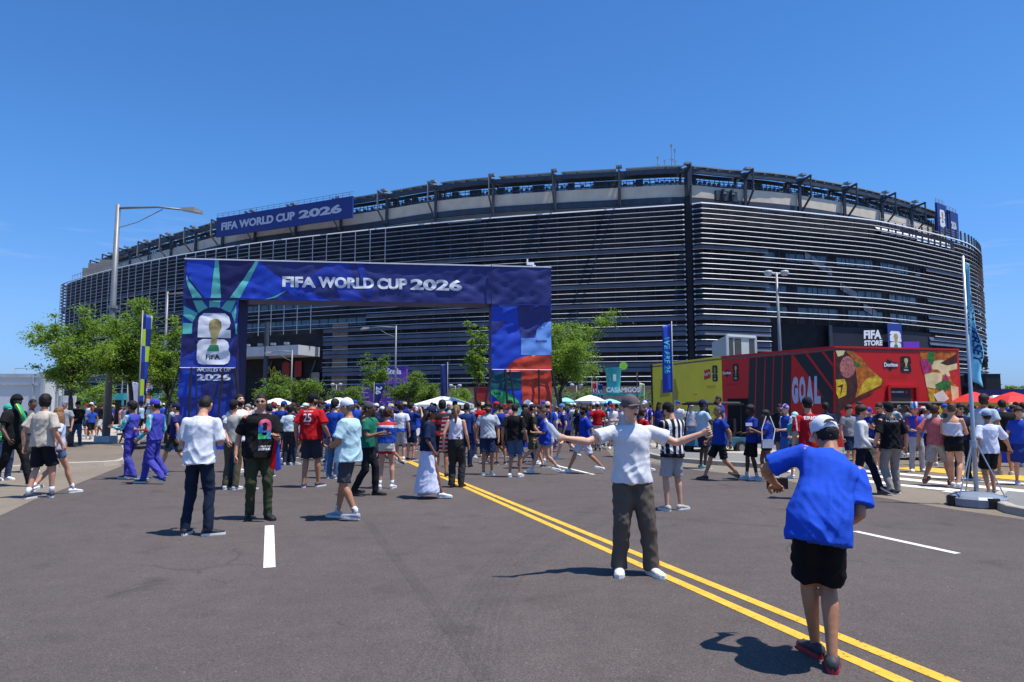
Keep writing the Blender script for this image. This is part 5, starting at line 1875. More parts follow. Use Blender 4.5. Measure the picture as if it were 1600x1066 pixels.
booth(128, 192, 58, 615, 4, mat('teal_fascia', (.02, .26, .32), .5), 'teal fronted information booth left of the tall lamp post', ('FIFA STORE', .28, .58, .25, .75), fascia=625, tb=INK('board_white', (.75, .75, .75)), tm=M_PRED2)
booth(192, 232, 60, 614, 3, MC['teal_fascia'], 'teal fronted booth between the lamp post and striped flag', None, fascia=626)
booth(563, 640, 66, 600, 1.0, mat('purple_board', (.15, .05, .34), .5), 'large purple information wall printed with lines of white text', None, cat='information wall')
booth(596, 634, 67, 573, 1.0, MC['purple_board'], 'upper purple sign rising over the information wall', ('Stella', .2, .8, .86, .97), cat='sign')
iw = [o for o in COL.objects if o.get('label', '').startswith('large purple')][0]
for k in range(16):
    c_, r_ = k % 4, k // 4
    mesh('text_line', [(-2.2 + c_ * 1.2, -.03, 1.9 + r_ * .42), (-2.2 + c_ * 1.2 + .8 - .1 * (k % 3), -.03, 1.9 + r_ * .42), (-2.2 + c_ * 1.2 + .8 - .1 * (k % 3), -.03, 1.98 + r_ * .42), (-2.2 + c_ * 1.2, -.03, 1.98 + r_ * .42)], [(0, 1, 2, 3)], INK('lilac_text', (.5, .4, .65)), iw)
booth(516, 545, 64, 612, 1, MC['purple_board'], 'small purple panel behind the low trees', ('HM', .5, .9, .2, .6), cat='sign')
booth(740, 765, 58, 606, 3, mat('red_booth', (.45, .03, .03), .6), 'red booth side seen left of the right arch leg', None)
booth(238, 300, 62, 618, 2, mat('violet_booth', (.12, .07, .25), .6), 'violet booth behind the shrubs left of the arch', None)
booth(1543, 1566, 78, 585, 6, mat('black_box', (.012, .014, .02), .6), 'tall black scaffold box at the right end of the stadium', None, cat='hoarding')
booth(1568, 1640, 60, 609, 4, INK('deep_violet', (.05, .04, .2)), 'long dark violet hoarding behind the red parasols', None, cat='hoarding')
# white trailer left
d = 30
x0, x1, xc = xof(-120, d), xof(96, d + 1.0), xof(66, d)
zt = at(66, 585, d).z
tr = tag(empty('trailer', ((x0 + xc) / 2, d, 0)), 'large white site trailer with aluminium trim at left edge', 'trailer')
M_TRL = mat('trailer_white', (.62, .64, .66), .5, var=.04, scale=.6); M_TRL2 = mat('trailer_trim', (.48, .50, .50), .4, metal=.3)
w = xc - x0
g = G(); g.box((0, .7, zt / 2 + .2), (w, 1.4, zt - .4)); g.build('body', M_TRL, tr)
g = G(); g.box((0, .7, zt - .06), (w + .12, 1.5, .16)); g.build('roof_trim', M_TRL2, tr)
g = G(); g.bar((w / 2, -.03, .2), (w / 2, -.03, zt), .12); g.bar((w / 2 - .42, -.03, .2), (w / 2 - .42, -.03, zt - .1), .05); g.bar((w / 2 + .35, .4, .1), (w / 2 + .35, .4, zt - .15), .10); g.bar((w / 2 + .6, .4, .1), (w / 2 + .6, .4, zt - .2), .06)
g.bar((-w / 2, -.03, zt - .45), (w / 2, -.03, zt - .45), .05)
g.build('frame', M_TRL2, tr)
g = G(); g.box((w / 2 + .75, .5, 1.75), (.75, .04, .55)); g.build('notice_board', M_LETTER, tr)
for k in range(3):
    g = G(); g.box((-w / 2 + w * (k + .5) / 3, 0.0, .3), (.4, .3, .5)); g.build('support', M_BLK, tr)
# pole with traffic signals at right
tl = tag(empty('traffic_signal', (xof(1524, 30), 30, 0)), 'black traffic signals on a dark pole behind the silver flag', 'traffic signal')
g = G(); g.tube([(0, 0, 0), (0, 0, at(1524, 560, 30).z)], .07, 8); g.build('pole', M_BLK, tl)
for px, py in ((1531, 567), (1514, 591), (1511, 611)):
    c = at(px, py, 30); g = G(); g.box((c.x - tl.location.x, -.1, c.z), (.34, .3, .42)); g.box((c.x - tl.location.x, -.32, c.z + .08), (.2, .16, .14)); g.build('signal_head', M_BLK, tl)
# green waste bins near the golf cart
M_GRNP = mat('green_mesh_panel', (.02, .30, .10), .6, var=.1)
for k, px in enumerate((1346, 1376)):
    d = 20.5
    b_ = tag(empty('waste_bin', (xof(px, d), d, 0)), ('bright green bin left of its twin' if k == 0 else 'bright green bin right of its twin') + ' in front of the red wall', 'bin', 'green bins by red wall')
    h_ = at(px, 652, d).z
    g = G(); g.hexa([(-.22, -.2, .06), (.22, -.2, .06), (.22, .25, .06), (-.22, .25, .06)], [(-.26, -.26, h_), (.26, -.26, h_), (.26, .3, h_), (-.26, .3, h_)]); g.build('bin_body', M_GRNP, b_)
    g = G(); g.hexa([(-.28, -.28, h_), (.28, -.28, h_), (.28, .32, h_), (-.28, .32, h_)], [(-.24, -.2, h_ + .08), (.24, -.2, h_ + .08), (.24, .28, h_ + .08), (-.24, .28, h_ + .08)]); g.build('lid', M_BLK, b_)


def golf_cart(px, d, rz, col, label, canopy=None):
    root = tag(empty('golf_cart', (xof(px, d), d, 0)), label, 'golf cart')
    root.rotation_euler = (0, 0, rz)
    root.scale = (.9, .9, .9)
    B = mat('cart_paint_' + str(len(MC)), col, .35, var=.05, spec=.6)
    g = G()
    g.hexa([(-1.1, -.55, .30), (1.15, -.55, .30), (1.15, .55, .30), (-1.1, .55, .30)], [(-1.1, -.55, .62), (.55, -.58, .55), (.55, .58, .55), (-1.1, .55, .62)])
    g.hexa([(.5, -.52, .35), (1.2, -.45, .35), (1.2, .45, .35), (.5, .52, .35)], [(.5, -.5, .98), (1.12, -.4, .72), (1.12, .4, .72), (.5, .5, .98)])
    g.build('body', B, root)
    g = G(); g.box((-.35, 0, .72), (.55, 1.0, .16)); g.build('seat', M_BLK, root)
    g = G(); g.box((-.62, 0, 1.05), (.12, 1.0, .5)); g.build('seat_back', M_BLK, root)
    for x in (-.78, .72):
        for y in (-.56, .56):
            g = G(); g.tube([(x, y - .09, .25), (x, y + .09, .25)], .25, 16)
            wv = g.build('wheel', M_BLK, root); g = G(); g.tube([(x, y - .10, .25), (x, y + .10, .25)], .13, 12); g.build('rim', M_GALV, wv)
    g = G(); g.box((-.05, 0, 1.84), (1.9, 1.2, .05)); g.hexa([(-1.0, -.6, 1.80), (.9, -.6, 1.80), (.9, .6, 1.80), (-1.0, .6, 1.80)], [(-.85, -.5, 1.92), (.75, -.5, 1.92), (.75, .5, 1.92), (-.85, .5, 1.92)]); g.build('roof', canopy or M_BLK, root)
    for (a, b) in (((.95, -.5, .8), (.62, -.52, 1.84)), ((.95, .5, .8), (.62, .52, 1.84)), ((-.9, -.5, .6), (-.9, -.52, 1.84)), ((-.9, .5, .6), (-.9, .52, 1.84))):
        g = G(); g.tube([a, b], .022, 6); g.build('roof_post', M_BLK, root)
    gl = mat('cart_windscreen', (.55, .58, .60), .1, var=0, spec=.5); gl.node_tree.nodes['Principled BSDF'].inputs['Alpha'].default_value = .35
    mesh('windscreen', [(.94, -.48, .85), (.94, .48, .85), (.64, .5, 1.8), (.64, -.5, 1.8)], [(0, 1, 2, 3)], gl, root)
    g = G(); g.tube([(.6, -.2, .85), (.35, -.25, 1.12)], .02, 6); g.tube([(.34 + .16 * math.cos(a), -.25 + .16 * math.sin(a), 1.12 + .05 * math.cos(a)) for a in [2 * math.pi * k / 10 for k in range(11)]], .012, 5, False); g.build('steering_wheel', M_BLK, root)
    for y in (-.3, .3):
        g = G(); g.lathe([(0, 0), (.07, 0), (.06, .03), (0, .04)], (1.18, y, .58), 8); g.build('headlight', M_LETTER, root)
    return root


golf_cart(1112, 23.2, R(205), (.03, .12, .20), 'dark teal golf cart parked before the yellow wall')
golf_cart(1423, 21.2, R(160), (.04, .04, .05), 'black roofed golf cart parked before the red wall')
golf_cart(470, 33, R(100), (.5, .5, .5), 'white golf cart behind the crowd under the arch') if False else None


def barrier(a, b, label, group='steel crowd barriers'):
    """hooped steel crowd barrier from a to b"""
    a, b = Vector(a), Vector(b)
    root = tag(empty('crowd_barrier', (a + b) / 2), label, 'barrier', group)
    d_ = (b - a) / 2
    g = G()
    h_ = 1.08
    g.tube([-d_ + Vector((0, 0, .18)), -d_ + Vector((0, 0, h_ - .08)), -d_ * .96 + Vector((0, 0, h_)), d_ * .96 + Vector((0, 0, h_)), d_ + Vector((0, 0, h_ - .08)), d_ + Vector((0, 0, .18))], .019, 6)
    g.tube([-d_ + Vector((0, 0, .2)), d_ + Vector((0, 0, .2))], .016, 6)
    g.build('frame', M_GALV, root)
    n = 16
    bar_me = None
    for k in range(1, n):
        p = -d_ + d_ * 2 * k / n
        if bar_me is None:
            g = G(); g.tube([(0, 0, .2), (0, 0, h_)], .008, 5, False)
            o = g.build('upright_bar', M_GALV, root); bar_me = o.data; o.location = p
        else:
            o = bpy.data.objects.new('upright_bar', bar_me); link(o, root); o.location = p
    nrm = Vector((-d_.y, d_.x, 0)).normalized() * .28
    for s in (-.8, .8):
        g = G(); g.tube([d_ * s - nrm + Vector((0, 0, .02)), d_ * s + Vector((0, 0, .2)), d_ * s + nrm + Vector((0, 0, .02))], .016, 6); g.build('foot', M_GALV, root)
    return root


BL = [(Vector((10.2, 19.2, 0)), Vector((12.3, 19.0, 0)), 'steel crowd barrier beside the two green bins'),
      (Vector((12.4, 19.0, 0)), Vector((14.4, 18.4, 0)), 'steel crowd barrier behind the salmon shirt walker'),
      (Vector((8.0, 19.8, 0)), Vector((10.1, 19.3, 0)), 'steel crowd barrier behind the red jersey number 8'),
      (Vector((-1.8, 26.5, 0)), Vector((.3, 26.6, 0)), 'steel crowd barrier at the foot of right arch leg'),
      (Vector((2.6, 30.2, 0)), Vector((4.8, 30.0, 0)), 'steel crowd barrier before the white tables')]
for a, b, l in BL:
    barrier(a, b, l)
# blue printed fabric panels tied to the barriers at right
for k, (a, b) in enumerate(((Vector((12.9, 18.7, 0)), Vector((14.9, 18.1, 0))), (Vector((15.2, 18.0, 0)), Vector((17.2, 17.6, 0))))):
    g = G(); g.hexa([a + Vector((0, -.06, .1)), b + Vector((0, -.06, .1)), b + Vector((0, -.04, .1)), a + Vector((0, -.04, .1))], [a + Vector((0, -.06, 1.05)), b + Vector((0, -.06, 1.05)), b + Vector((0, -.04, 1.05)), a + Vector((0, -.04, 1.05))])
    o = g.build('barrier_cover', M_FBLUE); tag(o, 'blue fabric cover tied along the barrier ' + ('behind the strapless top woman' if k == 0 else 'right of the silver flag pole'), 'barrier cover')
# white picnic tables right of the arch
for k, px in enumerate((928, 952)):
    d = 27 + k
    tb = tag(empty('picnic_table', (xof(px, d), d, 0)), ('white picnic table left of its twin' if k == 0 else 'white picnic table right of its twin') + ' beyond the blue jersey walkers', 'table', 'white tables beyond the road')
    g = G(); g.box((0, 0, 1.02), (1.0, .7, .05)); g.build('tabletop', M_WCAN, tb)
    for x in (-.42, .42):
        for y in (-.28, .28):
            g = G(); g.bar((x, y, 0), (x * .9, y * .9, 1.0), .05); g.build('leg', M_WCAN, tb)

# ------------------------------------------------------------------ people
tmp_scene = bpy.data.scenes.new('workbench')


class Loft:
    """closed shapes made of elliptic rings, later fused into one surface"""
    def __init__(self):
        self.v, self.f = [], []

    def rings(self, rs_):
        b = len(self.v)
        n = len(rs_[0])
        for r_ in rs_:
            self.v += r_
        for k in range(len(rs_) - 1):
            for j in range(n):
                self.f.append((b + k * n + j, b + k * n + (j + 1) % n, b + (k + 1) * n + (j + 1) % n, b + (k + 1) * n + j))
        self.f.append([b + j for j in range(n)][::-1])
        self.f.append([b + (len(rs_) - 1) * n + j for j in range(n)])

    def limb(self, pts, rad, n=10, side=None):
        """pts with radii (r or (r_side, r_front)); side fixes the wide axis"""
        pts = [Vector(p) for p in pts]
        out = []
        prev = None
        for k, p in enumerate(pts):
            t = (pts[min(k + 1, len(pts) - 1)] - pts[max(k - 1, 0)]).normalized()
            s = Vector(side) if side is not None else (prev or Vector((1, 0, 0)))
            s = s - t * s.dot(t)
            if s.length < 1e-3:
                s = Vector((0, 1, 0)) - t * t.y
            s.normalize()
            prev = s
            u = t.cross(s)
            r_ = rad[k] if isinstance(rad[k], (tuple, list)) else (rad[k], rad[k])
            out.append([p + s * math.cos(2 * math.pi * j / n) * r_[0] + u * math.sin(2 * math.pi * j / n) * r_[1] for j in range(n)])
        self.rings(out)

    def ball(self, c, r_, n=10, m=6, rot=None):
        c = Vector(c)
        r_ = r_ if isinstance(r_, (tuple, list)) else (r_, r_, r_)
        out = []
        for k in range(1, m):
            a = math.pi * k / m
            ring = []
            for j in range(n):
                b = 2 * math.pi * j / n
                v = Vector((math.sin(a) * math.cos(b) * r_[0], math.sin(a) * math.sin(b) * r_[1], -math.cos(a) * r_[2]))
                ring.append(c + (rot @ v if rot else v))
            out.append(ring)
        self.rings(out)


def fuse(L, vox, it=4, wr=None):
    """fuse overlapping lofts into one smooth skin"""
    me = bpy.data.meshes.new('fuse')
    me.from_pydata([tuple(v) for v in L.v], [], [list(f) for f in L.f])
    ob = bpy.data.objects.new('fuse', me)
    tmp_scene.collection.objects.link(ob)
    m = ob.modifiers.new('r', 'REMESH'); m.mode = 'VOXEL'; m.voxel_size = vox; m.use_smooth_shade = True
    if it:
        s = ob.modifiers.new('s', 'SMOOTH'); s.factor = .5; s.iterations = it
    vl = tmp_scene.view_layers[0]
    vl.update()
    out = bpy.data.meshes.new_from_object(ob.evaluated_get(vl.depsgraph))
    bpy.data.objects.remove(ob); bpy.data.meshes.remove(me)
    if wr:
        n = len(out.vertices)
        co = np.empty(n * 3, np.float32); out.vertices.foreach_get('co', co)
        no = np.empty(n * 3, np.float32); out.vertices.foreach_get('normal', no)
        co = co.reshape(-1, 3); no = no.reshape(-1, 3)
        amp, sc, seed = wr[:3]
        zr = wr[3] if len(wr) > 3 else None
        d = np.empty(n)
        for i in range(n):
            x, y, z = co[i]
            w1 = .35 * noise.noise(Vector((x * 3 + seed, y * 3, z * 3)))
            a = noise.noise(Vector(((x * .8 + y * .5 + z * .62 + w1 * .3) * sc, (z - x) * sc * .22, seed + 2.0)))
            b = noise.noise(Vector(((x * .8 - y * .5 - z * .70 + w1 * .3) * sc * 1.15, (z + x) * sc * .25, seed + 7.7)))
            c = noise.noise(Vector((x * 4, y * 4 + seed, z * 5)))
            k = 1.0
            if zr:
                k = .35 + 1.0 * max(0, min(1, (zr[1] - z) / (zr[1] - zr[0])))
            d[i] = k * amp * ((.42 - min(1, abs(a) * 2.6)) * 1.0 + .7 * (.42 - min(1, abs(b) * 2.8)) + .5 * c)
        co = co + no * d[:, None]
        out.vertices.foreach_set('co', co.astype(np.float32).ravel())
        out.update()
    return out


# head: one radial function shapes face, hair, caps and beards
def head_pt(d, off=0.0, female=False):
    a, b, c = .076, .097, .118
    r0 = 1 / math.sqrt((d.x / a) ** 2 + (d.y / b) ** 2 + (d.z / c) ** 2)
    p = d * r0
    t = max(0, -p.z / c)
    p.x *= 1 - (.34 if female else .27) * t ** 1.4
    if p.y > 0:
        p.y *= 1 - .42 * t
    else:
        p.y *= 1 - .02 * t
        g = lambda x, z, sx, sz: math.exp(-((p.x - x) / sx) ** 2 - ((p.z - z) / sz) ** 2)
        p.y -= .026 * g(0, -.030, .013, .017) + .014 * g(0, -.006, .010, .022)      # nose
        p.y += .011 * (g(.031, .006, .016, .013) + g(-.031, .006, .016, .013))       # eye sockets
        p.y -= .005 * g(0, .028, .045, .010)                                         # brow
        p.y -= .008 * g(0, -.062, .020, .006) - .004 * g(0, -.069, .018, .004)       # lips
        p.y -= .007 * g(0, -.074, .018, .004) + .010 * g(0, -.100, .022, .014)
        p.y -= .004 * (g(.045, -.030, .02, .02) + g(-.045, -.030, .02, .02))
    if off:
        n = Vector((p.x / a ** 2, p.y / b ** 2, p.z / c ** 2)).normalized()
        p = p + n * off
    return p


def sph(nu, nv, fn):
    V, F = [], []
    for i in range(nv + 1):
        a = math.pi * i / nv
        for j in range(nu):
            b = 2 * math.pi * j / nu
            V.append(fn(Vector((math.sin(a) * math.sin(b), -math.sin(a) * math.cos(b), math.cos(a)))))
    for i in range(nv):
        for j in range(nu):
            F.append((i * nu + j, (i + 1) * nu + j, (i + 1) * nu + (j + 1) % nu, i * nu + (j + 1) % nu))
    return V, F


def sstep(a, b, x):
    t = max(0, min(1, (x - a) / (b - a)))
    return t * t * (3 - 2 * t)


def hair_mask(d, style):
    """1 where hair grows: front hairline high, sides over the ears, back down to the nape"""
    front = .50 if style != 'bald' else 2.0
    side = -.02
    back = -.62
    y = d.y
    lim = front + (side - front) * sstep(-.85, -.12, y) + (back - side) * sstep(.0, .45, y)
    return sstep(lim - .07, lim + .05, d.z)


HCACHE = {}


def head_parts(q, hair, hcol, hat, female, beard):
    """vertex/face lists for the head pieces in head space (front = -Y)"""
    key = (q, hair, hat[0] if hat else None, (hat[2] if hat and len(hat) > 2 else 0), female, beard)
    if key in HCACHE:
        return HCACHE[key]
    nu, nv = {0: (12, 9), 1: (22, 16), 2: (34, 26)}[q]
    out = {}
    out['head'] = sph(nu, nv, lambda d: head_pt(d, 0, female))
    th = {'buzz': .004, 'short': .014, 'curly': .030, 'long': .022, 'pony': .012, 'bun': .014, 'afro': .045, 'bald': .0, 'mid': .026}[hair]
    if hat:
        th *= .45
    rough = {'curly': .014, 'afro': .016, 'mid': .010, 'short': .006}.get(hair, .003)

    def hf(d):
        m_ = hair_mask(d, hair)
        if hair in ('long', 'mid'):
            m_ = max(m_, sstep(-.25, .05, d.y) * sstep(-1.0, -.75, d.z))
        nz_ = noise.noise(d * 7) * rough + (abs(noise.noise(d * 15)) * rough * .7)
        topb = .4 + .6 * sstep(.2, .8, d.z)
        if hair == 'buzz':
            topb = 1
        return head_pt(d, (-.010 + m_ * (.010 + th * topb + nz_)) if m_ > .02 else -.012, female)
    if hair != 'bald':
        out['hair'] = sph(nu, nv, hf)
    if hair in ('long',):
        L = Loft()
        L.limb([(0, .055, .03), (0, .085, -.08), (0, .095, -.18), (0, .10, -.30), (0, .10, -.36)], [(.085, .05), (.095, .045), (.105, .04), (.09, .032), (.05, .02)], 12, (1, 0, 0))
        out['hair2'] = (L.v, L.f)
    if hair == 'pony':
        L = Loft()
        L.limb([(0, .09, .05), (0, .135, .05), (0, .16, .0), (0, .155, -.10), (0, .14, -.20), (0, .135, -.26)], [.018, .026, .032, .034, .026, .010], 8)
        out['hair2'] = (L.v, L.f)
    if hair == 'bun':
        L = Loft(); L.ball((0, .105, .07), (.042, .036, .042)); out['hair2'] = (L.v, L.f)
    if beard:
        def bf(d):
            m_ = sstep(.10, -.10, d.z + .12) * sstep(.35, -.05, d.y) * (1 - .9 * math.exp(-(d.x / .16) ** 2 - ((d.z + .50) / .10) ** 2))
            lip = sstep(-.62, -.50, d.z)
            up = sstep(-.20, -.34, d.z + .30 * (1 - sstep(.2, .6, abs(d.x))) * 0)
            m_ = sstep(-.22, -.36, d.z) * sstep(.40, .0, d.y)
            cheek = sstep(-.30, -.45, d.z) if abs(d.x) < .45 else 1
            m_ *= cheek
            return head_pt(d, -.008 + m_ * .016 + noise.noise(d * 20) * .002, female)
        out['beard'] = sph(nu, nv, bf)
    if hat:
        kind_ = hat[0]
        if kind_ == 'cap':
            fwd = -1 if not (len(hat) > 2 and hat[2] == 'back') else 1
            def cf(d):
                lim = .30 - .10 * sstep(-.2, .8, d.y * -fwd)
                m_ = sstep(lim - .05, lim, d.z)
                return head_pt(d, -.012 + m_ * (.023 + .012 * sstep(.3, .9, d.z)), female)
            V, F = sph(nu, nv, cf)
            b = len(V)
            n = 10
            rowsB = []
            for i, ex in enumerate((0, .35, .7, 1.0)):
                for j in range(n + 1):
                    a = math.pi * j / n
                    x = .078 * math.cos(a) * (1 - .05 * ex)
                    y = -(.062 * math.sin(a) ** .8 + .040 + ex * .072 * math.sin(a) ** .6) * 1.0
                    z = .040 - .018 * ex * math.sin(a) - .020 * (x / .078) ** 2
                    rowsB.append(Vector((x, y * (-fwd) * -1 if fwd > 0 else y, z)))
            m1 = n + 1
            V += rowsB + [p - Vector((0, 0, .005)) for p in rowsB]
            for s in (0, 1):
                o_ = b + s * 4 * m1
                for i in range(3):
                    for j in range(n):
                        q_ = (o_ + i * m1 + j, o_ + i * m1 + j + 1, o_ + (i + 1) * m1 + j + 1, o_ + (i + 1) * m1 + j)
                        F.append(q_ if s else q_[::-1])
            o2 = b + 3 * m1
            for j in range(n):
                F.append((o2 + j, o2 + j + 1, o2 + 4 * m1 + j + 1, o2 + 4 * m1 + j))
            # button
            out['cap'] = (V, F)
        elif kind_ == 'tall':
            L = Loft(); L.limb([(0, 0, .05), (0, 0, .10), (0, 0, .20), (0, 0, .215)], [(.094, .112), (.090, .108), (.088, .104), (.06, .07)], 14, (1, 0, 0))
            L.limb([(0, 0, .048), (0, 0, .056)], [(.13, .15), (.13, .15)], 14, (1, 0, 0))
            out['cap'] = (L.v, L.f)
        elif kind_ == 'bucket':
            L = Loft(); L.limb([(0, 0, .035), (0, 0, .055), (0, 0, .12), (0, 0, .14)], [(.118, .138), (.096, .114), (.080, .096), (.05, .06)], 14, (1, 0, 0))
            out['cap'] = (L.v, L.f)
        elif kind_ == 'hood':
            out['cap'] = sph(nu, nv, lambda d: head_pt(d, -.01 + .034 * max(sstep(.15, .4, d.z), sstep(-.35, .0, d.y)), female))
    HCACHE[key] = out
    return out


SKIN = {'light': (.58, .29, .185), 'fair': (.68, .38, .265), 'tan': (.42, .195, .105), 'brown': (.20, .09, .048), 'dark': (.075, .036, .021)}


def skin_mat(k):
    m = mat('skin_' + k, SKIN[k], .5, var=.10, scale=9, spec=.35)
    b = m.node_tree.nodes['Principled BSDF']
    b.inputs['Subsurface Weight'].default_value = .08
    b.inputs['Subsurface Radius'].default_value = (.02, .008, .005)
    return m


def cloth(col, rough=.85):
    key = 'cloth_%.3f_%.3f_%.3f' % tuple(col)
    return mat(key, col, rough, var=.07, scale=5, bump=.32, bscale=13, spec=.15)


def stripes(key, c0, c1, freq, axis=0, phase=0.0, duty=.5, band=None, sleeve=None, rough=.8):
    """garment woven in stripes; band=(z0,z1,col) dyes a hoop; sleeve=(x,col) dyes what lies outside |x|"""
    if key in MC:
        return MC[key]
    m = mat(key, c0, rough, var=.06, scale=5, bump=.3, bscale=13, spec=.15)
    nt = m.node_tree; b = nt.nodes['Principled BSDF']
    t = nt.nodes.new('ShaderNodeTexCoord'); s = nt.nodes.new('ShaderNodeSeparateXYZ'); nt.links.new(t.outputs['Object'], s.inputs[0])

    def M(op, a, b_=None):
        n = nt.nodes.new('ShaderNodeMath'); n.operation = op
        for i, v in enumerate((a, b_)):
            if v is None:
                continue
            if isinstance(v, (int, float)):
                n.inputs[i].default_value = v
            else:
                nt.links.new(v, n.inputs[i])
        return n.outputs[0]

    def mixc(f, a, bcol):
        n = nt.nodes.new('ShaderNodeMixRGB')
        nt.links.new(f, n.inputs['Fac'])
        if hasattr(a, 'links'):
            nt.links.new(a, n.inputs['Color1'])
        else:
            n.inputs['Color1'].default_value = (*a, 1)
        if hasattr(bcol, 'links'):
            nt.links.new(bcol, n.inputs['Color2'])
        else:
            n.inputs['Color2'].default_value = (*bcol, 1)
        return n.outputs[0]
    ax = s.outputs[axis]
    cur = c0
    if freq:
        fr = M('FRACT', M('ADD', M('MULTIPLY', ax, freq), 50 + phase))
        cur = mixc(M('LESS_THAN', fr, duty), c0, c1)
    elif c1 is not None:
        # abstract patches
        v = nt.nodes.new('ShaderNodeTexVoronoi'); v.inputs['Scale'].default_value = 9
        nt.links.new(t.outputs['Object'], v.inputs['Vector'])
        sp = nt.nodes.new('ShaderNodeSeparateXYZ'); nt.links.new(v.outputs['Color'], sp.inputs[0])
        cur = mixc(M('GREATER_THAN', sp.outputs[0], duty), c0, c1)
    if band:
        for (z0, z1, bc) in band:
            f = M('MULTIPLY', M('GREATER_THAN', s.outputs[2], z0), M('LESS_THAN', s.outputs[2], z1))
            cur = mixc(f, cur, bc)
    if sleeve:
        for (x, sc_) in sleeve:
            cur = mixc(M('GREATER_THAN', M('ABSOLUTE', s.outputs[0]), x), cur, sc_)
    if isinstance(cur, tuple):
        b.inputs['Base Color'].default_value = (*cur, 1)
    else:
        nt.links.new(cur, b.inputs['Base Color'])
    return m


M_SOLE = mat('shoe_sole_white', (.72, .72, .70), .6, var=.05)
M_EYE = mat('eye_white', (.6, .58, .56), .3, var=0)
M_LENS = mat('sunglass_lens', (.004, .004, .005), .25, var=0, spec=.25)
M_IRIS = mat('eye_iris', (.03, .018, .012), .25, var=0)
M_LIP = mat('lips', (.34, .13, .11), .5, var=0)
M_MOUTH = mat('open_mouth', (.05, .012, .012), .6, var=0)


def ik(a, c, l1, l2, pole):
    """elbow/knee position between a and c"""
    d = c - a
    L = d.length
    if L > (l1 + l2) * .998:
        c = a + d * ((l1 + l2) * .998 / L); d = c - a; L = d.length
    u = d.normalized()
    x = (l1 * l1 - l2 * l2 + L * L) / (2 * L)
    h = math.sqrt(max(l1 * l1 - x * x, 0))
    p = pole - u * pole.dot(u)
    if p.length < 1e-4:
        p = Vector((0, -1, 0)) - u * -u.y
    p.normalize()
    return a + u * x + p * h, c


POSES = {
    # feet: (x, y, heel lift, toe-out degrees) for left (+x) and right (-x); hands in torso space relative to shoulder
    'stand': dict(fl=(.10, 0, 0, 8), fr=(-.10, .02, 0, 8), hl=(.08, -.04, -.52), hr=(-.08, -.04, -.52), drop=0),
    'stand2': dict(fl=(.13, -.05, 0, 20), fr=(-.09, .04, 0, 5), hl=(.10, -.08, -.50), hr=(-.07, -.02, -.53), drop=.005),
    'walk': dict(fl=(.08, -.30, 0, 3), fr=(-.08, .36, .07, 3), hl=(.09, .14, -.49), hr=(-.09, -.20, -.46), drop=.045),
    'walk2': dict(fl=(.08, .36, .07, 3), fr=(-.08, -.30, 0, 3), hl=(.09, -.20, -.46), hr=(-.09, .14, -.49), drop=.045),
    'step': dict(fl=(.08, -.16, 0, 3), fr=(-.08, .20, .03, 3), hl=(.09, .06, -.51), hr=(-.09, -.12, -.49), drop=.015),
    'phone': dict(fl=(.11, 0, 0, 10), fr=(-.11, .02, 0, 10), hl=(-.10, -.31, -.23), hr=(.08, -.33, -.22), drop=0, pitch=22),
    'arms': dict(fl=(.13, .02, 0, 14), fr=(-.13, -.02, 0, 14), hl=(-.14, -.26, -.30), hr=(.14, -.27, -.32), drop=0),
    'onehand': dict(fl=(.10, 0, 0, 10), fr=(-.12, .04, 0, 10), hl=(.0, -.30, -.30), hr=(-.08, -.04, -.52), drop=0),
    'hip': dict(fl=(.13, 0, 0, 12), fr=(-.12, .02, 0, 12), hl=(.0, -.04, -.42), hr=(-.0, -.04, -.42), el=(1, .3, 0), er=(-1, .3, 0), drop=0),
    'up': dict(fl=(.11, 0, 0, 10), fr=(-.11, .02, 0, 10), hl=(-.04, -.30, .12), hr=(.04, -.32, .12), drop=0, pitch=-6),
}
MESHC = {}


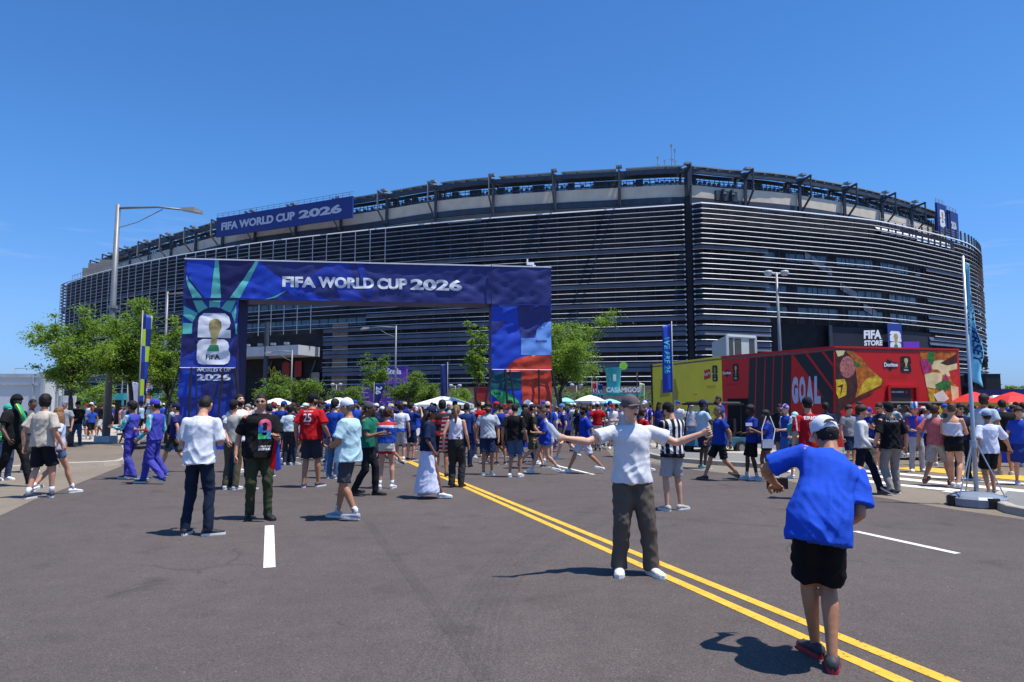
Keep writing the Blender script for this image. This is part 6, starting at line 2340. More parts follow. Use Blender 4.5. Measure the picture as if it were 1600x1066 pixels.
def make_meshes(key, q, pose, top, bot, female, bulk, hem, sleeve, shoe, wr=True):
    """all garment and body meshes for one pose, cached"""
    if key in MESHC:
        return MESHC[key]
    P = pose
    vox = {0: .036, 1: .021, 2: .0125}[q]
    lean = Matrix.Rotation(R(P.get('lean', 0)), 3, 'X')          # + leans forward (towards -Y)
    side = Matrix.Rotation(R(P.get('side', 0)), 3, 'Y')
    twist = Matrix.Rotation(R(P.get('twist', 0)), 3, 'Z')
    sw = .158 if female else .182
    hw = .96 if not female else 1.03
    zp = .955 - P['drop']
    pel = Vector((P.get('px', 0), P.get('py', 0), zp))
    TR = twist @ side @ lean
    def T(x, y, z, f=1.0):
        """torso space point: z above pelvis, bending grows with height"""
        k = min(1, max(0, z / .22))
        Rm = twist @ Matrix.Rotation(R(P.get('side', 0) * (.35 + .65 * k)), 3, 'Y') @ Matrix.Rotation(R(P.get('lean', 0) * (.35 + .65 * k)), 3, 'X')
        return pel + Rm @ Vector((x, y, z))
    neck = T(0, .008, .484)
    hrot = twist @ Matrix.Rotation(R(P.get('lean', 0) * .45), 3, 'X') @ Matrix.Rotation(R(P.get('yaw', 0)), 3, 'Z') @ Matrix.Rotation(R(P.get('pitch', 0)), 3, 'X') @ Matrix.Rotation(R(P.get('tilt', 0)), 3, 'Y')
    hc = neck + TR @ Vector((0, -.012, .045)) + hrot @ Vector((0, -.015, .115))
    sh = {s: T(s * sw, .012, .418) for s in (1, -1)}
    ua, fa = .285, .255
    A = {}
    for s, hk, ek in ((1, 'hl', 'el'), (-1, 'hr', 'er')):
        tgt = sh[s] + TR @ Vector(P[hk])
        pole = TR @ Vector(P.get(ek, (.35 * s, .55, -.75)))
        e_, w_ = ik(sh[s], tgt, ua, fa, pole)
        A[s] = (sh[s], e_, w_)
    Lg = {}
    for s, fk in ((1, 'fl'), (-1, 'fr')):
        fx, fy, lift, toe = P[fk]
        hip = pel + twist @ Vector((s * .080, .0, -.03))
        toeR = Matrix.Rotation(R(toe * s), 3, 'Z')
        pitch = min(1, lift / .12) * 45
        ank = Vector((fx, fy, .085 + lift))
        kn, an = ik(hip, ank, .425, .425, Vector((s * .12, -1, 0)))
        Lg[s] = (hip, kn, an, toeR, pitch)
    B = bulk
    body = Loft()
    tor = [(-.10, .09, .08), (-.02, .138 * hw, .100), (.06, .138 * hw, .098), (.15, .130 if not female else .118, .096), (.25, .150, .108), (.36, .165 if not female else .148, .112), (.415, .150 if not female else .135, .094), (.455, .112, .070), (.482, .075, .060), (.505, .056, .055)]
    body.limb([T(0, .0, z) for z, a, b in tor], [(a * (1 + (B - 1) * .7), b * B) for z, a, b in tor], 14, T(1, 0, .3) - T(0, 0, .3))
    body.limb([neck - TR @ Vector((0, 0, .03)), neck + (hc - neck) * .35, hc - hrot @ Vector((0, -.01, .04))], [.060 if not female else .05, .054 if not female else .045, .054 if not female else .045], 10)
    fem = .88 if female else 1.0
    for s in (1, -1):
        a, e_, w_ = A[s]
        body.limb([a + (a - e_).normalized() * .02, a.lerp(e_, .25), a.lerp(e_, .6), e_, e_.lerp(w_, .25), e_.lerp(w_, .7), w_],
                  [k * fem * (1 + (B - 1) * .5) for k in (.056, .052, .045, .039, .042, .032, .026)], 9)
        body.ball(a, .057 * fem, 9, 6)
        hip, kn, an, toeR, pitch = Lg[s]
        cv_ = .84 if bot in ('pants', 'jeans', 'slim') else .96
        body.limb([hip + Vector((0, 0, .04)), hip.lerp(kn, .2), hip.lerp(kn, .6), kn, kn.lerp(an, .28) + Vector((0, .012, 0)), kn.lerp(an, .65) + Vector((0, .006, 0)), an, an - Vector((0, 0, .03))],
                  [k * cv_ * (1 + (B - 1) * .4) for k in (.082, .084, .072, .052, .057, .043, .034, .036)], 10)
        # foot inside the shoe
        fr_ = toeR @ Matrix.Rotation(R(-pitch), 3, 'X')
        body.limb([an + fr_ @ Vector((0, .03, -.035)), an + fr_ @ Vector((0, -.06, -.045)), an + fr_ @ Vector((0, -.14, -.055))], [.032, .036, .026], 8)
        # palm
        f = (w_ - e_).normalized()
        pn = P.get('pn' + ('l' if s > 0 else 'r'))
        across = (TR @ Vector((0, 1, 0))) if pn is None else (TR @ Vector(pn))
        across = (across - f * across.dot(f))
        across = across.normalized() if across.length > .1 else f.orthogonal().normalized()
        body.limb([w_ - f * .01, w_ + f * .04, w_ + f * .085], [(.026, .019), (.040 * fem, .018), (.040 * fem, .015)], 8, across)
        A[s] = (a, e_, w_, f, across)
    bm_me = fuse(body, vox if q < 2 else .0125, 3)
    bm = bmesh.new(); bm.from_mesh(bm_me); bpy.data.meshes.remove(bm_me)

    def addm(V, F, X=None):
        vs_ = [bm.verts.new(X(v) if X else v) for v in V]
        for f_ in F:
            try:
                ff = bm.faces.new([vs_[k] for k in f_]); ff.smooth = True
            except ValueError:
                pass
    # fingers
    if q >= 1:
        for s in (1, -1):
            a, e_, w_, f, across = A[s]
            nrm = f.cross(across).normalized()
            # curl towards the body/palm side
            inward = (pel + Vector((0, -.12, .3)) - w_)
            if nrm.dot(inward) < 0:
                nrm = -nrm
            curl = P.get('curl' + ('l' if s > 0 else 'r'), .35)
            L = Loft()
            for i in range(4):
                base = w_ + f * .078 + across * (-.030 + .020 * i) * fem
                ln = (.062, .074, .070, .054)[i] * (1.0 if not female else .92)
                pts = [base - f * .015]
                d_ = f.copy(); p = base.copy()
                for sg in range(3):
                    ang = curl * (1.0 + .5 * sg) * 1.15
                    dd = (f * math.cos(ang * (sg + .6)) + nrm * math.sin(ang * (sg + .6)))
                    pts.append(p.copy()); p = p + dd * ln / 3
                pts.append(p)
                L.limb(pts, [.0095, .0100, .0092, .0084, .006], 6)
            tb = w_ + f * .03 - across * .032
            L.limb([tb, tb - across * .022 + f * .018 + nrm * .012, tb - across * .026 + f * .045 + nrm * .025, tb - across * .018 + f * .064 + nrm * .034], [.013, .0125, .0105, .007], 6)
            addm(L.v, L.f)
    hp = head_parts(q, P['_hair'], None, P['_hat'], female, P['_beard'])
    HX = lambda v: hc + hrot @ Vector(v)
    addm(hp['head'][0], hp['head'][1], HX)
    for s in (1, -1):
        L = Loft(); L.ball((s * .079, .008, -.008), (.010, .018, .030), 8, 6); addm(L.v, L.f, HX)
    me = bpy.data.meshes.new('body'); bm.to_mesh(me); bm.free()
    out = {'body': me, 'hx': (hc, hrot), 'A': A, 'L': Lg}

    def simple(nm_, V, F, X=None):
        m_ = bpy.data.meshes.new(nm_); m_.from_pydata([tuple(X(v) if X else v) for v in V], [], [list(f) for f in F])
        m_.polygons.foreach_set('use_smooth', [True] * len(m_.polygons)); m_.update(); return m_
    for k in ('hair', 'cap', 'beard'):
        if k in hp:
            out[k] = simple(k, *hp[k], HX)
    if 'hair2' in hp:
        out['hair_length'] = simple('hair_length', *hp['hair2'], HX)
    # ---- shirt
    if top != 'none':
        S = Loft()
        loose = P.get('loose', .020)
        if top == 'tank':
            loose = .010
        long_ = {'tank': .05, 'tee': -.06, 'long': -.05, 'crop': .10, 'tube': .10, 'dress': -.4}[top] if hem is None else hem
        topz = .48 if top not in ('tube',) else .36
        prof = [(z, a, b) for z, a, b in ((long_, .172 if long_ < 0 else .15, .132), (.0, .166 * hw, .126), (.10, .154 * hw, .114), (.20, .147, .108), (.30, .156, .112), (.37, .166 if not female else .148, .112), (.415, .152 if not female else .136, .096), (.450, .118, .076), (.474, .084, .064), (.487, .068, .060)) if z >= long_ - .001 and z <= topz + .01]
        if long_ < 0:
            prof = [prof[0]] + [p for p in prof[1:] if p[0] > long_]
        pts = [T(0, .0, z) for z, a, b in prof]
        S.limb(pts, [((a * (1 + (B - 1) * .75) + loose * (1.15 if z < .2 else .8)), (b * B + loose)) for z, a, b in prof], 16, T(1, 0, .3) - T(0, 0, .3))
        if top in ('tee', 'long', 'crop'):
            sl = sleeve if sleeve is not None else (.62 if top != 'long' else 1.9)
            for s in (1, -1):
                a, e_, w_ = A[s][:3]
                base = a.lerp(T(0, .0, .42), .30)
                r0 = (.066 if not female else .058) * (1 + (B - 1) * .5)
                if sl <= 1.05:
                    S.limb([base, a + (a - e_).normalized() * .0, a.lerp(e_, sl * .5), a.lerp(e_, sl)], [r0 * .86, r0 * .94, r0 * .98 + loose * .3, r0 * 1.02 + loose * .7], 10)
                else:
                    S.limb([base, a, a.lerp(e_, .5), e_, e_.lerp(w_, .5), e_.lerp(w_, .97)], [r0 * .95, r0, r0 * .92, r0 * .82, r0 * .72, r0 * .55], 10)
                S.ball(a + Vector((0, 0, -.004)), r0 * .92, 10, 6)
        out['shirt'] = fuse(S, vox * 1.0, 3, ((P.get('wamp', .0135) if q == 2 else .010), 8.5 if q == 2 else 7, P.get('_seed', 0), (long_ + zp, zp + .45)) if (q >= 1 and wr) else None)
    # ---- bottoms
    K = Loft()
    lz = P.get('baggy', 1.0)
    hips = [(.10, .136, .102), (.04, .148 * hw, .110), (-.03, .154 * hw, .116), (-.11, .142 * hw, .114)]
    K.limb([T(0, .004, z) for z, a, b in hips], [(a * (1 + (B - 1) * .7) + .006, b * B + .006) for z, a, b in hips], 14, twist @ Vector((1, 0, 0)))
    nm_ = {'pants': 'trousers', 'jeans': 'trousers', 'slim': 'trousers', 'shorts': 'shorts', 'mini': 'shorts', 'skirt': 'skirt', 'maxi': 'skirt'}[bot]
    if bot in ('skirt', 'maxi'):
        zl = .50 if bot == 'skirt' else .11
        K.limb([pel + Vector((0, 0, .08)), pel + Vector((0, 0, -.10)), Vector((pel.x, pel.y, (zp + zl) / 2)), Vector((pel.x * .5, pel.y * .5, zl))],
               [(.155, .118), (.185, .145), (.215 if bot == 'maxi' else .20, .19), (.25 if bot == 'maxi' else .215, .26 if bot == 'maxi' else .17)], 18, twist @ Vector((1, 0, 0)))
    else:
        for s in (1, -1):
            hip, kn, an, toeR, pitch = Lg[s]
            if bot == 'shorts':
                end = hip.lerp(kn, .93)
                K.limb([hip + Vector((0, 0, .05)), hip.lerp(kn, .2), hip.lerp(kn, .6), end], [.086, .098 * lz, .098 * lz, .100 * lz], 12)
            elif bot == 'mini':
                end = hip.lerp(kn, .42)
                K.limb([hip + Vector((0, 0, .05)), hip.lerp(kn, .15), end], [.090, .099, .100], 12)
            else:
                k0 = {'pants': 1.0, 'jeans': .92, 'slim': .84}[bot] * lz
                ea = an + Vector((0, .01, -.035))
                K.limb([hip + Vector((0, 0, .05)), hip.lerp(kn, .2), hip.lerp(kn, .6), kn, kn.lerp(an, .35) + Vector((0, .01, 0)), kn.lerp(an, .8) + Vector((0, .01, 0)), ea],
                       [.087, max(.092, .097 * k0), max(.081, .088 * k0), .076 * k0, .073 * k0, .067 * k0, .067 * k0], 12)
    out[nm_] = fuse(K, vox, 3, ((.010 if q == 2 else .008), 10, 3.3 + P.get('_seed', 0)) if (q >= 1 and wr) else None)
    # ---- shoes
    for s in (1, -1):
        hip, kn, an, toeR, pitch = Lg[s]
        fr_ = toeR @ Matrix.Rotation(R(-pitch), 3, 'X')
        o = an
        L = Loft()
        def X(x, y, z): return o + fr_ @ Vector((x, y, z))
        hi = -.005 if shoe != 'boot' else .05
        n = 12
        def ring(y, w, z0, z1): # upright ring across the shoe
            return [X(w * math.cos(2 * math.pi * j / n), y, z0 + (z1 - z0) * (.5 + .5 * math.sin(2 * math.pi * j / n))) for j in range(n)]
        rr_ = [ring(.076, .020, -.066, -.025), ring(.060, .038, -.068, hi + .012), ring(.02, .043, -.068, hi + .018), ring(-.03, .045, -.068, .008), ring(-.08, .049, -.068, -.012), ring(-.13, .050, -.068, -.024), ring(-.175, .040, -.067, -.034), ring(-.198, .018, -.066, -.046)]
        nb_ = len(L.f); L.rings(rr_); upper = len(L.f)
        def slab_ring(z, k):
            prof = [(0, .078), (.026, .066), (.037, .02), (.036, -.03), (.047, -.09), (.049, -.14), (.036, -.185), (0, -.206)]
            return [X(x * k, y, z) for x, y in prof] + [X(-x * k, y, z) for x, y in prof[-2:0:-1]]
        L.rings([slab_ring(-.085, 1.02), slab_ring(-.078, 1.07), slab_ring(-.052, 1.06)])
        m_ = bpy.data.meshes.new('shoe'); m_.from_pydata([tuple(v) for v in L.v], [], [list(f) for f in L.f])
        bmx = bmesh.new(); bmx.from_mesh(m_); bmesh.ops.recalc_face_normals(bmx, faces=bmx.faces)
        for i, f in enumerate(bmx.faces):
            f.material_index = 0 if i < upper else 1
            f.smooth = i < upper
        bmx.to_mesh(m_); bmx.free()
        out['shoe%d' % s] = m_
        # sock
        if shoe == 'sock':
            L = Loft(); L.limb([an - Vector((0, 0, .02)), an + Vector((0, 0, .05)), an.lerp(kn, .22)], [.038, .038, .041], 10)
            out['sock%d' % s] = simple('sock', L.v, L.f)
    MESHC[key] = out
    return out


NPER = [0]


def person(loc, face, h, label, pose='stand', top=('tee', (.5, .5, .5)), bot=('pants', (.05, .05, .08)), shoes=((.7, .7, .7), None), skin='light',
           hair=('short', (.012, .009, .008)), hat=None, q=1, female=False, bulk=1.0, beard=None, hem=None, sleeve=None, glasses=None, group=None, sock=None, boot=False, watch=None, backdrop=False, **over):
    NPER[0] += 1
    P = dict(POSES[pose]); P.update(over)
    P['_hair'] = hair[0]; P['_hat'] = hat; P['_beard'] = bool(beard)
    seed = (NPER[0] % 9) * 1.37 if q >= 1 else 0
    P['_seed'] = seed
    key = (q, tuple(sorted((k, str(v)) for k, v in P.items())), top[0], bot[0], female, bulk, hem, sleeve, 'sock' if sock else ('boot' if boot else ''))
    M = make_meshes(key, q, P, top[0], bot[0], female, bulk, hem, sleeve, 'sock' if sock else ('boot' if boot else ''))
    root = empty('person', (loc[0], loc[1], loc[2] if len(loc) > 2 else .004), R(face))
    root.scale = (h / 1.775,) * 3
    tag(root, label, 'person', group)
    cm = lambda c: c if isinstance(c, bpy.types.Material) else cloth(c)
    hm = mat('hair_%.3f_%.3f_%.3f' % tuple(hair[1]), hair[1], .6, var=.35, scale=30, bump=.5, bscale=90, spec=.3)

    def put(name, key_, mats):
        if key_ not in M:
            return None
        me = M[key_]
        o = bpy.data.objects.new(name, me)
        if len(me.materials) < len(mats):
            for m_ in mats[len(me.materials):]:
                me.materials.append(m_)
        link(o, root)
        for i, m_ in enumerate(mats):
            o.material_slots[i].link = 'OBJECT'
            o.material_slots[i].material = m_
        return o
    put('body', 'body', [skin_mat(skin)])
    sh = put('shirt', 'shirt', [cm(top[1])])
    for k in ('trousers', 'shorts', 'skirt'):
        b_ = put(k, k, [cm(bot[1])])
    put('hair', 'hair', [hm]); put('hair_length', 'hair_length', [hm])
    if beard:
        put('beard', 'beard', [mat('beard_%.3f' % beard[0], beard, .7, var=.4, scale=40, bump=.4, bscale=120)])
    if hat:
        put('cap', 'cap', [cm(hat[1])])
    sm = mat('shoe_%.3f_%.3f_%.3f' % tuple(shoes[0]), shoes[0], .6, var=.1, scale=20, bump=.2, bscale=60)
    so = M_SOLE if shoes[1] is None else mat('sole_%.3f_%.3f_%.3f' % tuple(shoes[1]), shoes[1], .6, var=.05)
    for s in (1, -1):
        put('shoe', 'shoe%d' % s, [sm, so])
        if sock:
            put('sock', 'sock%d' % s, [cm(sock)])
    hc, hr = M['hx']
    # face details where the face can be seen at this size
    if q >= 1:
        def piece(name, V, F, m_):
            o = mesh(name, [hc + hr @ Vector(v) for v in V], F, m_, root, smooth=True); return o
        if not (glasses == 'sun'):
            for s in (1, -1):
                L = Loft(); L.ball((s * .031, -.0805, .006), (.0125, .008, .0075), 10, 6); piece('eye', L.v, L.f, M_EYE)
                L = Loft(); L.ball((s * .031, -.0865, .006), (.0052, .003, .0055), 8, 5); piece('iris', L.v, L.f, M_IRIS)
        for s in (1, -1):
            L = Loft(); L.limb([(s * .014, -.094, .022), (s * .030, -.0935, .028), (s * .048, -.082, .022)], [.003, .0042, .0025], 6); piece('eyebrow', L.v, L.f, hm)
        L = Loft()
        if P.get('mouth'):
            L.ball((0, -.0985, -.066), (.019, .007, .012), 12, 6); piece('mouth', L.v, L.f, M_MOUTH)
        else:
            L.limb([(-.021, -.0955, -.064), (0, -.1035, -.065), (.021, -.0955, -.064)], [.002, .0052, .002], 6); piece('mouth', L.v, L.f, M_LIP)
        if glasses:
            mm = M_LENS if glasses == 'sun' else mat('clear_lens', (.25, .27, .28), .1, var=0, spec=.6)
            if glasses != 'sun':
                mm.node_tree.nodes['Principled BSDF'].inputs['Alpha'].default_value = .35
            root_g = None
            for s in (1, -1):
                L = Loft(); L.limb([(s * .032, -.098, .006), (s * .032, -.1005, .006)], [(.024, .017), (.024, .017)], 14, (1, 0, 0)); piece('lens', L.v, L.f, mm)
            L = Loft(); L.limb([(-.012, -.102, .010), (.012, -.102, .010)], [.003, .003], 6)
            for s in (1, -1):
                L.limb([(s * .055, -.098, .012), (s * .078, -.06, .012), (s * .083, .01, .006)], [.003, .003, .0025], 6)
                if glasses != 'sun':
                    ring_ = [(s * .032 + .025 * math.cos(a), -.100, .006 + .018 * math.sin(a)) for a in [2 * math.pi * k / 14 for k in range(15)]]
                    L.limb(ring_, [.002] * 15, 5)
            piece('glasses_frame', L.v, L.f, M_BLK)
    if watch:
        s = 1 if watch == 'l' else -1
        a, e_, w_ = M['A'][s][:3]
        f = (w_ - e_).normalized()
        g = G(); g.tube([w_ - f * .035, w_ - f * .010], .033, 10); g.build('wristband', M_BLK if 1 else None, root)
    root_i = dict(root=root, M=M, shirt=sh)
    return root_i


def hand_pos(pi, s, out=.07):
    a, e_, w_, f, ac = pi['M']['A'][s]
    bpy.context.view_layer.update() if False else None
    r_ = pi['root']
    Mx = Matrix.Translation(r_.location) @ Matrix.Rotation(r_.rotation_euler.z, 4, 'Z') @ Matrix.Scale(r_.scale.x, 4)
    return Mx @ (w_ + f * out), (Mx.to_3x3() @ f).normalized()


def on_cloth(pi, s, cx, z0, w, h, col, back=True, bold=.03, part='shirt', name='print'):
    """lettering printed on a garment: projected onto the cloth from behind (back) or in front. s: text or list of 2D polygons"""
    o = pi[part]
    me = o.data
    bm = bmesh.new(); bm.from_mesh(me)
    tree_ = BVHTree.FromBMesh(bm)
    bm.free()
    sg = 1 if back else -1
    if isinstance(s, str):
        v, f = text_mesh(s, bold)
    else:
        v, f = s
    out = []
    for a, b in v:
        x = cx + (a - .5) * w * (-1 if back else 1)
        out.append((x, z0 + b * h))
    # subdivide so that it can follow the folds
    bm = bmesh.new()
    vs_ = [bm.verts.new((p[0], 0, p[1])) for p in out]
    for q_ in f:
        try:
            bm.faces.new([vs_[k] for k in q_])
        except ValueError:
            pass
    xs = [p[0] for p in out]; zs = [p[1] for p in out]
    stp = .02
    for ax, lo, hi in ((0, min(xs), max(xs)), (2, min(zs), max(zs))):
        k = math.ceil(lo / stp)
        while k * stp < hi:
            co = [0, 0, 0]; no = [0, 0, 0]; co[ax] = k * stp; no[ax] = 1
            bmesh.ops.bisect_plane(bm, geom=bm.verts[:] + bm.edges[:] + bm.faces[:], plane_co=co, plane_no=no, dist=1e-5)
            k += 1
    for v_ in bm.verts:
        hit = tree_.ray_cast(Vector((v_.co.x, sg * .8, v_.co.z)), Vector((0, -sg, 0)))
        if hit[0] is not None:
            v_.co = hit[0] + Vector((0, sg * .004, 0))
        else:
            v_.co.y = 0
    me2 = bpy.data.meshes.new(name); bm.to_mesh(me2); bm.free()
    me2.materials.append(col if isinstance(col, bpy.types.Material) else INK('ink_%.3f_%.3f_%.3f' % tuple(col), col, .7))
    return link(bpy.data.objects.new(name, me2), pi['root'])


WHITE = (.72, .72, .74); BLACK = (.012, .012, .014); NAVY = (.012, .020, .065); JBLUE = (.012, .035, .26); ROYAL = (.018, .085, .56)
DENIM = (.02, .045, .10); LDENIM = (.07, .13, .25); KHAKI = (.30, .255, .20); GREY = (.22, .22, .24); DGREY = (.045, .045, .055); RED = (.42, .008, .012)
BRN = (.045, .02, .01); DK = (.012, .009, .008); BLOND = (.20, .11, .045)
SH_W = ((.68, .68, .68), None); SH_B = ((.015, .015, .018), None); SH_BB = ((.012, .012, .014), (.02, .02, .02)); SH_G = ((.25, .27, .32), None)


def at_feet(px, py):
    g_ = gp(px, py); g_.z = .004; return g_


def at_head(px, d):
    return Vector((xof(px, d), d, .004))


# ============ nearest people
# man in royal blue tee, bending to film the posing man, back to the camera
p = person(Vector((1.97, 4.50, .004)), 172, 1.74, 'nearest man, in royal blue tee and white cap, bending forward with back turned', 'stand',
           top=('tee', (.016, .075, .52)), bot=('shorts', (.008, .008, .010)), shoes=((.04, .04, .045), (.42, .03, .04)), skin='tan', hair=('short', DK),
           hat=('cap', (.66, .68, .74)), q=2, bulk=1.04, hem=-.15, sleeve=.82, loose=.034, baggy=1.02,
           lean=29, side=-22, pitch=12, yaw=10, tilt=6, drop=.035, py=.06, px=.04, fl=(.03, -.18, 0, 14), fr=(-.0, .08, 0, 16), hl=(.03, -.38, -.10), hr=(.01, -.25, -.32), wamp=.017,
           el=(1, .1, -.55), er=(-.35, .8, -.5), curlr=.8, curll=.8, watch=None)
hc_, hr_ = p['M']['hx']
V = [Vector((0, 0, 0))] + [Vector((.42 * math.cos(R(a)), 1, .42 + .30 * math.sin(R(a)))) for a in range(0, 181, 15)]
V[0] = Vector((0, 1, .46))
mesh('strap_opening', [hc_ + hr_ @ head_pt(v.normalized(), .031) for v in V], [(0, k + 1, k) for k in range(1, 13)], MC['hair_%.3f_%.3f_%.3f' % DK], p['root'])
hp_, hd_ = hand_pos(p, -1, .09)
bt = tag(empty('water_bottle', hp_), 'crumpled clear plastic bottle held low by man in royal blue tee', 'bottle')
M_CLR = mat('clear_plastic', (.72, .75, .80), .12, var=.1, spec=.7, scale=20); M_CLR.node_tree.nodes['Principled BSDF'].inputs['Alpha'].default_value = .55
bt.rotation_euler = (R(20), R(-15), 0)
g = G(); g.lathe([(0, -.09), (.030, -.088), (.033, -.05), (.028, -.01), (.033, .03), (.030, .06), (.014, .085), (.013, .10), (0, .10)], (0, 0, 0), 12); g.build('bottle', M_CLR, bt, True)
g = G(); g.lathe([(0, .098), (.016, .098), (.016, .115), (0, .115)], (0, 0, 0), 10); g.build('bottle_cap', M_LETTER, bt)
hp_, hd_ = hand_pos(p, 1, .09)
ph = tag(empty('phone', hp_ + Vector((0, .02, .03))), 'dark phone held out by man in royal blue tee to film', 'phone')
g = G(); g.box((0, 0, 0), (.15, .01, .075)); g.build('phone_case', M_BLK, ph)

# posing man with outspread arms
p = person(Vector((1.165, 6.86, .004)), 2, 1.76, 'man in white tee and grey cap with arms spread wide on the yellow lines', 'stand',
           top=('tee', (.66, .66, .69)), bot=('pants', (.105, .088, .072)), shoes=((.62, .60, .56), None), skin='fair', hair=('short', (.03, .02, .012)),
           hat=('cap', (.115, .095, .10)), q=2, bulk=1.0, hem=-.085, sleeve=.66, loose=.034, baggy=1.18, glasses='clear', mouth=True, yaw=14, pitch=-3, tilt=-4,
           fl=(.17, -.03, 0, 22), fr=(-.13, .02, 0, 12), hl=(.475, -.14, -.02), hr=(-.485, -.18, -.06), el=(0, .3, -1), er=(0, .3, -1), pnl=(0, 0, 1), pnr=(0, 0, 1), curll=1.0, curlr=.85)
hp_, hd_ = hand_pos(p, -1, .10)
bt = tag(empty('clear_bottle', hp_ + Vector((-.03, -.02, .05))), 'clear plastic bottle in the raised hand of the man with spread arms', 'bottle')
bt.rotation_euler = (0, R(-38), 0)
g = G(); g.lathe([(0, -.09), (.033, -.088), (.035, -.03), (.031, .0), (.034, .06), (.015, .10), (.014, .115), (0, .115)], (0, 0, 0), 12); g.build('bottle', M_CLR, bt, True)
g = G(); g.lathe([(0, .113), (.017, .113), (.017, .13), (0, .13)], (0, 0, 0), 10); g.build('bottle_cap', M_LETTER, bt)

# white tee man seen from behind on the left
p = person(at_feet(304, 838) + Vector((0, .05, 0)), 178, 1.82, 'man in white tee and dark jeans seen from behind, head bowed', 'phone',
           top=('tee', (.68, .69, .74)), bot=('jeans', (.012, .020, .040)), shoes=((.02, .02, .025), None), skin='light', hair=('buzz', DK), q=2, bulk=1.06, hem=-.10, sleeve=.82,
           loose=.030, pitch=24, lean=4, fl=(.14, 0, 0, 10), fr=(-.16, .04, 0, 55), hl=(-.04, -.27, -.24), hr=(.07, -.28, -.22), el=(.5, .6, -.9), er=(-.5, .6, -.9))
hp_, _ = hand_pos(p, -1, .08)
ph = tag(empty('phone', hp_), 'phone in the hands of the man in white tee with dark jeans', 'phone')
g = G(); g.box((0, 0, 0), (.075, .012, .15)); g.build('phone_case', M_BLK, ph)

# black tee man with sunglasses
p = person(at_feet(402, 812), 24, 1.84, 'man in black printed tee, olive cargo trousers and sunglasses facing the camera', 'onehand',
           top=('tee', (.010, .010, .011)), bot=('pants', (.045, .055, .028)), shoes=SH_BB, boot=True, skin='light', hair=('buzz', DK), q=2, bulk=1.14, hem=-.12, sleeve=.80, loose=.03,
           glasses='sun', yaw=-10, baggy=.98, fl=(.13, -.06, 0, 20), fr=(-.10, .03, 0, 12), hl=(-.02, -.32, -.24), hr=(-.12, .02, -.50), curll=.7, curlr=.5)
rb = lambda x0, y0, x1, y1: ([(x0, y0), (x1, y0), (x1, y1), (x0, y1)], [[0, 1, 2, 3]])
circ = lambda a0, a1, cx, cy, r0, r1, n=10: ([(cx + (r1 if i == 0 else r0) * math.cos(R(a0 + (a1 - a0) * k / n)), cy + (r1 if i == 0 else r0) * 1.0 * math.sin(R(a0 + (a1 - a0) * k / n))) for i in (0, 1) for k in range(n + 1)],
                                             [[k, k + 1, n + 2 + k, n + 1 + k] for k in range(n)])
C_P, C_B, C_G = (.55, .08, .16), (.06, .22, .62), (.04, .42, .16)
on_cloth(p, circ(0, 180, .5, .0, .22, .5), .05, 1.285, .17, .17, C_P, False)
on_cloth(p, rb(0, 0, .34, 1), .05, 1.21, .17, .075, C_B, False)
on_cloth(p, rb(.66, 0, 1, 1), .05, 1.21, .17, .075, C_P, False)
on_cloth(p, rb(0, 0, 1, 1), .05, 1.185, .17, .024, C_B, False)
on_cloth(p, circ(180, 360, .5, 1, .22, .5), .05, 1.01, .17, .17, C_G, False)
on_cloth(p, rb(.0, 0, .30, 1), .05, 1.095, .17, .075, C_G, False); on_cloth(p, rb(.66, 0, 1, 1), .05, 1.095, .17, .09, C_B, False)
on_cloth(p, 'WORLD CUP', .05, .985, .17, .022, WHITE, False, .02); on_cloth(p, '2026', .05, .945, .17, .032, WHITE, False, .03)
hp_, _ = hand_pos(p, 1, .08)
ph = tag(empty('phone', hp_), 'dark phone held by the man in black printed tee', 'phone')
g = G(); g.box((.04, -.01, .0), (.15, .08, .012)); g.build('phone_case', M_BLK, ph)
bg = tag(empty('drawstring_bag', hp_ + Vector((.06, .04, -.28))), 'red and blue bag hanging from the hand of the man in black printed tee', 'bag')
g = G(); g.hexa([(-.10, -.04, -.16), (-.02, -.04, -.18), (-.02, .04, -.18), (-.10, .04, -.16)], [(-.05, -.02, .22), (-.02, -.02, .22), (-.02, .02, .22), (-.05, .02, .22)]); g.build('red_half', cloth(RED), bg)
g = G(); g.hexa([(-.015, -.04, -.20), (.045, -.03, -.18), (.045, .03, -.18), (-.015, .04, -.20)], [(-.015, -.02, .20), (.0, -.02, .2), (.0, .02, .2), (-.015, .02, .20)]); g.build('blue_half', cloth((.03, .05, .35)), bg)

# pale blue jersey man with white cap
p = person(at_feet(542, 812), -104, 1.78, 'man in pale blue jersey and white cap walking left, hands at his belly', 'step',
           top=('tee', (.42, .60, .66)), bot=('shorts', (.055, .055, .065)), shoes=((.30, .33, .38), None), skin='tan', hair=('buzz', (.10, .09, .085)), hat=('cap', (.70, .68, .74)), q=2, bulk=1.22,
           hem=-.13, sleeve=.78, loose=.034, pitch=8, fl=(.10, .18, .02, 10), fr=(-.10, -.20, 0, 10), hl=(-.10, -.26, -.34), hr=(.06, -.24, -.34), el=(.8, .6, -.5), watch='l', sock=(.7, .7, .7))
on_cloth(p, '10', .0, 1.2, .10, .12, (.35, .33, .2), False)

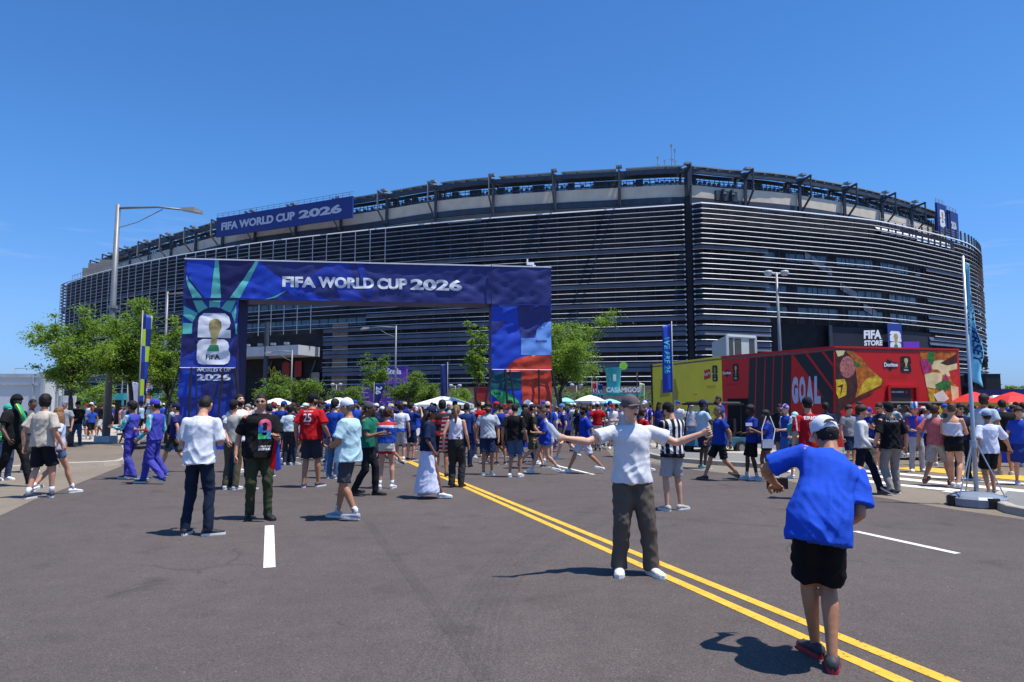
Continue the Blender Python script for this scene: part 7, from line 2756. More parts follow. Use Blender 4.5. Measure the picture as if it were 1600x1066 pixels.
# ============ second row, left to right
person(at_feet(22, 760) + Vector((0, -.1, 0)), 78, 1.93, 'tall man all in black with green scarf round his neck, walking right', 'walk', top=('tee', (.012, .012, .013)), bot=('pants', (.010, .010, .011)),
       shoes=SH_B, skin='dark', hair=('buzz', DK), q=1, bulk=1.12, hat=('hood', (.012, .012, .013)), yaw=-10, fl=(.08, -.34, 0, 3), fr=(-.08, .34, .05, 3))
sc_ = tag(empty('scarf', at_feet(22, 760) + Vector((.08, -.22, 1.50))), 'green scarf with yellow edge round the neck of the tall man in black', 'scarf')
g = G(); g.tube([(-.08, .16, .06), (.02, .02, .10), (.12, -.02, .02), (.20, -.02, -.14), (.24, .0, -.34)], [.04, .05, .05, .045, .03], 8); g.build('scarf_cloth', cloth((.02, .36, .16)), sc_, True)
g = G(); g.tube([(-.07, .13, .09), (.03, -.02, .13), (.12, -.06, .04), (.20, -.055, -.14)], [.012] * 4, 6); g.build('yellow_edge', cloth((.55, .5, .05)), sc_, True)
person(at_feet(61, 779), 172, 1.87, 'man in cream polo shirt and black shorts seen from behind at the left kerb', 'step', top=('tee', (.50, .44, .36)), bot=('shorts', (.012, .013, .018)), shoes=((.03, .03, .045), None),
       skin='light', hair=('mid', DK), q=2, hem=-.10, sleeve=.78, loose=.03, yaw=40, sock=(.7, .7, .7), fl=(.10, .12, 0, 5), fr=(-.10, -.14, 0, -50))
person(at_feet(84, 773), 150, 1.66, 'woman in pale tee and denim shorts with claw-clipped brown hair, near the left kerb', 'walk2', top=('tee', (.50, .54, .66)), bot=('mini', LDENIM), shoes=SH_W, female=True,
       skin='light', hair=('long', (.20, .095, .04)), q=1, sock=(.7, .7, .7), yaw=70)
person(at_head(12, 15.2), 70, 1.68, 'woman in green number 15 jersey at the left edge of picture', 'stand', top=('tee', stripes('green_hoops', (.02, .30, .06), (.6, .65, .6), 9, 2, .1, .12)), bot=('pants', (.04, .06, .13)), shoes=SH_W, skin='brown', hair=('mid', DK),
       hat=('cap', (.05, .35, .25)), female=True, q=1)
person(at_head(50, 17.0), 80, 1.82, 'man in grey tee mostly hidden between the man in black and the cream polo', 'stand', top=('tee', (.10, .10, .12)), bot=('pants', DGREY), skin='brown', hair=('buzz', DK), q=1)
person(at_feet(118, 702), 20, 1.80, 'person in black jacket and blue jeans leaning by tree trunk', 'arms', top=('long', BLACK), bot=('jeans', (.03, .07, .16)), shoes=SH_W, skin='tan', hair=('mid', DK), hat=('cap', BLACK), q=1)
person(at_head(102, 23), 0, 1.80, 'man in grey tee and grey cap beside the notice board', 'stand', top=('tee', (.30, .31, .33)), bot=('shorts', DGREY), skin='light', hair=('short', DK), hat=('cap', (.2, .22, .28)), q=1)
person(at_feet(133, 682), -60, 1.75, 'fan in blue jersey and red cap standing on the pale plaza left', 'onehand', top=('tee', (.03, .10, .42)), bot=('shorts', NAVY), shoes=SH_G, skin='tan', hair=('short', DK), hat=('cap', (.2, .03, .03)), q=1)
TRK = stripes('tracksuit_violet', (.06, .06, .36), None, 0, sleeve=((.20, (.03, .33, .42)), (.27, (.5, .05, .05))))
TRKP = stripes('tracksuit_violet_pants', (.06, .06, .36), None, 0)
TRK2 = stripes('tracksuit_patterned', (.06, .062, .38), None, 0, sleeve=((.19, (.05, .40, .45)), (.225, (.55, .6, .7)), (.245, (.05, .40, .45)), (.285, (.55, .05, .06))))
person(at_feet(202, 749), -98, 1.76, 'curly haired person in violet patterned tracksuit, leftmost of the tracksuit trio', 'walk2', top=('long', TRK2), bot=('pants', TRKP), shoes=((.03, .03, .08), None), skin='brown', hair=('curly', DK), q=2, sleeve=1.9,
       fl=(.08, .16, .02, 3), fr=(-.08, -.14, 0, 3), hl=(-.02, -.34, -.22), hr=(.0, -.36, -.22), drop=.01)
person(at_feet(222, 752) + Vector((0, .5, 0)), -80, 1.78, 'man in lime tee and white visor between two violet tracksuits', 'step', top=('tee', (.36, .62, .04)), bot=('pants', TRKP), shoes=((.05, .2, .3), None), skin='light', hair=('short', DK),
       hat=('cap', (.6, .7, .3)), q=1, hl=(0, -.3, -.28))
person(at_feet(238, 756), -96, 1.84, 'person in violet patterned tracksuit and violet cap, front one of the trio', 'walk', top=('long', TRK2), bot=('pants', TRKP), shoes=((.04, .05, .06), None), skin='tan', hair=('short', DK), hat=('cap', (.06, .06, .42)), q=2,
       fl=(.08, .26, .05, 3), fr=(-.08, -.26, 0, 3), hl=(.05, -.20, -.44), hr=(-.05, -.1, -.5))
person(at_feet(272, 738), -86, 1.76, 'man in dark navy tee, navy cap and camouflage shorts striding left behind the tracksuits', 'walk', top=('tee', (.02, .025, .12)), bot=('shorts', stripes('camo', (.10, .11, .10), (.03, .035, .03), 0, duty=.5)), shoes=((.02, .02, .02), None), skin='light',
       hair=('short', DK), hat=('cap', NAVY), q=1, watch='l')
person(at_feet(352, 768) + Vector((0, .25, 0)), 170, 1.76, 'person in olive trousers and black cap, hidden behind the big white tee man', 'up', top=('tee', (.35, .33, .30)), bot=('pants', (.085, .075, .045)), shoes=SH_W, skin='light', hair=('short', DK), hat=('cap', (.02, .015, .02)), q=1)
person(at_feet(370, 764), 52, 1.90, 'bearded man in white tee and dark jeans looking up, left of black tee man', 'step', top=('tee', (.68, .68, .74)), bot=('jeans', (.015, .03, .065)), shoes=((.03, .03, .03), None), skin='light', hair=('short', DK), beard=(.02, .012, .008), q=2,
       pitch=-16, hem=-.08, sleeve=.7, loose=.026, fl=(.12, -.18, 0, 25), fr=(-.1, .06, 0, 0))
person(at_head(375, 17), 175, 1.76, 'bald man in cream and white top behind the bearded man', 'stand', top=('tee', (.58, .56, .36)), bot=('shorts', DGREY), skin='fair', hair=('bald', DK), q=1)
person(at_head(388, 19.5), 10, 1.68, 'grey haired person in white top before the left arch leg', 'stand', top=('tee', WHITE), bot=('pants', GREY), skin='light', hair=('mid', (.25, .22, .2)), q=1)
person(at_head(421, 16), 185, 1.70, 'man in royal blue jersey just right of black tee man', 'stand', top=('tee', JBLUE), bot=('jeans', DENIM), shoes=SH_B, skin='light', hair=('short', DK), q=1)
person(at_head(441, 20.5), 160, 1.80, 'person in blue hooded top behind the pale blouse woman', 'phone', top=('long', (.015, .04, .24)), bot=('jeans', (.05, .1, .2)), skin='tan', hair=('short', DK), hat=('cap', (.02, .05, .3)), q=1)
w = person(at_feet(450, 727), 188, 1.66, 'woman in pale blouse and black trousers with tote bag, seen from behind', 'stand', top=('tee', (.50, .60, .62)), bot=('pants', (.03, .032, .04)), shoes=((.6, .6, .58), None), female=True, skin='brown', hair=('mid', DK), q=1, hem=0.0, sleeve=.6)
b_ = at_feet(462, 727)
tb = tag(empty('tote_bag', b_ + Vector((.14, -.05, .98))), 'white pink and blue tote bag on the shoulder of pale blouse woman', 'bag')
g = G(); g.hexa([(-.17, -.05, -.22), (.17, -.05, -.26), (.17, .05, -.26), (-.17, .05, -.22)], [(-.10, -.03, .16), (.14, -.03, .10), (.14, .03, .10), (-.10, .03, .16)]); g.build('bag_body', stripes('tote_print', (.6, .58, .6), (.55, .12, .22), 5, 0, .2, .35, band=((-.4, -.10, (.05, .08, .40)),)), tb)
g = G(); g.tube([(-.1, 0, .15), (-.2, 0, .42), (.05, 0, .15)], .012, 6); g.build('strap', cloth((.1, .1, .12)), tb)
p = person(at_feet(484, 762), 172, 1.90, 'bulky man in red number 25 shirt, dark shorts and black cap, back turned', 'stand', top=('tee', RED), bot=('shorts', (.03, .034, .048)), shoes=((.06, .05, .08), None), skin='tan', hair=('short', DK), hat=('cap', BLACK), q=2, bulk=1.26,
           hem=-.08, sleeve=.78, loose=.03, beard=(.03, .015, .008), yaw=-34, fl=(.10, .05, 0, 20), fr=(-.12, -.1, 0, 15), hl=(.10, -.02, -.50), hr=(-.14, -.10, -.47), watch='r')
on_cloth(p, '25', .01, 1.20, .155, .155, WHITE, True, .02); on_cloth(p, 'BRUNO GOMEZ', .01, 1.385, .18, .022, WHITE, True, .01); on_cloth(p, 'CLUB 1998', .01, 1.155, .11, .012, WHITE, True, .0)
person(at_feet(520, 748), 160, 1.80, 'person in long blue jersey between red shirt man and pale blue jersey man', 'stand', top=('long', (.012, .05, .30)), bot=('jeans', LDENIM), shoes=SH_G, skin='light', hair=('mid', DK), q=1, bulk=1.1)
person(at_feet(505, 742) + Vector((0, .8, 0)), 200, 1.72, 'fan in navy jersey and light jeans behind the red 25 shirt', 'stand2', top=('tee', NAVY), bot=('jeans', (.12, .2, .32)), shoes=SH_W, skin='tan', hair=('short', DK), q=1)
person(at_feet(572, 775), 84, 1.72, 'man in dark green tee and grey cap facing right, beside pale jersey man', 'step', top=('tee', (.012, .13, .085)), bot=('pants', (.012, .012, .016)), shoes=SH_BB, skin='brown', hair=('short', DK), hat=('cap', (.06, .06, .065)), q=1, hl=(0, -.3, -.25), hr=(.05, -.3, -.2))
person(at_feet(603, 764) , 182, 1.60, 'woman in red white and blue jersey, white wrap and red shorts, back turned', 'arms', top=('tee', stripes('flag_jersey', (.015, .06, .32), None, 0, band=((1.30, 1.36, (.6, .6, .62)), (1.36, 1.6, (.5, .03, .04))))), bot=('mini', stripes('wrap_white', (.60, .57, .50), None, 0, band=((0, .80, (.42, .02, .02)),))), shoes=SH_W,
       female=True, skin='light', hair=('curly', (.05, .02, .012)), q=2, bulk=1.12, sock=(.7, .7, .7), hem=.02, sleeve=.8)
person(at_feet(625, 724), 175, 1.72, 'fan in white and blue tee and pale shorts, back turned, right of wrap woman', 'stand', top=('tee', stripes('white_blue_fade', (.66, .67, .74), None, 0, band=((0, 1.0, (.03, .12, .5)),))), bot=('shorts', (.42, .42, .46)), shoes=SH_W, skin='light', hair=('mid', DK), q=1, sock=(.7, .7, .7))
person(at_feet(638, 722) + Vector((0, .4, 0)), 150, 1.74, 'fan in navy jersey with arm raised, behind the white and blue tee', 'up', top=('tee', (.012, .03, .16)), bot=('shorts', NAVY), shoes=SH_B, skin='light', hair=('short', DK), q=1)
person(at_feet(668, 779), 98, 1.66, 'woman in navy tee, long white skirt and navy cap walking right', 'step', top=('tee', (.010, .018, .055)), bot=('maxi', (.62, .64, .80)), shoes=SH_W, female=True, skin='brown', hair=('long', DK), hat=('cap', NAVY), q=2, hem=-.06, sleeve=.95, loose=.034, pitch=12,
       watch='l', fl=(.08, .12, .03, 3), fr=(-.08, -.26, 0, 3))
person(at_feet(690, 745), 186, 1.78, 'man in black and red striped jersey with red bag strap, behind the long skirt woman', 'stand', top=('tee', stripes('black_red_bars', (.02, .02, .022), (.45, .02, .02), 4, 2, .3, .42)), bot=('shorts', BLACK), shoes=SH_BB, skin='tan', hair=('mid', DK), q=1, bulk=1.1)
p = person(at_feet(712, 762), 170, 1.68, 'woman in white tank top and black cargo trousers with long ponytail, back turned', 'step', top=('tank', (.62, .60, .68)), bot=('pants', (.028, .030, .030)), shoes=((.10, .035, .015), (.05, .02, .01)), boot=True, female=True, skin='light', hair=('pony', BLOND), q=2,
           baggy=1.12, fl=(.08, .02, 0, 3), fr=(-.10, -.05, 0, 10), yaw=10)
g = None
sc_ = tag(empty('jersey', at_feet(693, 760) + Vector((.0, -.12, .95))), 'red and white striped jersey draped over the arm of ponytail woman', 'jersey')
g = G(); g.hexa([(-.09, -.04, -.26), (.12, -.04, -.24), (.12, .04, -.24), (-.09, .04, -.26)], [(-.02, -.05, .42), (.10, -.05, .44), (.10, .05, .44), (-.02, .05, .42)]); g.build('cloth', stripes('red_white_hoops', (.5, .02, .03), (.62, .6, .6), 12, 2, 0, .4), sc_)
person(at_head(729, 18.5), 175, 1.72, 'man in navy tee and trousers just right of ponytail woman', 'stand', top=('tee', (.015, .04, .15)), bot=('pants', NAVY), shoes=SH_BB, skin='tan', hair=('short', DK), q=1)
person(at_feet(737, 716), 120, 1.5, 'child in navy top and pale cap by the barrier', 'stand', top=('tee', NAVY), bot=('pants', (.02, .03, .09)), shoes=SH_W, skin='light', hair=('short', DK), hat=('cap', (.3, .35, .4)), q=1)
person(at_feet(762, 742), 4, 1.72, 'smiling bearded man in grey and black polo and navy shorts, facing the camera', 'stand', top=('tee', stripes('polo_grey_black', (.42, .46, .52), None, 0, band=((1.50, 1.6, (.05, .06, .08)),))), bot=('shorts', (.018, .03, .085)), shoes=((.06, .09, .14), None), skin='tan', hair=('curly', DK), beard=(.02, .012, .01), q=2, bulk=1.1, hem=-.08, sleeve=.7)
person(at_head(748, 22), 185, 1.80, 'person in red top behind the grey polo man', 'stand', top=('tee', RED), bot=('pants', DGREY), skin='tan', hair=('short', DK), q=1)
person(at_feet(804, 746), 160, 1.72, 'man in black tee and denim shorts, back turned, in front of the right arch leg', 'step', top=('tee', (.011, .011, .012)), bot=('shorts', (.06, .11, .20)), shoes=SH_W, skin='tan', hair=('short', DK), q=2, hem=-.09, sleeve=.8, baggy=.96, pitch=10,
       fl=(.1, .05, 0, 3), fr=(-.1, -.08, 0, 3))
person(at_feet(783, 726), 190, 1.72, 'fan in sleeveless blue jersey behind the black tee and denim shorts man', 'phone', top=('tank', JBLUE), bot=('shorts', BLACK), shoes=SH_B, skin='tan', hair=('short', DK), q=1)
w = person(at_feet(832, 732), 100, 1.74, 'person with black backpack and olive shorts walking right past the arch leg', 'walk', top=('tee', (.02, .022, .02)), bot=('shorts', (.07, .08, .045)), shoes=((.03, .03, .03), None), skin='light', hair=('short', DK), q=1)
b_ = at_feet(826, 732)
bp_ = tag(empty('backpack', b_ + Vector((-.10, -.12, 1.22))), 'black backpack worn by the olive shorts walker', 'backpack')
L = Loft(); L.limb([(0, 0, -.25), (0, 0, -.2), (0, 0, .1), (0, 0, .22), (0, 0, .26)], [(.10, .13), (.13, .16), (.12, .16), (.09, .13), (.04, .06)], 12, (1, 0, 0)); o = mesh('pack', L.v, L.f, cloth((.010, .010, .010)), bp_, smooth=True)
g = G(); g.tube([(.08, -.1, .2), (.18, -.12, .1), (.16, -.12, -.12)], .015, 6); g.build('strap', cloth((.010, .010, .010)), bp_)
person(at_feet(852, 741), -86, 1.62, 'woman in blue jersey and denim shorts with brown ponytail striding left', 'walk', top=('tee', (.014, .045, .36)), bot=('mini', (.14, .22, .36)), shoes=SH_W, female=True, skin='light', hair=('pony', (.07, .03, .015)), q=2, hem=-.14, sleeve=.9, loose=.034, fl=(.08, .34, .06, 3), fr=(-.08, -.36, 0, 3), hl=(0, -.3, -.26), sock=(.7, .7, .7))
person(at_feet(856, 722), 175, 1.76, 'fan in blue tee and peach cap, back turned, at the arch leg', 'stand', top=('tee', (.015, .055, .38)), bot=('shorts', WHITE), shoes=SH_W, skin='fair', hair=('short', BRN), hat=('cap', (.6, .42, .33)), q=1)
person(at_head(842, 19.3), -40, 1.66, 'dark haired fan in navy jersey behind the striding ponytail woman', 'onehand', top=('tee', (.01, .02, .10)), bot=('shorts', NAVY), shoes=SH_W, skin='tan', hair=('curly', DK), q=1)
person(at_feet(886, 718), -100, 1.76, 'man in dark blue tee and faded blue cap bending left, right of the arch', 'walk', top=('tee', (.015, .03, .16)), bot=('shorts', NAVY), shoes=SH_W, skin='fair', hair=('short', BRN), hat=('cap', (.10, .18, .38)), q=1, lean=12, hl=(.05, -.1, -.5))
p = person(at_feet(914, 740), -88, 1.72, 'bearded man in blue jersey and white shorts striding left', 'walk', top=('tee', (.014, .045, .36)), bot=('shorts', (.60, .60, .64)), shoes=SH_W, skin='tan', hair=('curly', DK), beard=(.02, .012, .01), q=2, hem=-.09, sleeve=.8, fl=(.08, .42, .07, 3), fr=(-.08, -.40, 0, 3), drop=.07)
person(at_head(938, 27), -60, 1.78, 'fan in dark teal top under the white parasol', 'arms', top=('tee', (.02, .06, .12)), bot=('pants', DGREY), skin='tan', hair=('short', DK), hat=('cap', (.05, .2, .25)), q=1)
person(at_head(945, 26.5), 10, 1.75, 'fan in blue jersey and red cap seated height by the white tables', 'stand', top=('tee', JBLUE), bot=('shorts', WHITE), skin='light', hair=('short', DK), hat=('cap', (.4, .03, .03)), q=1) if False else None
person(at_head(957, 26), 5, 1.72, 'fan in white jersey with red sleeves at the white tables', 'arms', top=('tee', stripes('white_red_sleeves', (.62, .6, .64), None, 0, sleeve=((.2, (.4, .02, .04)),))), bot=('shorts', WHITE), skin='light', hair=('short', DK), hat=('cap', (.4, .02, .03)), q=1)
person(at_head(973, 22), -70, 1.74, 'fan in white tee behind the posing man\'s right shoulder', 'stand', top=('tee', (.5, .5, .55)), bot=('shorts', NAVY), skin='light', hair=('short', DK), q=1)
person(at_head(1003, 17.2), 120, 1.62, 'fan in red top hidden behind the posing man', 'walk', top=('tee', RED), bot=('shorts', NAVY), shoes=SH_W, skin='light', hair=('mid', BRN), q=1)
person(at_head(1008, 25.5), -40, 1.82, 'man in navy and lilac striped jersey and white cap on the pavement', 'stand', top=('tee', stripes('navy_lilac', (.05, .03, .30), (.45, .4, .6), 7, 0, .2, .2)), bot=('pants', (.05, .03, .26)), skin='light', hair=('short', DK), hat=('cap', (.6, .6, .62)), q=1)
person(at_feet(1031, 706) + Vector((0, 0, .118)), 8, 1.66, 'woman in dark blue tee and long black hair on the right pavement', 'stand2', top=('tee', (.025, .03, .16)), bot=('skirt', (.02, .03, .12)), shoes=((.15, .25, .4), None), female=True, skin='brown', hair=('long', DK), q=1)
STR = stripes('black_white_bars', (.012, .012, .014), (.70, .70, .72), 10.5, 0, .25, .46, band=((1.44, 1.7, (.012, .012, .014)), (0, .90, (.012, .012, .014))), sleeve=((.185, (.012, .012, .014)),))
person(at_feet(1053, 798), 196, 1.72, 'man in black and white striped jersey, black cap and grey shorts, back turned', 'phone', top=('tee', STR), bot=('shorts', (.34, .33, .33)), shoes=((.42, .39, .33), None), skin='light', hair=('short', DK), hat=('cap', (.014, .013, .016)), q=2, hem=-.12, sleeve=.9, loose=.034,
       pitch=22, yaw=12, tilt=6, fl=(.13, .02, 0, 12), fr=(-.12, 0, 0, 70))
person(at_feet(1094, 731) + Vector((0, -.3, 0)), 112, 1.80, 'man in pale blue tee and navy cap with orange peak, beside the golf cart', 'onehand', top=('tee', (.42, .56, .64)), bot=('shorts', (.02, .028, .06)), shoes=((.12, .35, .28), None), skin='dark', hair=('short', DK), hat=('cap', (.02, .02, .045)), q=1, hl=(-.02, -.34, -.2), hr=(0, -.34, -.2))
person(at_feet(1126, 751), -88, 1.68, 'man in blue jersey and black shorts striding left past the kerb', 'walk', top=('tee', (.014, .04, .28)), bot=('shorts', BLACK), shoes=((.05, .04, .03), (.1, .08, .06)), skin='tan', hair=('buzz', (.06, .055, .05)), q=2, watch='l', bulk=1.1, hem=-.1, fl=(.08, .36, .07, 3), fr=(-.08, -.34, 0, 3))
person(at_feet(1133, 713) + Vector((0, .2, .118)), -100, 1.86, 'tall fan in violet blue top and jeans behind the striding blue jersey man', 'stand', top=('tee', (.03, .05, .30)), bot=('jeans', (.03, .06, .14)), shoes=SH_W, skin='tan', hair=('buzz', DK), q=1, lean=8)
person(at_feet(1177, 750), -84, 1.66, 'curly haired teenager in blue jersey and black shorts looking at the phone', 'walk2', top=('tee', (.014, .035, .26)), bot=('shorts', BLACK), shoes=((.45, .5, .6), None), skin='dark', hair=('curly', DK), q=2, hem=-.1, hl=(.0, -.3, -.3), fl=(.08, .05, 0, 3), fr=(-.08, -.12, 0, 3), drop=.0, sock=(.6, .6, .65))
person(at_feet(1201, 752), -96, 1.56, 'girl in blue jersey with clear sling bag holding up a phone', 'walk', top=('tee', (.014, .045, .32)), bot=('mini', (.02, .02, .03)), shoes=((.5, .5, .5), None), female=True, skin='brown', hair=('mid', DK), q=2, hem=-.13, hl=(-.04, -.38, -.12), hr=(.02, -.36, -.14), fl=(.08, .16, .04, 3), fr=(-.08, -.10, 0, 3), drop=.01)
b_ = at_feet(1192, 752)
ph = tag(empty('phone', b_ + Vector((-.26, -.0, 1.20))), 'pale phone held up by the girl in blue jersey', 'phone')
g = G(); g.box((0, 0, 0), (.14, .012, .07)); g.build('phone_case', M_LETTER, ph)
sb = tag(empty('sling_bag', b_ + Vector((.06, -.20, .80))), 'clear sling bag with white strap worn by the girl in blue jersey', 'bag')
g = G(); g.box((0, 0, 0), (.24, .06, .18)); g.build('clear_pouch', M_CLR, sb)
g = G(); g.tube([(.12, 0, .08), (.18, .05, .3), (.10, .1, .58)], .01, 6); g.tube([(-.12, 0, .08), (-.10, .05, .3), (.02, .1, .58)], .01, 6); g.build('strap', M_LETTER, sb)
person(at_head(1228, 17), -70, 1.68, 'fan in blue and white jersey with red white and blue cap beside the GOAL lettering', 'arms', top=('tee', stripes('blue_white_arc', (.015, .05, .30), (.6, .6, .65), 3, 0, .5, .2)), bot=('shorts', (.04, .12, .4)), shoes=SH_W, skin='fair', hair=('short', BRN), hat=('cap', stripes('cap_rwb', (.03, .05, .35), (.55, .3, .35), 14, 0, 0, .4)), q=1)
person(at_head(1242, 15.6), -50, 1.50, 'child in turquoise top and pale cap left of the number 8 jersey', 'arms', top=('tee', (.05, .36, .34)), bot=('shorts', NAVY), shoes=SH_W, skin='fair', hair=('short', BLOND), hat=('cap', (.35, .62, .62)), q=1)
p = person(at_head(1262, 12.2), 176, 1.80, 'fan in red number 8 jersey and black cap, back turned, behind the royal blue man', 'stand', top=('tee', stripes('red_side_stripe', (.44, .010, .016), None, 0, sleeve=((.215, (.6, .6, .6)), (.235, (.44, .010, .016))))), bot=('shorts', BLACK), shoes=SH_B, skin='light', hair=('short', DK), hat=('cap', (.015, .015, .02)), q=2, sleeve=.85, hem=-.08)
on_cloth(p, 'ERIC', 0, 1.345, .20, .058, WHITE, True, .03); on_cloth(p, '8', 0, 1.19, .065, .125, WHITE, True, .02)
person(at_feet(1350, 771), 62, 1.70, 'person in white long sleeved shirt and sandals right behind the royal blue man', 'walk', top=('long', (.60, .60, .62)), bot=('pants', (.015, .015, .03)), shoes=((.30, .14, .09), (.2, .1, .07)), skin='light', hair=('curly', BRN), q=1, hl=(0, -.25, -.35))
p = person(at_feet(1396, 774), 178, 1.72, 'man in black printed tee and khaki trousers walking away near the crosswalk', 'walk2', top=('tee', (.011, .011, .013)), bot=('pants', (.27, .24, .22)), shoes=SH_B, skin='light', hair=('short', DK), hat=('cap', (.012, .012, .014)), q=2, hem=-.09, sleeve=.85, loose=.03,
           fl=(.1, .12, .05, 20), fr=(-.12, -.10, 0, 30), drop=.01, hl=(.12, -.05, -.50), hr=(-.14, -.1, -.49), watch='l')
on_cloth(p, 'FUJIXO', 0, 1.345, .22, .038, (.45, .45, .5), True, .01); on_cloth(p, 'F  XO  W', 0, 1.40, .20, .018, (.4, .4, .42), True, .0)
person(at_head(1377, 16.6), -66, 1.74, 'man in dark navy tee with glasses facing left by the green bins', 'phone', top=('tee', (.018, .028, .06)), bot=('shorts', (.06, .06, .07)), shoes=SH_W, skin='light', hair=('short', (.04, .02, .012)), q=2, glasses='clear', bulk=1.1)
person(at_head(1358, 18), -40, 1.62, 'fan in blue jersey and blue red cap beside the left green bin', 'phone', top=('tee', JBLUE), bot=('shorts', NAVY), shoes=SH_W, skin='light', hair=('short', BRN), hat=('cap', stripes('cap_blue_red', (.04, .05, .40), (.4, .03, .1), 12, 0, 0, .3)), q=1)
person(at_head(1428, 17.2), -12, 1.66, 'fan in blue white jersey, red scarf and tall blue white hat', 'arms', top=('tee', stripes('blue_white_red', (.03, .06, .40), (.5, .03, .05), 5, 0, .1, .25)), bot=('pants', (.35, .35, .4)), shoes=SH_W, skin='light', hair=('short', BLOND), hat=('tall', stripes('hat_blue_white', (.03, .10, .5), (.6, .6, .65), 10, 0, 0, .5)), q=1)
person(at_feet(1466, 759), 122, 1.72, 'man in salmon pink tee and grey shorts walking away on the crosswalk', 'walk', top=('tee', (.46, .12, .13)), bot=('shorts', (.32, .29, .28)), shoes=((.16, .06, .05), (.2, .1, .08)), skin='tan', hair=('short', (.05, .02, .01)), q=2, hem=-.07, sleeve=.75, loose=.024, fl=(.08, .36, .07, 3), fr=(-.08, -.34, 0, 3), drop=.05, beard=(.04, .02, .01))
person(at_feet(1494, 762), 138, 1.72, 'woman in white strapless top and black shorts with bun, on the crosswalk', 'step', top=('tube', (.60, .58, .66)), bot=('mini', (.010, .010, .013)), shoes=SH_W, female=True, skin='light', hair=('bun', (.09, .05, .03)), q=2, bulk=1.14, hl=(-.04, -.28, -.20), hr=(0, -.30, -.20))
person(at_feet(1520, 752) + Vector((.0, .3, 0)), -10, 1.70, 'man in navy tee and dark glasses facing us, right of strapless top woman', 'phone', top=('tee', (.015, .02, .05)), bot=('pants', (.015, .015, .02)), shoes=SH_B, skin='light', hair=('mid', DK), q=2, glasses='sun', pitch=6)
person(at_feet(1550, 774), 176, 1.58, 'boy in white tee, pale blue cap and black shorts beside the silver flag pole', 'step', top=('tee', (.62, .64, .78)), bot=('shorts', (.010, .010, .012)), shoes=((.08, .11, .12), (.05, .1, .1)), skin='tan', hair=('short', DK), hat=('cap', (.24, .30, .44)), q=2, hem=-.11, sleeve=.9, loose=.03,
       fl=(.08, .05, 0, 5), fr=(-.08, -.05, 0, 5), hr=(-.30, -.14, -.42), hl=(.06, 0, -.5))
person(at_head(1537, 15.2), 120, 1.92, 'tall bearded man in pale blue tee behind the boy in white tee', 'step', top=('tee', (.45, .55, .62)), bot=('shorts', (.03, .03, .035)), shoes=((.5, .45, .35), None), skin='tan', hair=('mid', (.04, .02, .012)), beard=(.03, .015, .01), q=1, bulk=1.25)
person(at_head(1566, 16.4), 160, 1.80, 'large man in black tee at the right, back turned', 'stand2', top=('tee', (.012, .012, .013)), bot=('shorts', BLACK), shoes=((.5, .45, .35), None), skin='tan', hair=('short', DK), q=1, bulk=1.3, hem=-.14)
person(at_head(1590, 14.4), -20, 1.62, 'woman in blue jersey with pink wristband at the right edge of picture', 'stand', top=('tee', (.02, .06, .40)), bot=('skirt', (.02, .04, .20)), shoes=SH_W, female=True, skin='light', hair=('mid', BRN), q=1, bulk=1.1)
for (px, d, fc, hh, lb, kw) in (
    (1340, 20, 20, 1.62, 'fan in blue jersey right behind the green bins', dict(top=('tee', JBLUE), skin='brown')),
    (1452, 19, 160, 1.70, 'dark haired person half hidden behind salmon shirt man', dict(top=('tee', (.5, .5, .55)), skin='light', hair=('curly', DK))),
    (1475, 20, 20, 1.70, 'fan in blue cap between salmon shirt man and strapless top woman', dict(top=('tee', (.05, .05, .06)), hat=('cap', (.03, .1, .4)))),
    (1500, 18.2, -30, 1.68, 'fan in violet jersey and blue cap behind the strapless top woman', dict(top=('tee', (.03, .04, .3)), hat=('cap', (.03, .06, .35)))),
    (1290, 19, 170, 1.72, 'dark haired fan in navy tee in front of the black stripes', dict(top=('tee', NAVY), hair=('curly', DK), skin='dark')),
    (1325, 17.5, 20, 1.66, 'curly haired fan in grey tee right of the royal blue man', dict(top=('tee', GREY), hair=('curly', BRN))),
    (1218, 21, -30, 1.70, 'fan in black tee before the dark striped wall', dict(top=('tee', BLACK), skin='brown')),
    (1078, 24.5, 30, 1.74, 'white capped fan beside golf cart', dict(top=('tee', (.5, .5, .55)), hat=('cap', (.6, .6, .6)))),
    (1598, 18.5, 150, 1.74, 'grey shirted person at the right edge behind the blue jersey woman', dict(top=('tee', (.35, .36, .38)), skin='tan')),
    (1582, 20, 10, 1.66, 'brown haired person in black under the red parasol', dict(top=('tee', BLACK), hair=('mid', BRN))),
    (1548, 21.5, 20, 1.66, 'dark haired person in white under the red parasol', dict(top=('tee', (.55, .55, .56)), hair=('long', DK), female=True))):
    person(at_head(px, d), fc, hh, lb, 'stand', bot=('shorts', NAVY), q=1, **kw)

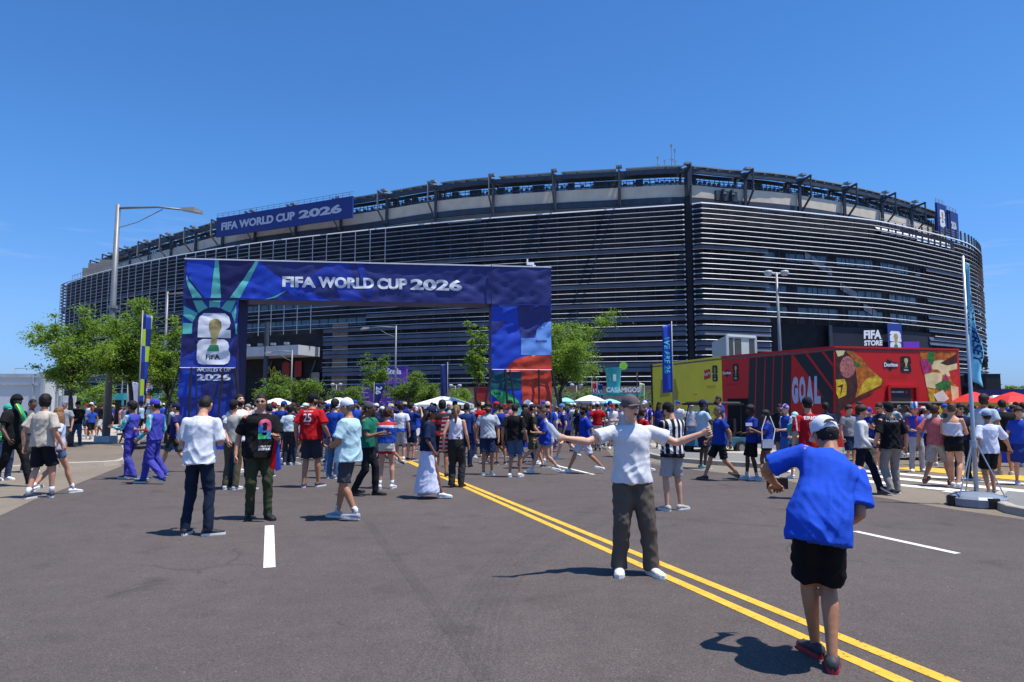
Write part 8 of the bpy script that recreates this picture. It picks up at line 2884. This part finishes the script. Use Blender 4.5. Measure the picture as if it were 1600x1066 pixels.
# ============ the crowd further off: every one an own person, meshes shared between alike poses
cr = random.Random(42)
TOPS = [('blue', JBLUE, 12), ('royal blue', (.02, .07, .42), 8), ('navy', NAVY, 7), ('white', (.60, .60, .64), 7), ('red', RED, 4), ('black', BLACK, 5), ('pale blue', (.35, .48, .58), 3), ('grey', GREY, 3), ('green', (.02, .2, .08), 2), ('yellow', (.6, .5, .06), 1), ('pink', (.55, .2, .25), 1), ('orange', (.55, .17, .03), 1)]
BOTS = [('navy shorts', 'shorts', NAVY, 4), ('black shorts', 'shorts', BLACK, 5), ('white shorts', 'shorts', (.55, .55, .57), 3), ('khaki shorts', 'shorts', KHAKI, 3), ('denim shorts', 'mini', LDENIM, 2), ('blue jeans', 'jeans', DENIM, 4), ('grey trousers', 'pants', DGREY, 3)]
HATS = [(None, None, 9), ('white cap', (.62, .62, .64), 3), ('blue cap', (.02, .06, .32), 3), ('black cap', BLACK, 2), ('red cap', (.35, .02, .02), 2), ('straw hat', (.45, .36, .2), 1)]
HAIRS = [('short', DK, 'short dark hair', 6, False), ('short', BRN, 'short brown hair', 3, False), ('curly', DK, 'curly dark hair', 2, False), ('long', DK, 'long dark hair', 2, True), ('long', (.10, .05, .02), 'long brown hair', 2, True), ('pony', BLOND, 'fair ponytail', 2, True), ('mid', BRN, 'bushy brown hair', 1, False)]
FACES = [(0, 'facing us'), (45, 'angled right'), (90, 'facing right'), (135, 'angled away right'), (180, 'back turned'), (225, 'angled away left'), (270, 'facing left'), (315, 'angled left')]


def pick(lst, i=-1):
    tot = sum(a[i] for a in lst); x = cr.random() * tot
    for a in lst:
        x -= a[i]
        if x <= 0:
            return a
    return lst[-1]


ZONES = [(105, 180, 32, 60, 'by teal booths', 12), (182, 285, 27, 46, 'left of the arch', 10), (395, 470, 19, 30, 'by left arch leg', 16), (395, 560, 28, 52, 'beyond arch left half', 30), (470, 620, 17.5, 26, 'behind the walkers under arch', 16), (560, 755, 24, 34, 'beneath arch middle', 20),
         (560, 755, 34, 56, 'by marquee tent', 24), (755, 865, 29, 44, 'behind right arch leg', 12), (865, 1010, 22, 34, 'between arch and cup stand', 16), (745, 860, 19.5, 24.5, 'in front of right arch leg', 9), (868, 1045, 34, 50, 'around cup stand', 16), (1040, 1110, 25, 28, 'before yellow wall', 2), (1505, 1600, 21, 30, 'among red parasols', 12), (1330, 1500, 20.5, 23, 'before red wall', 7)]
used = set(); spots = []
PV = {}
for (a, b, d0, d1, zn, n) in ZONES:
    for i in range(n):
        for tr_ in range(60):
            d = d0 + (d1 - d0) * cr.random(); px = a + (b - a) * (i + cr.random()) / n
            x = xof(px, d)
            if all((x - s[0]) ** 2 + (d - s[1]) ** 2 > .55 for s in spots):
                break
        # keep clear of the arch legs and the tree trunks
        if 25.0 < d < 29.6 and (-13.2 < x < -9.4 or -1.6 < x < 2.4):
            d = 30.2 + cr.random(); x = xof(px, d)
        spots.append((x, d))
        for tr_ in range(200):
            t_, b_, h_, hr_, f_ = pick(TOPS), pick(BOTS), pick(HATS), pick(HAIRS, 3), cr.choice(FACES)
            lab = 'fan in %s top, %s, %s, %s, %s' % (t_[0], b_[0], h_[0] or hr_[2], f_[1], zn)
            if len(lab.split()) > 16:
                lab = 'x'; continue
            if lab not in used:
                used.add(lab); break
        pose = cr.choice(['stand', 'stand2', 'walk', 'walk2', 'step', 'phone', 'arms', 'onehand'])
        if f_[1] not in PV:
            PV[f_[1]] = 1
        hat = None
        if h_[0]:
            hat = ('bucket' if h_[0] == 'straw hat' else 'cap', h_[1])
        kind_t = 'tee'
        z = .004
        if x > 4.5 and 23 < d < 40:
            z = .12 if d < 30 else .004
        person(Vector((x, d, z)), f_[0] + cr.uniform(-10, 10), (1.64 if hr_[4] else 1.77) + cr.uniform(-.07, .07), lab, pose, top=(kind_t, t_[1]), bot=(b_[1], b_[2]),
               shoes=cr.choice([SH_W, SH_B, SH_G]), skin=cr.choice(['light', 'light', 'fair', 'tan', 'tan', 'brown', 'dark']), hair=(hr_[0], hr_[1]), hat=hat, q=0, female=hr_[4], group='fans in the distant crowd')
bpy.data.scenes.remove(tmp_scene)
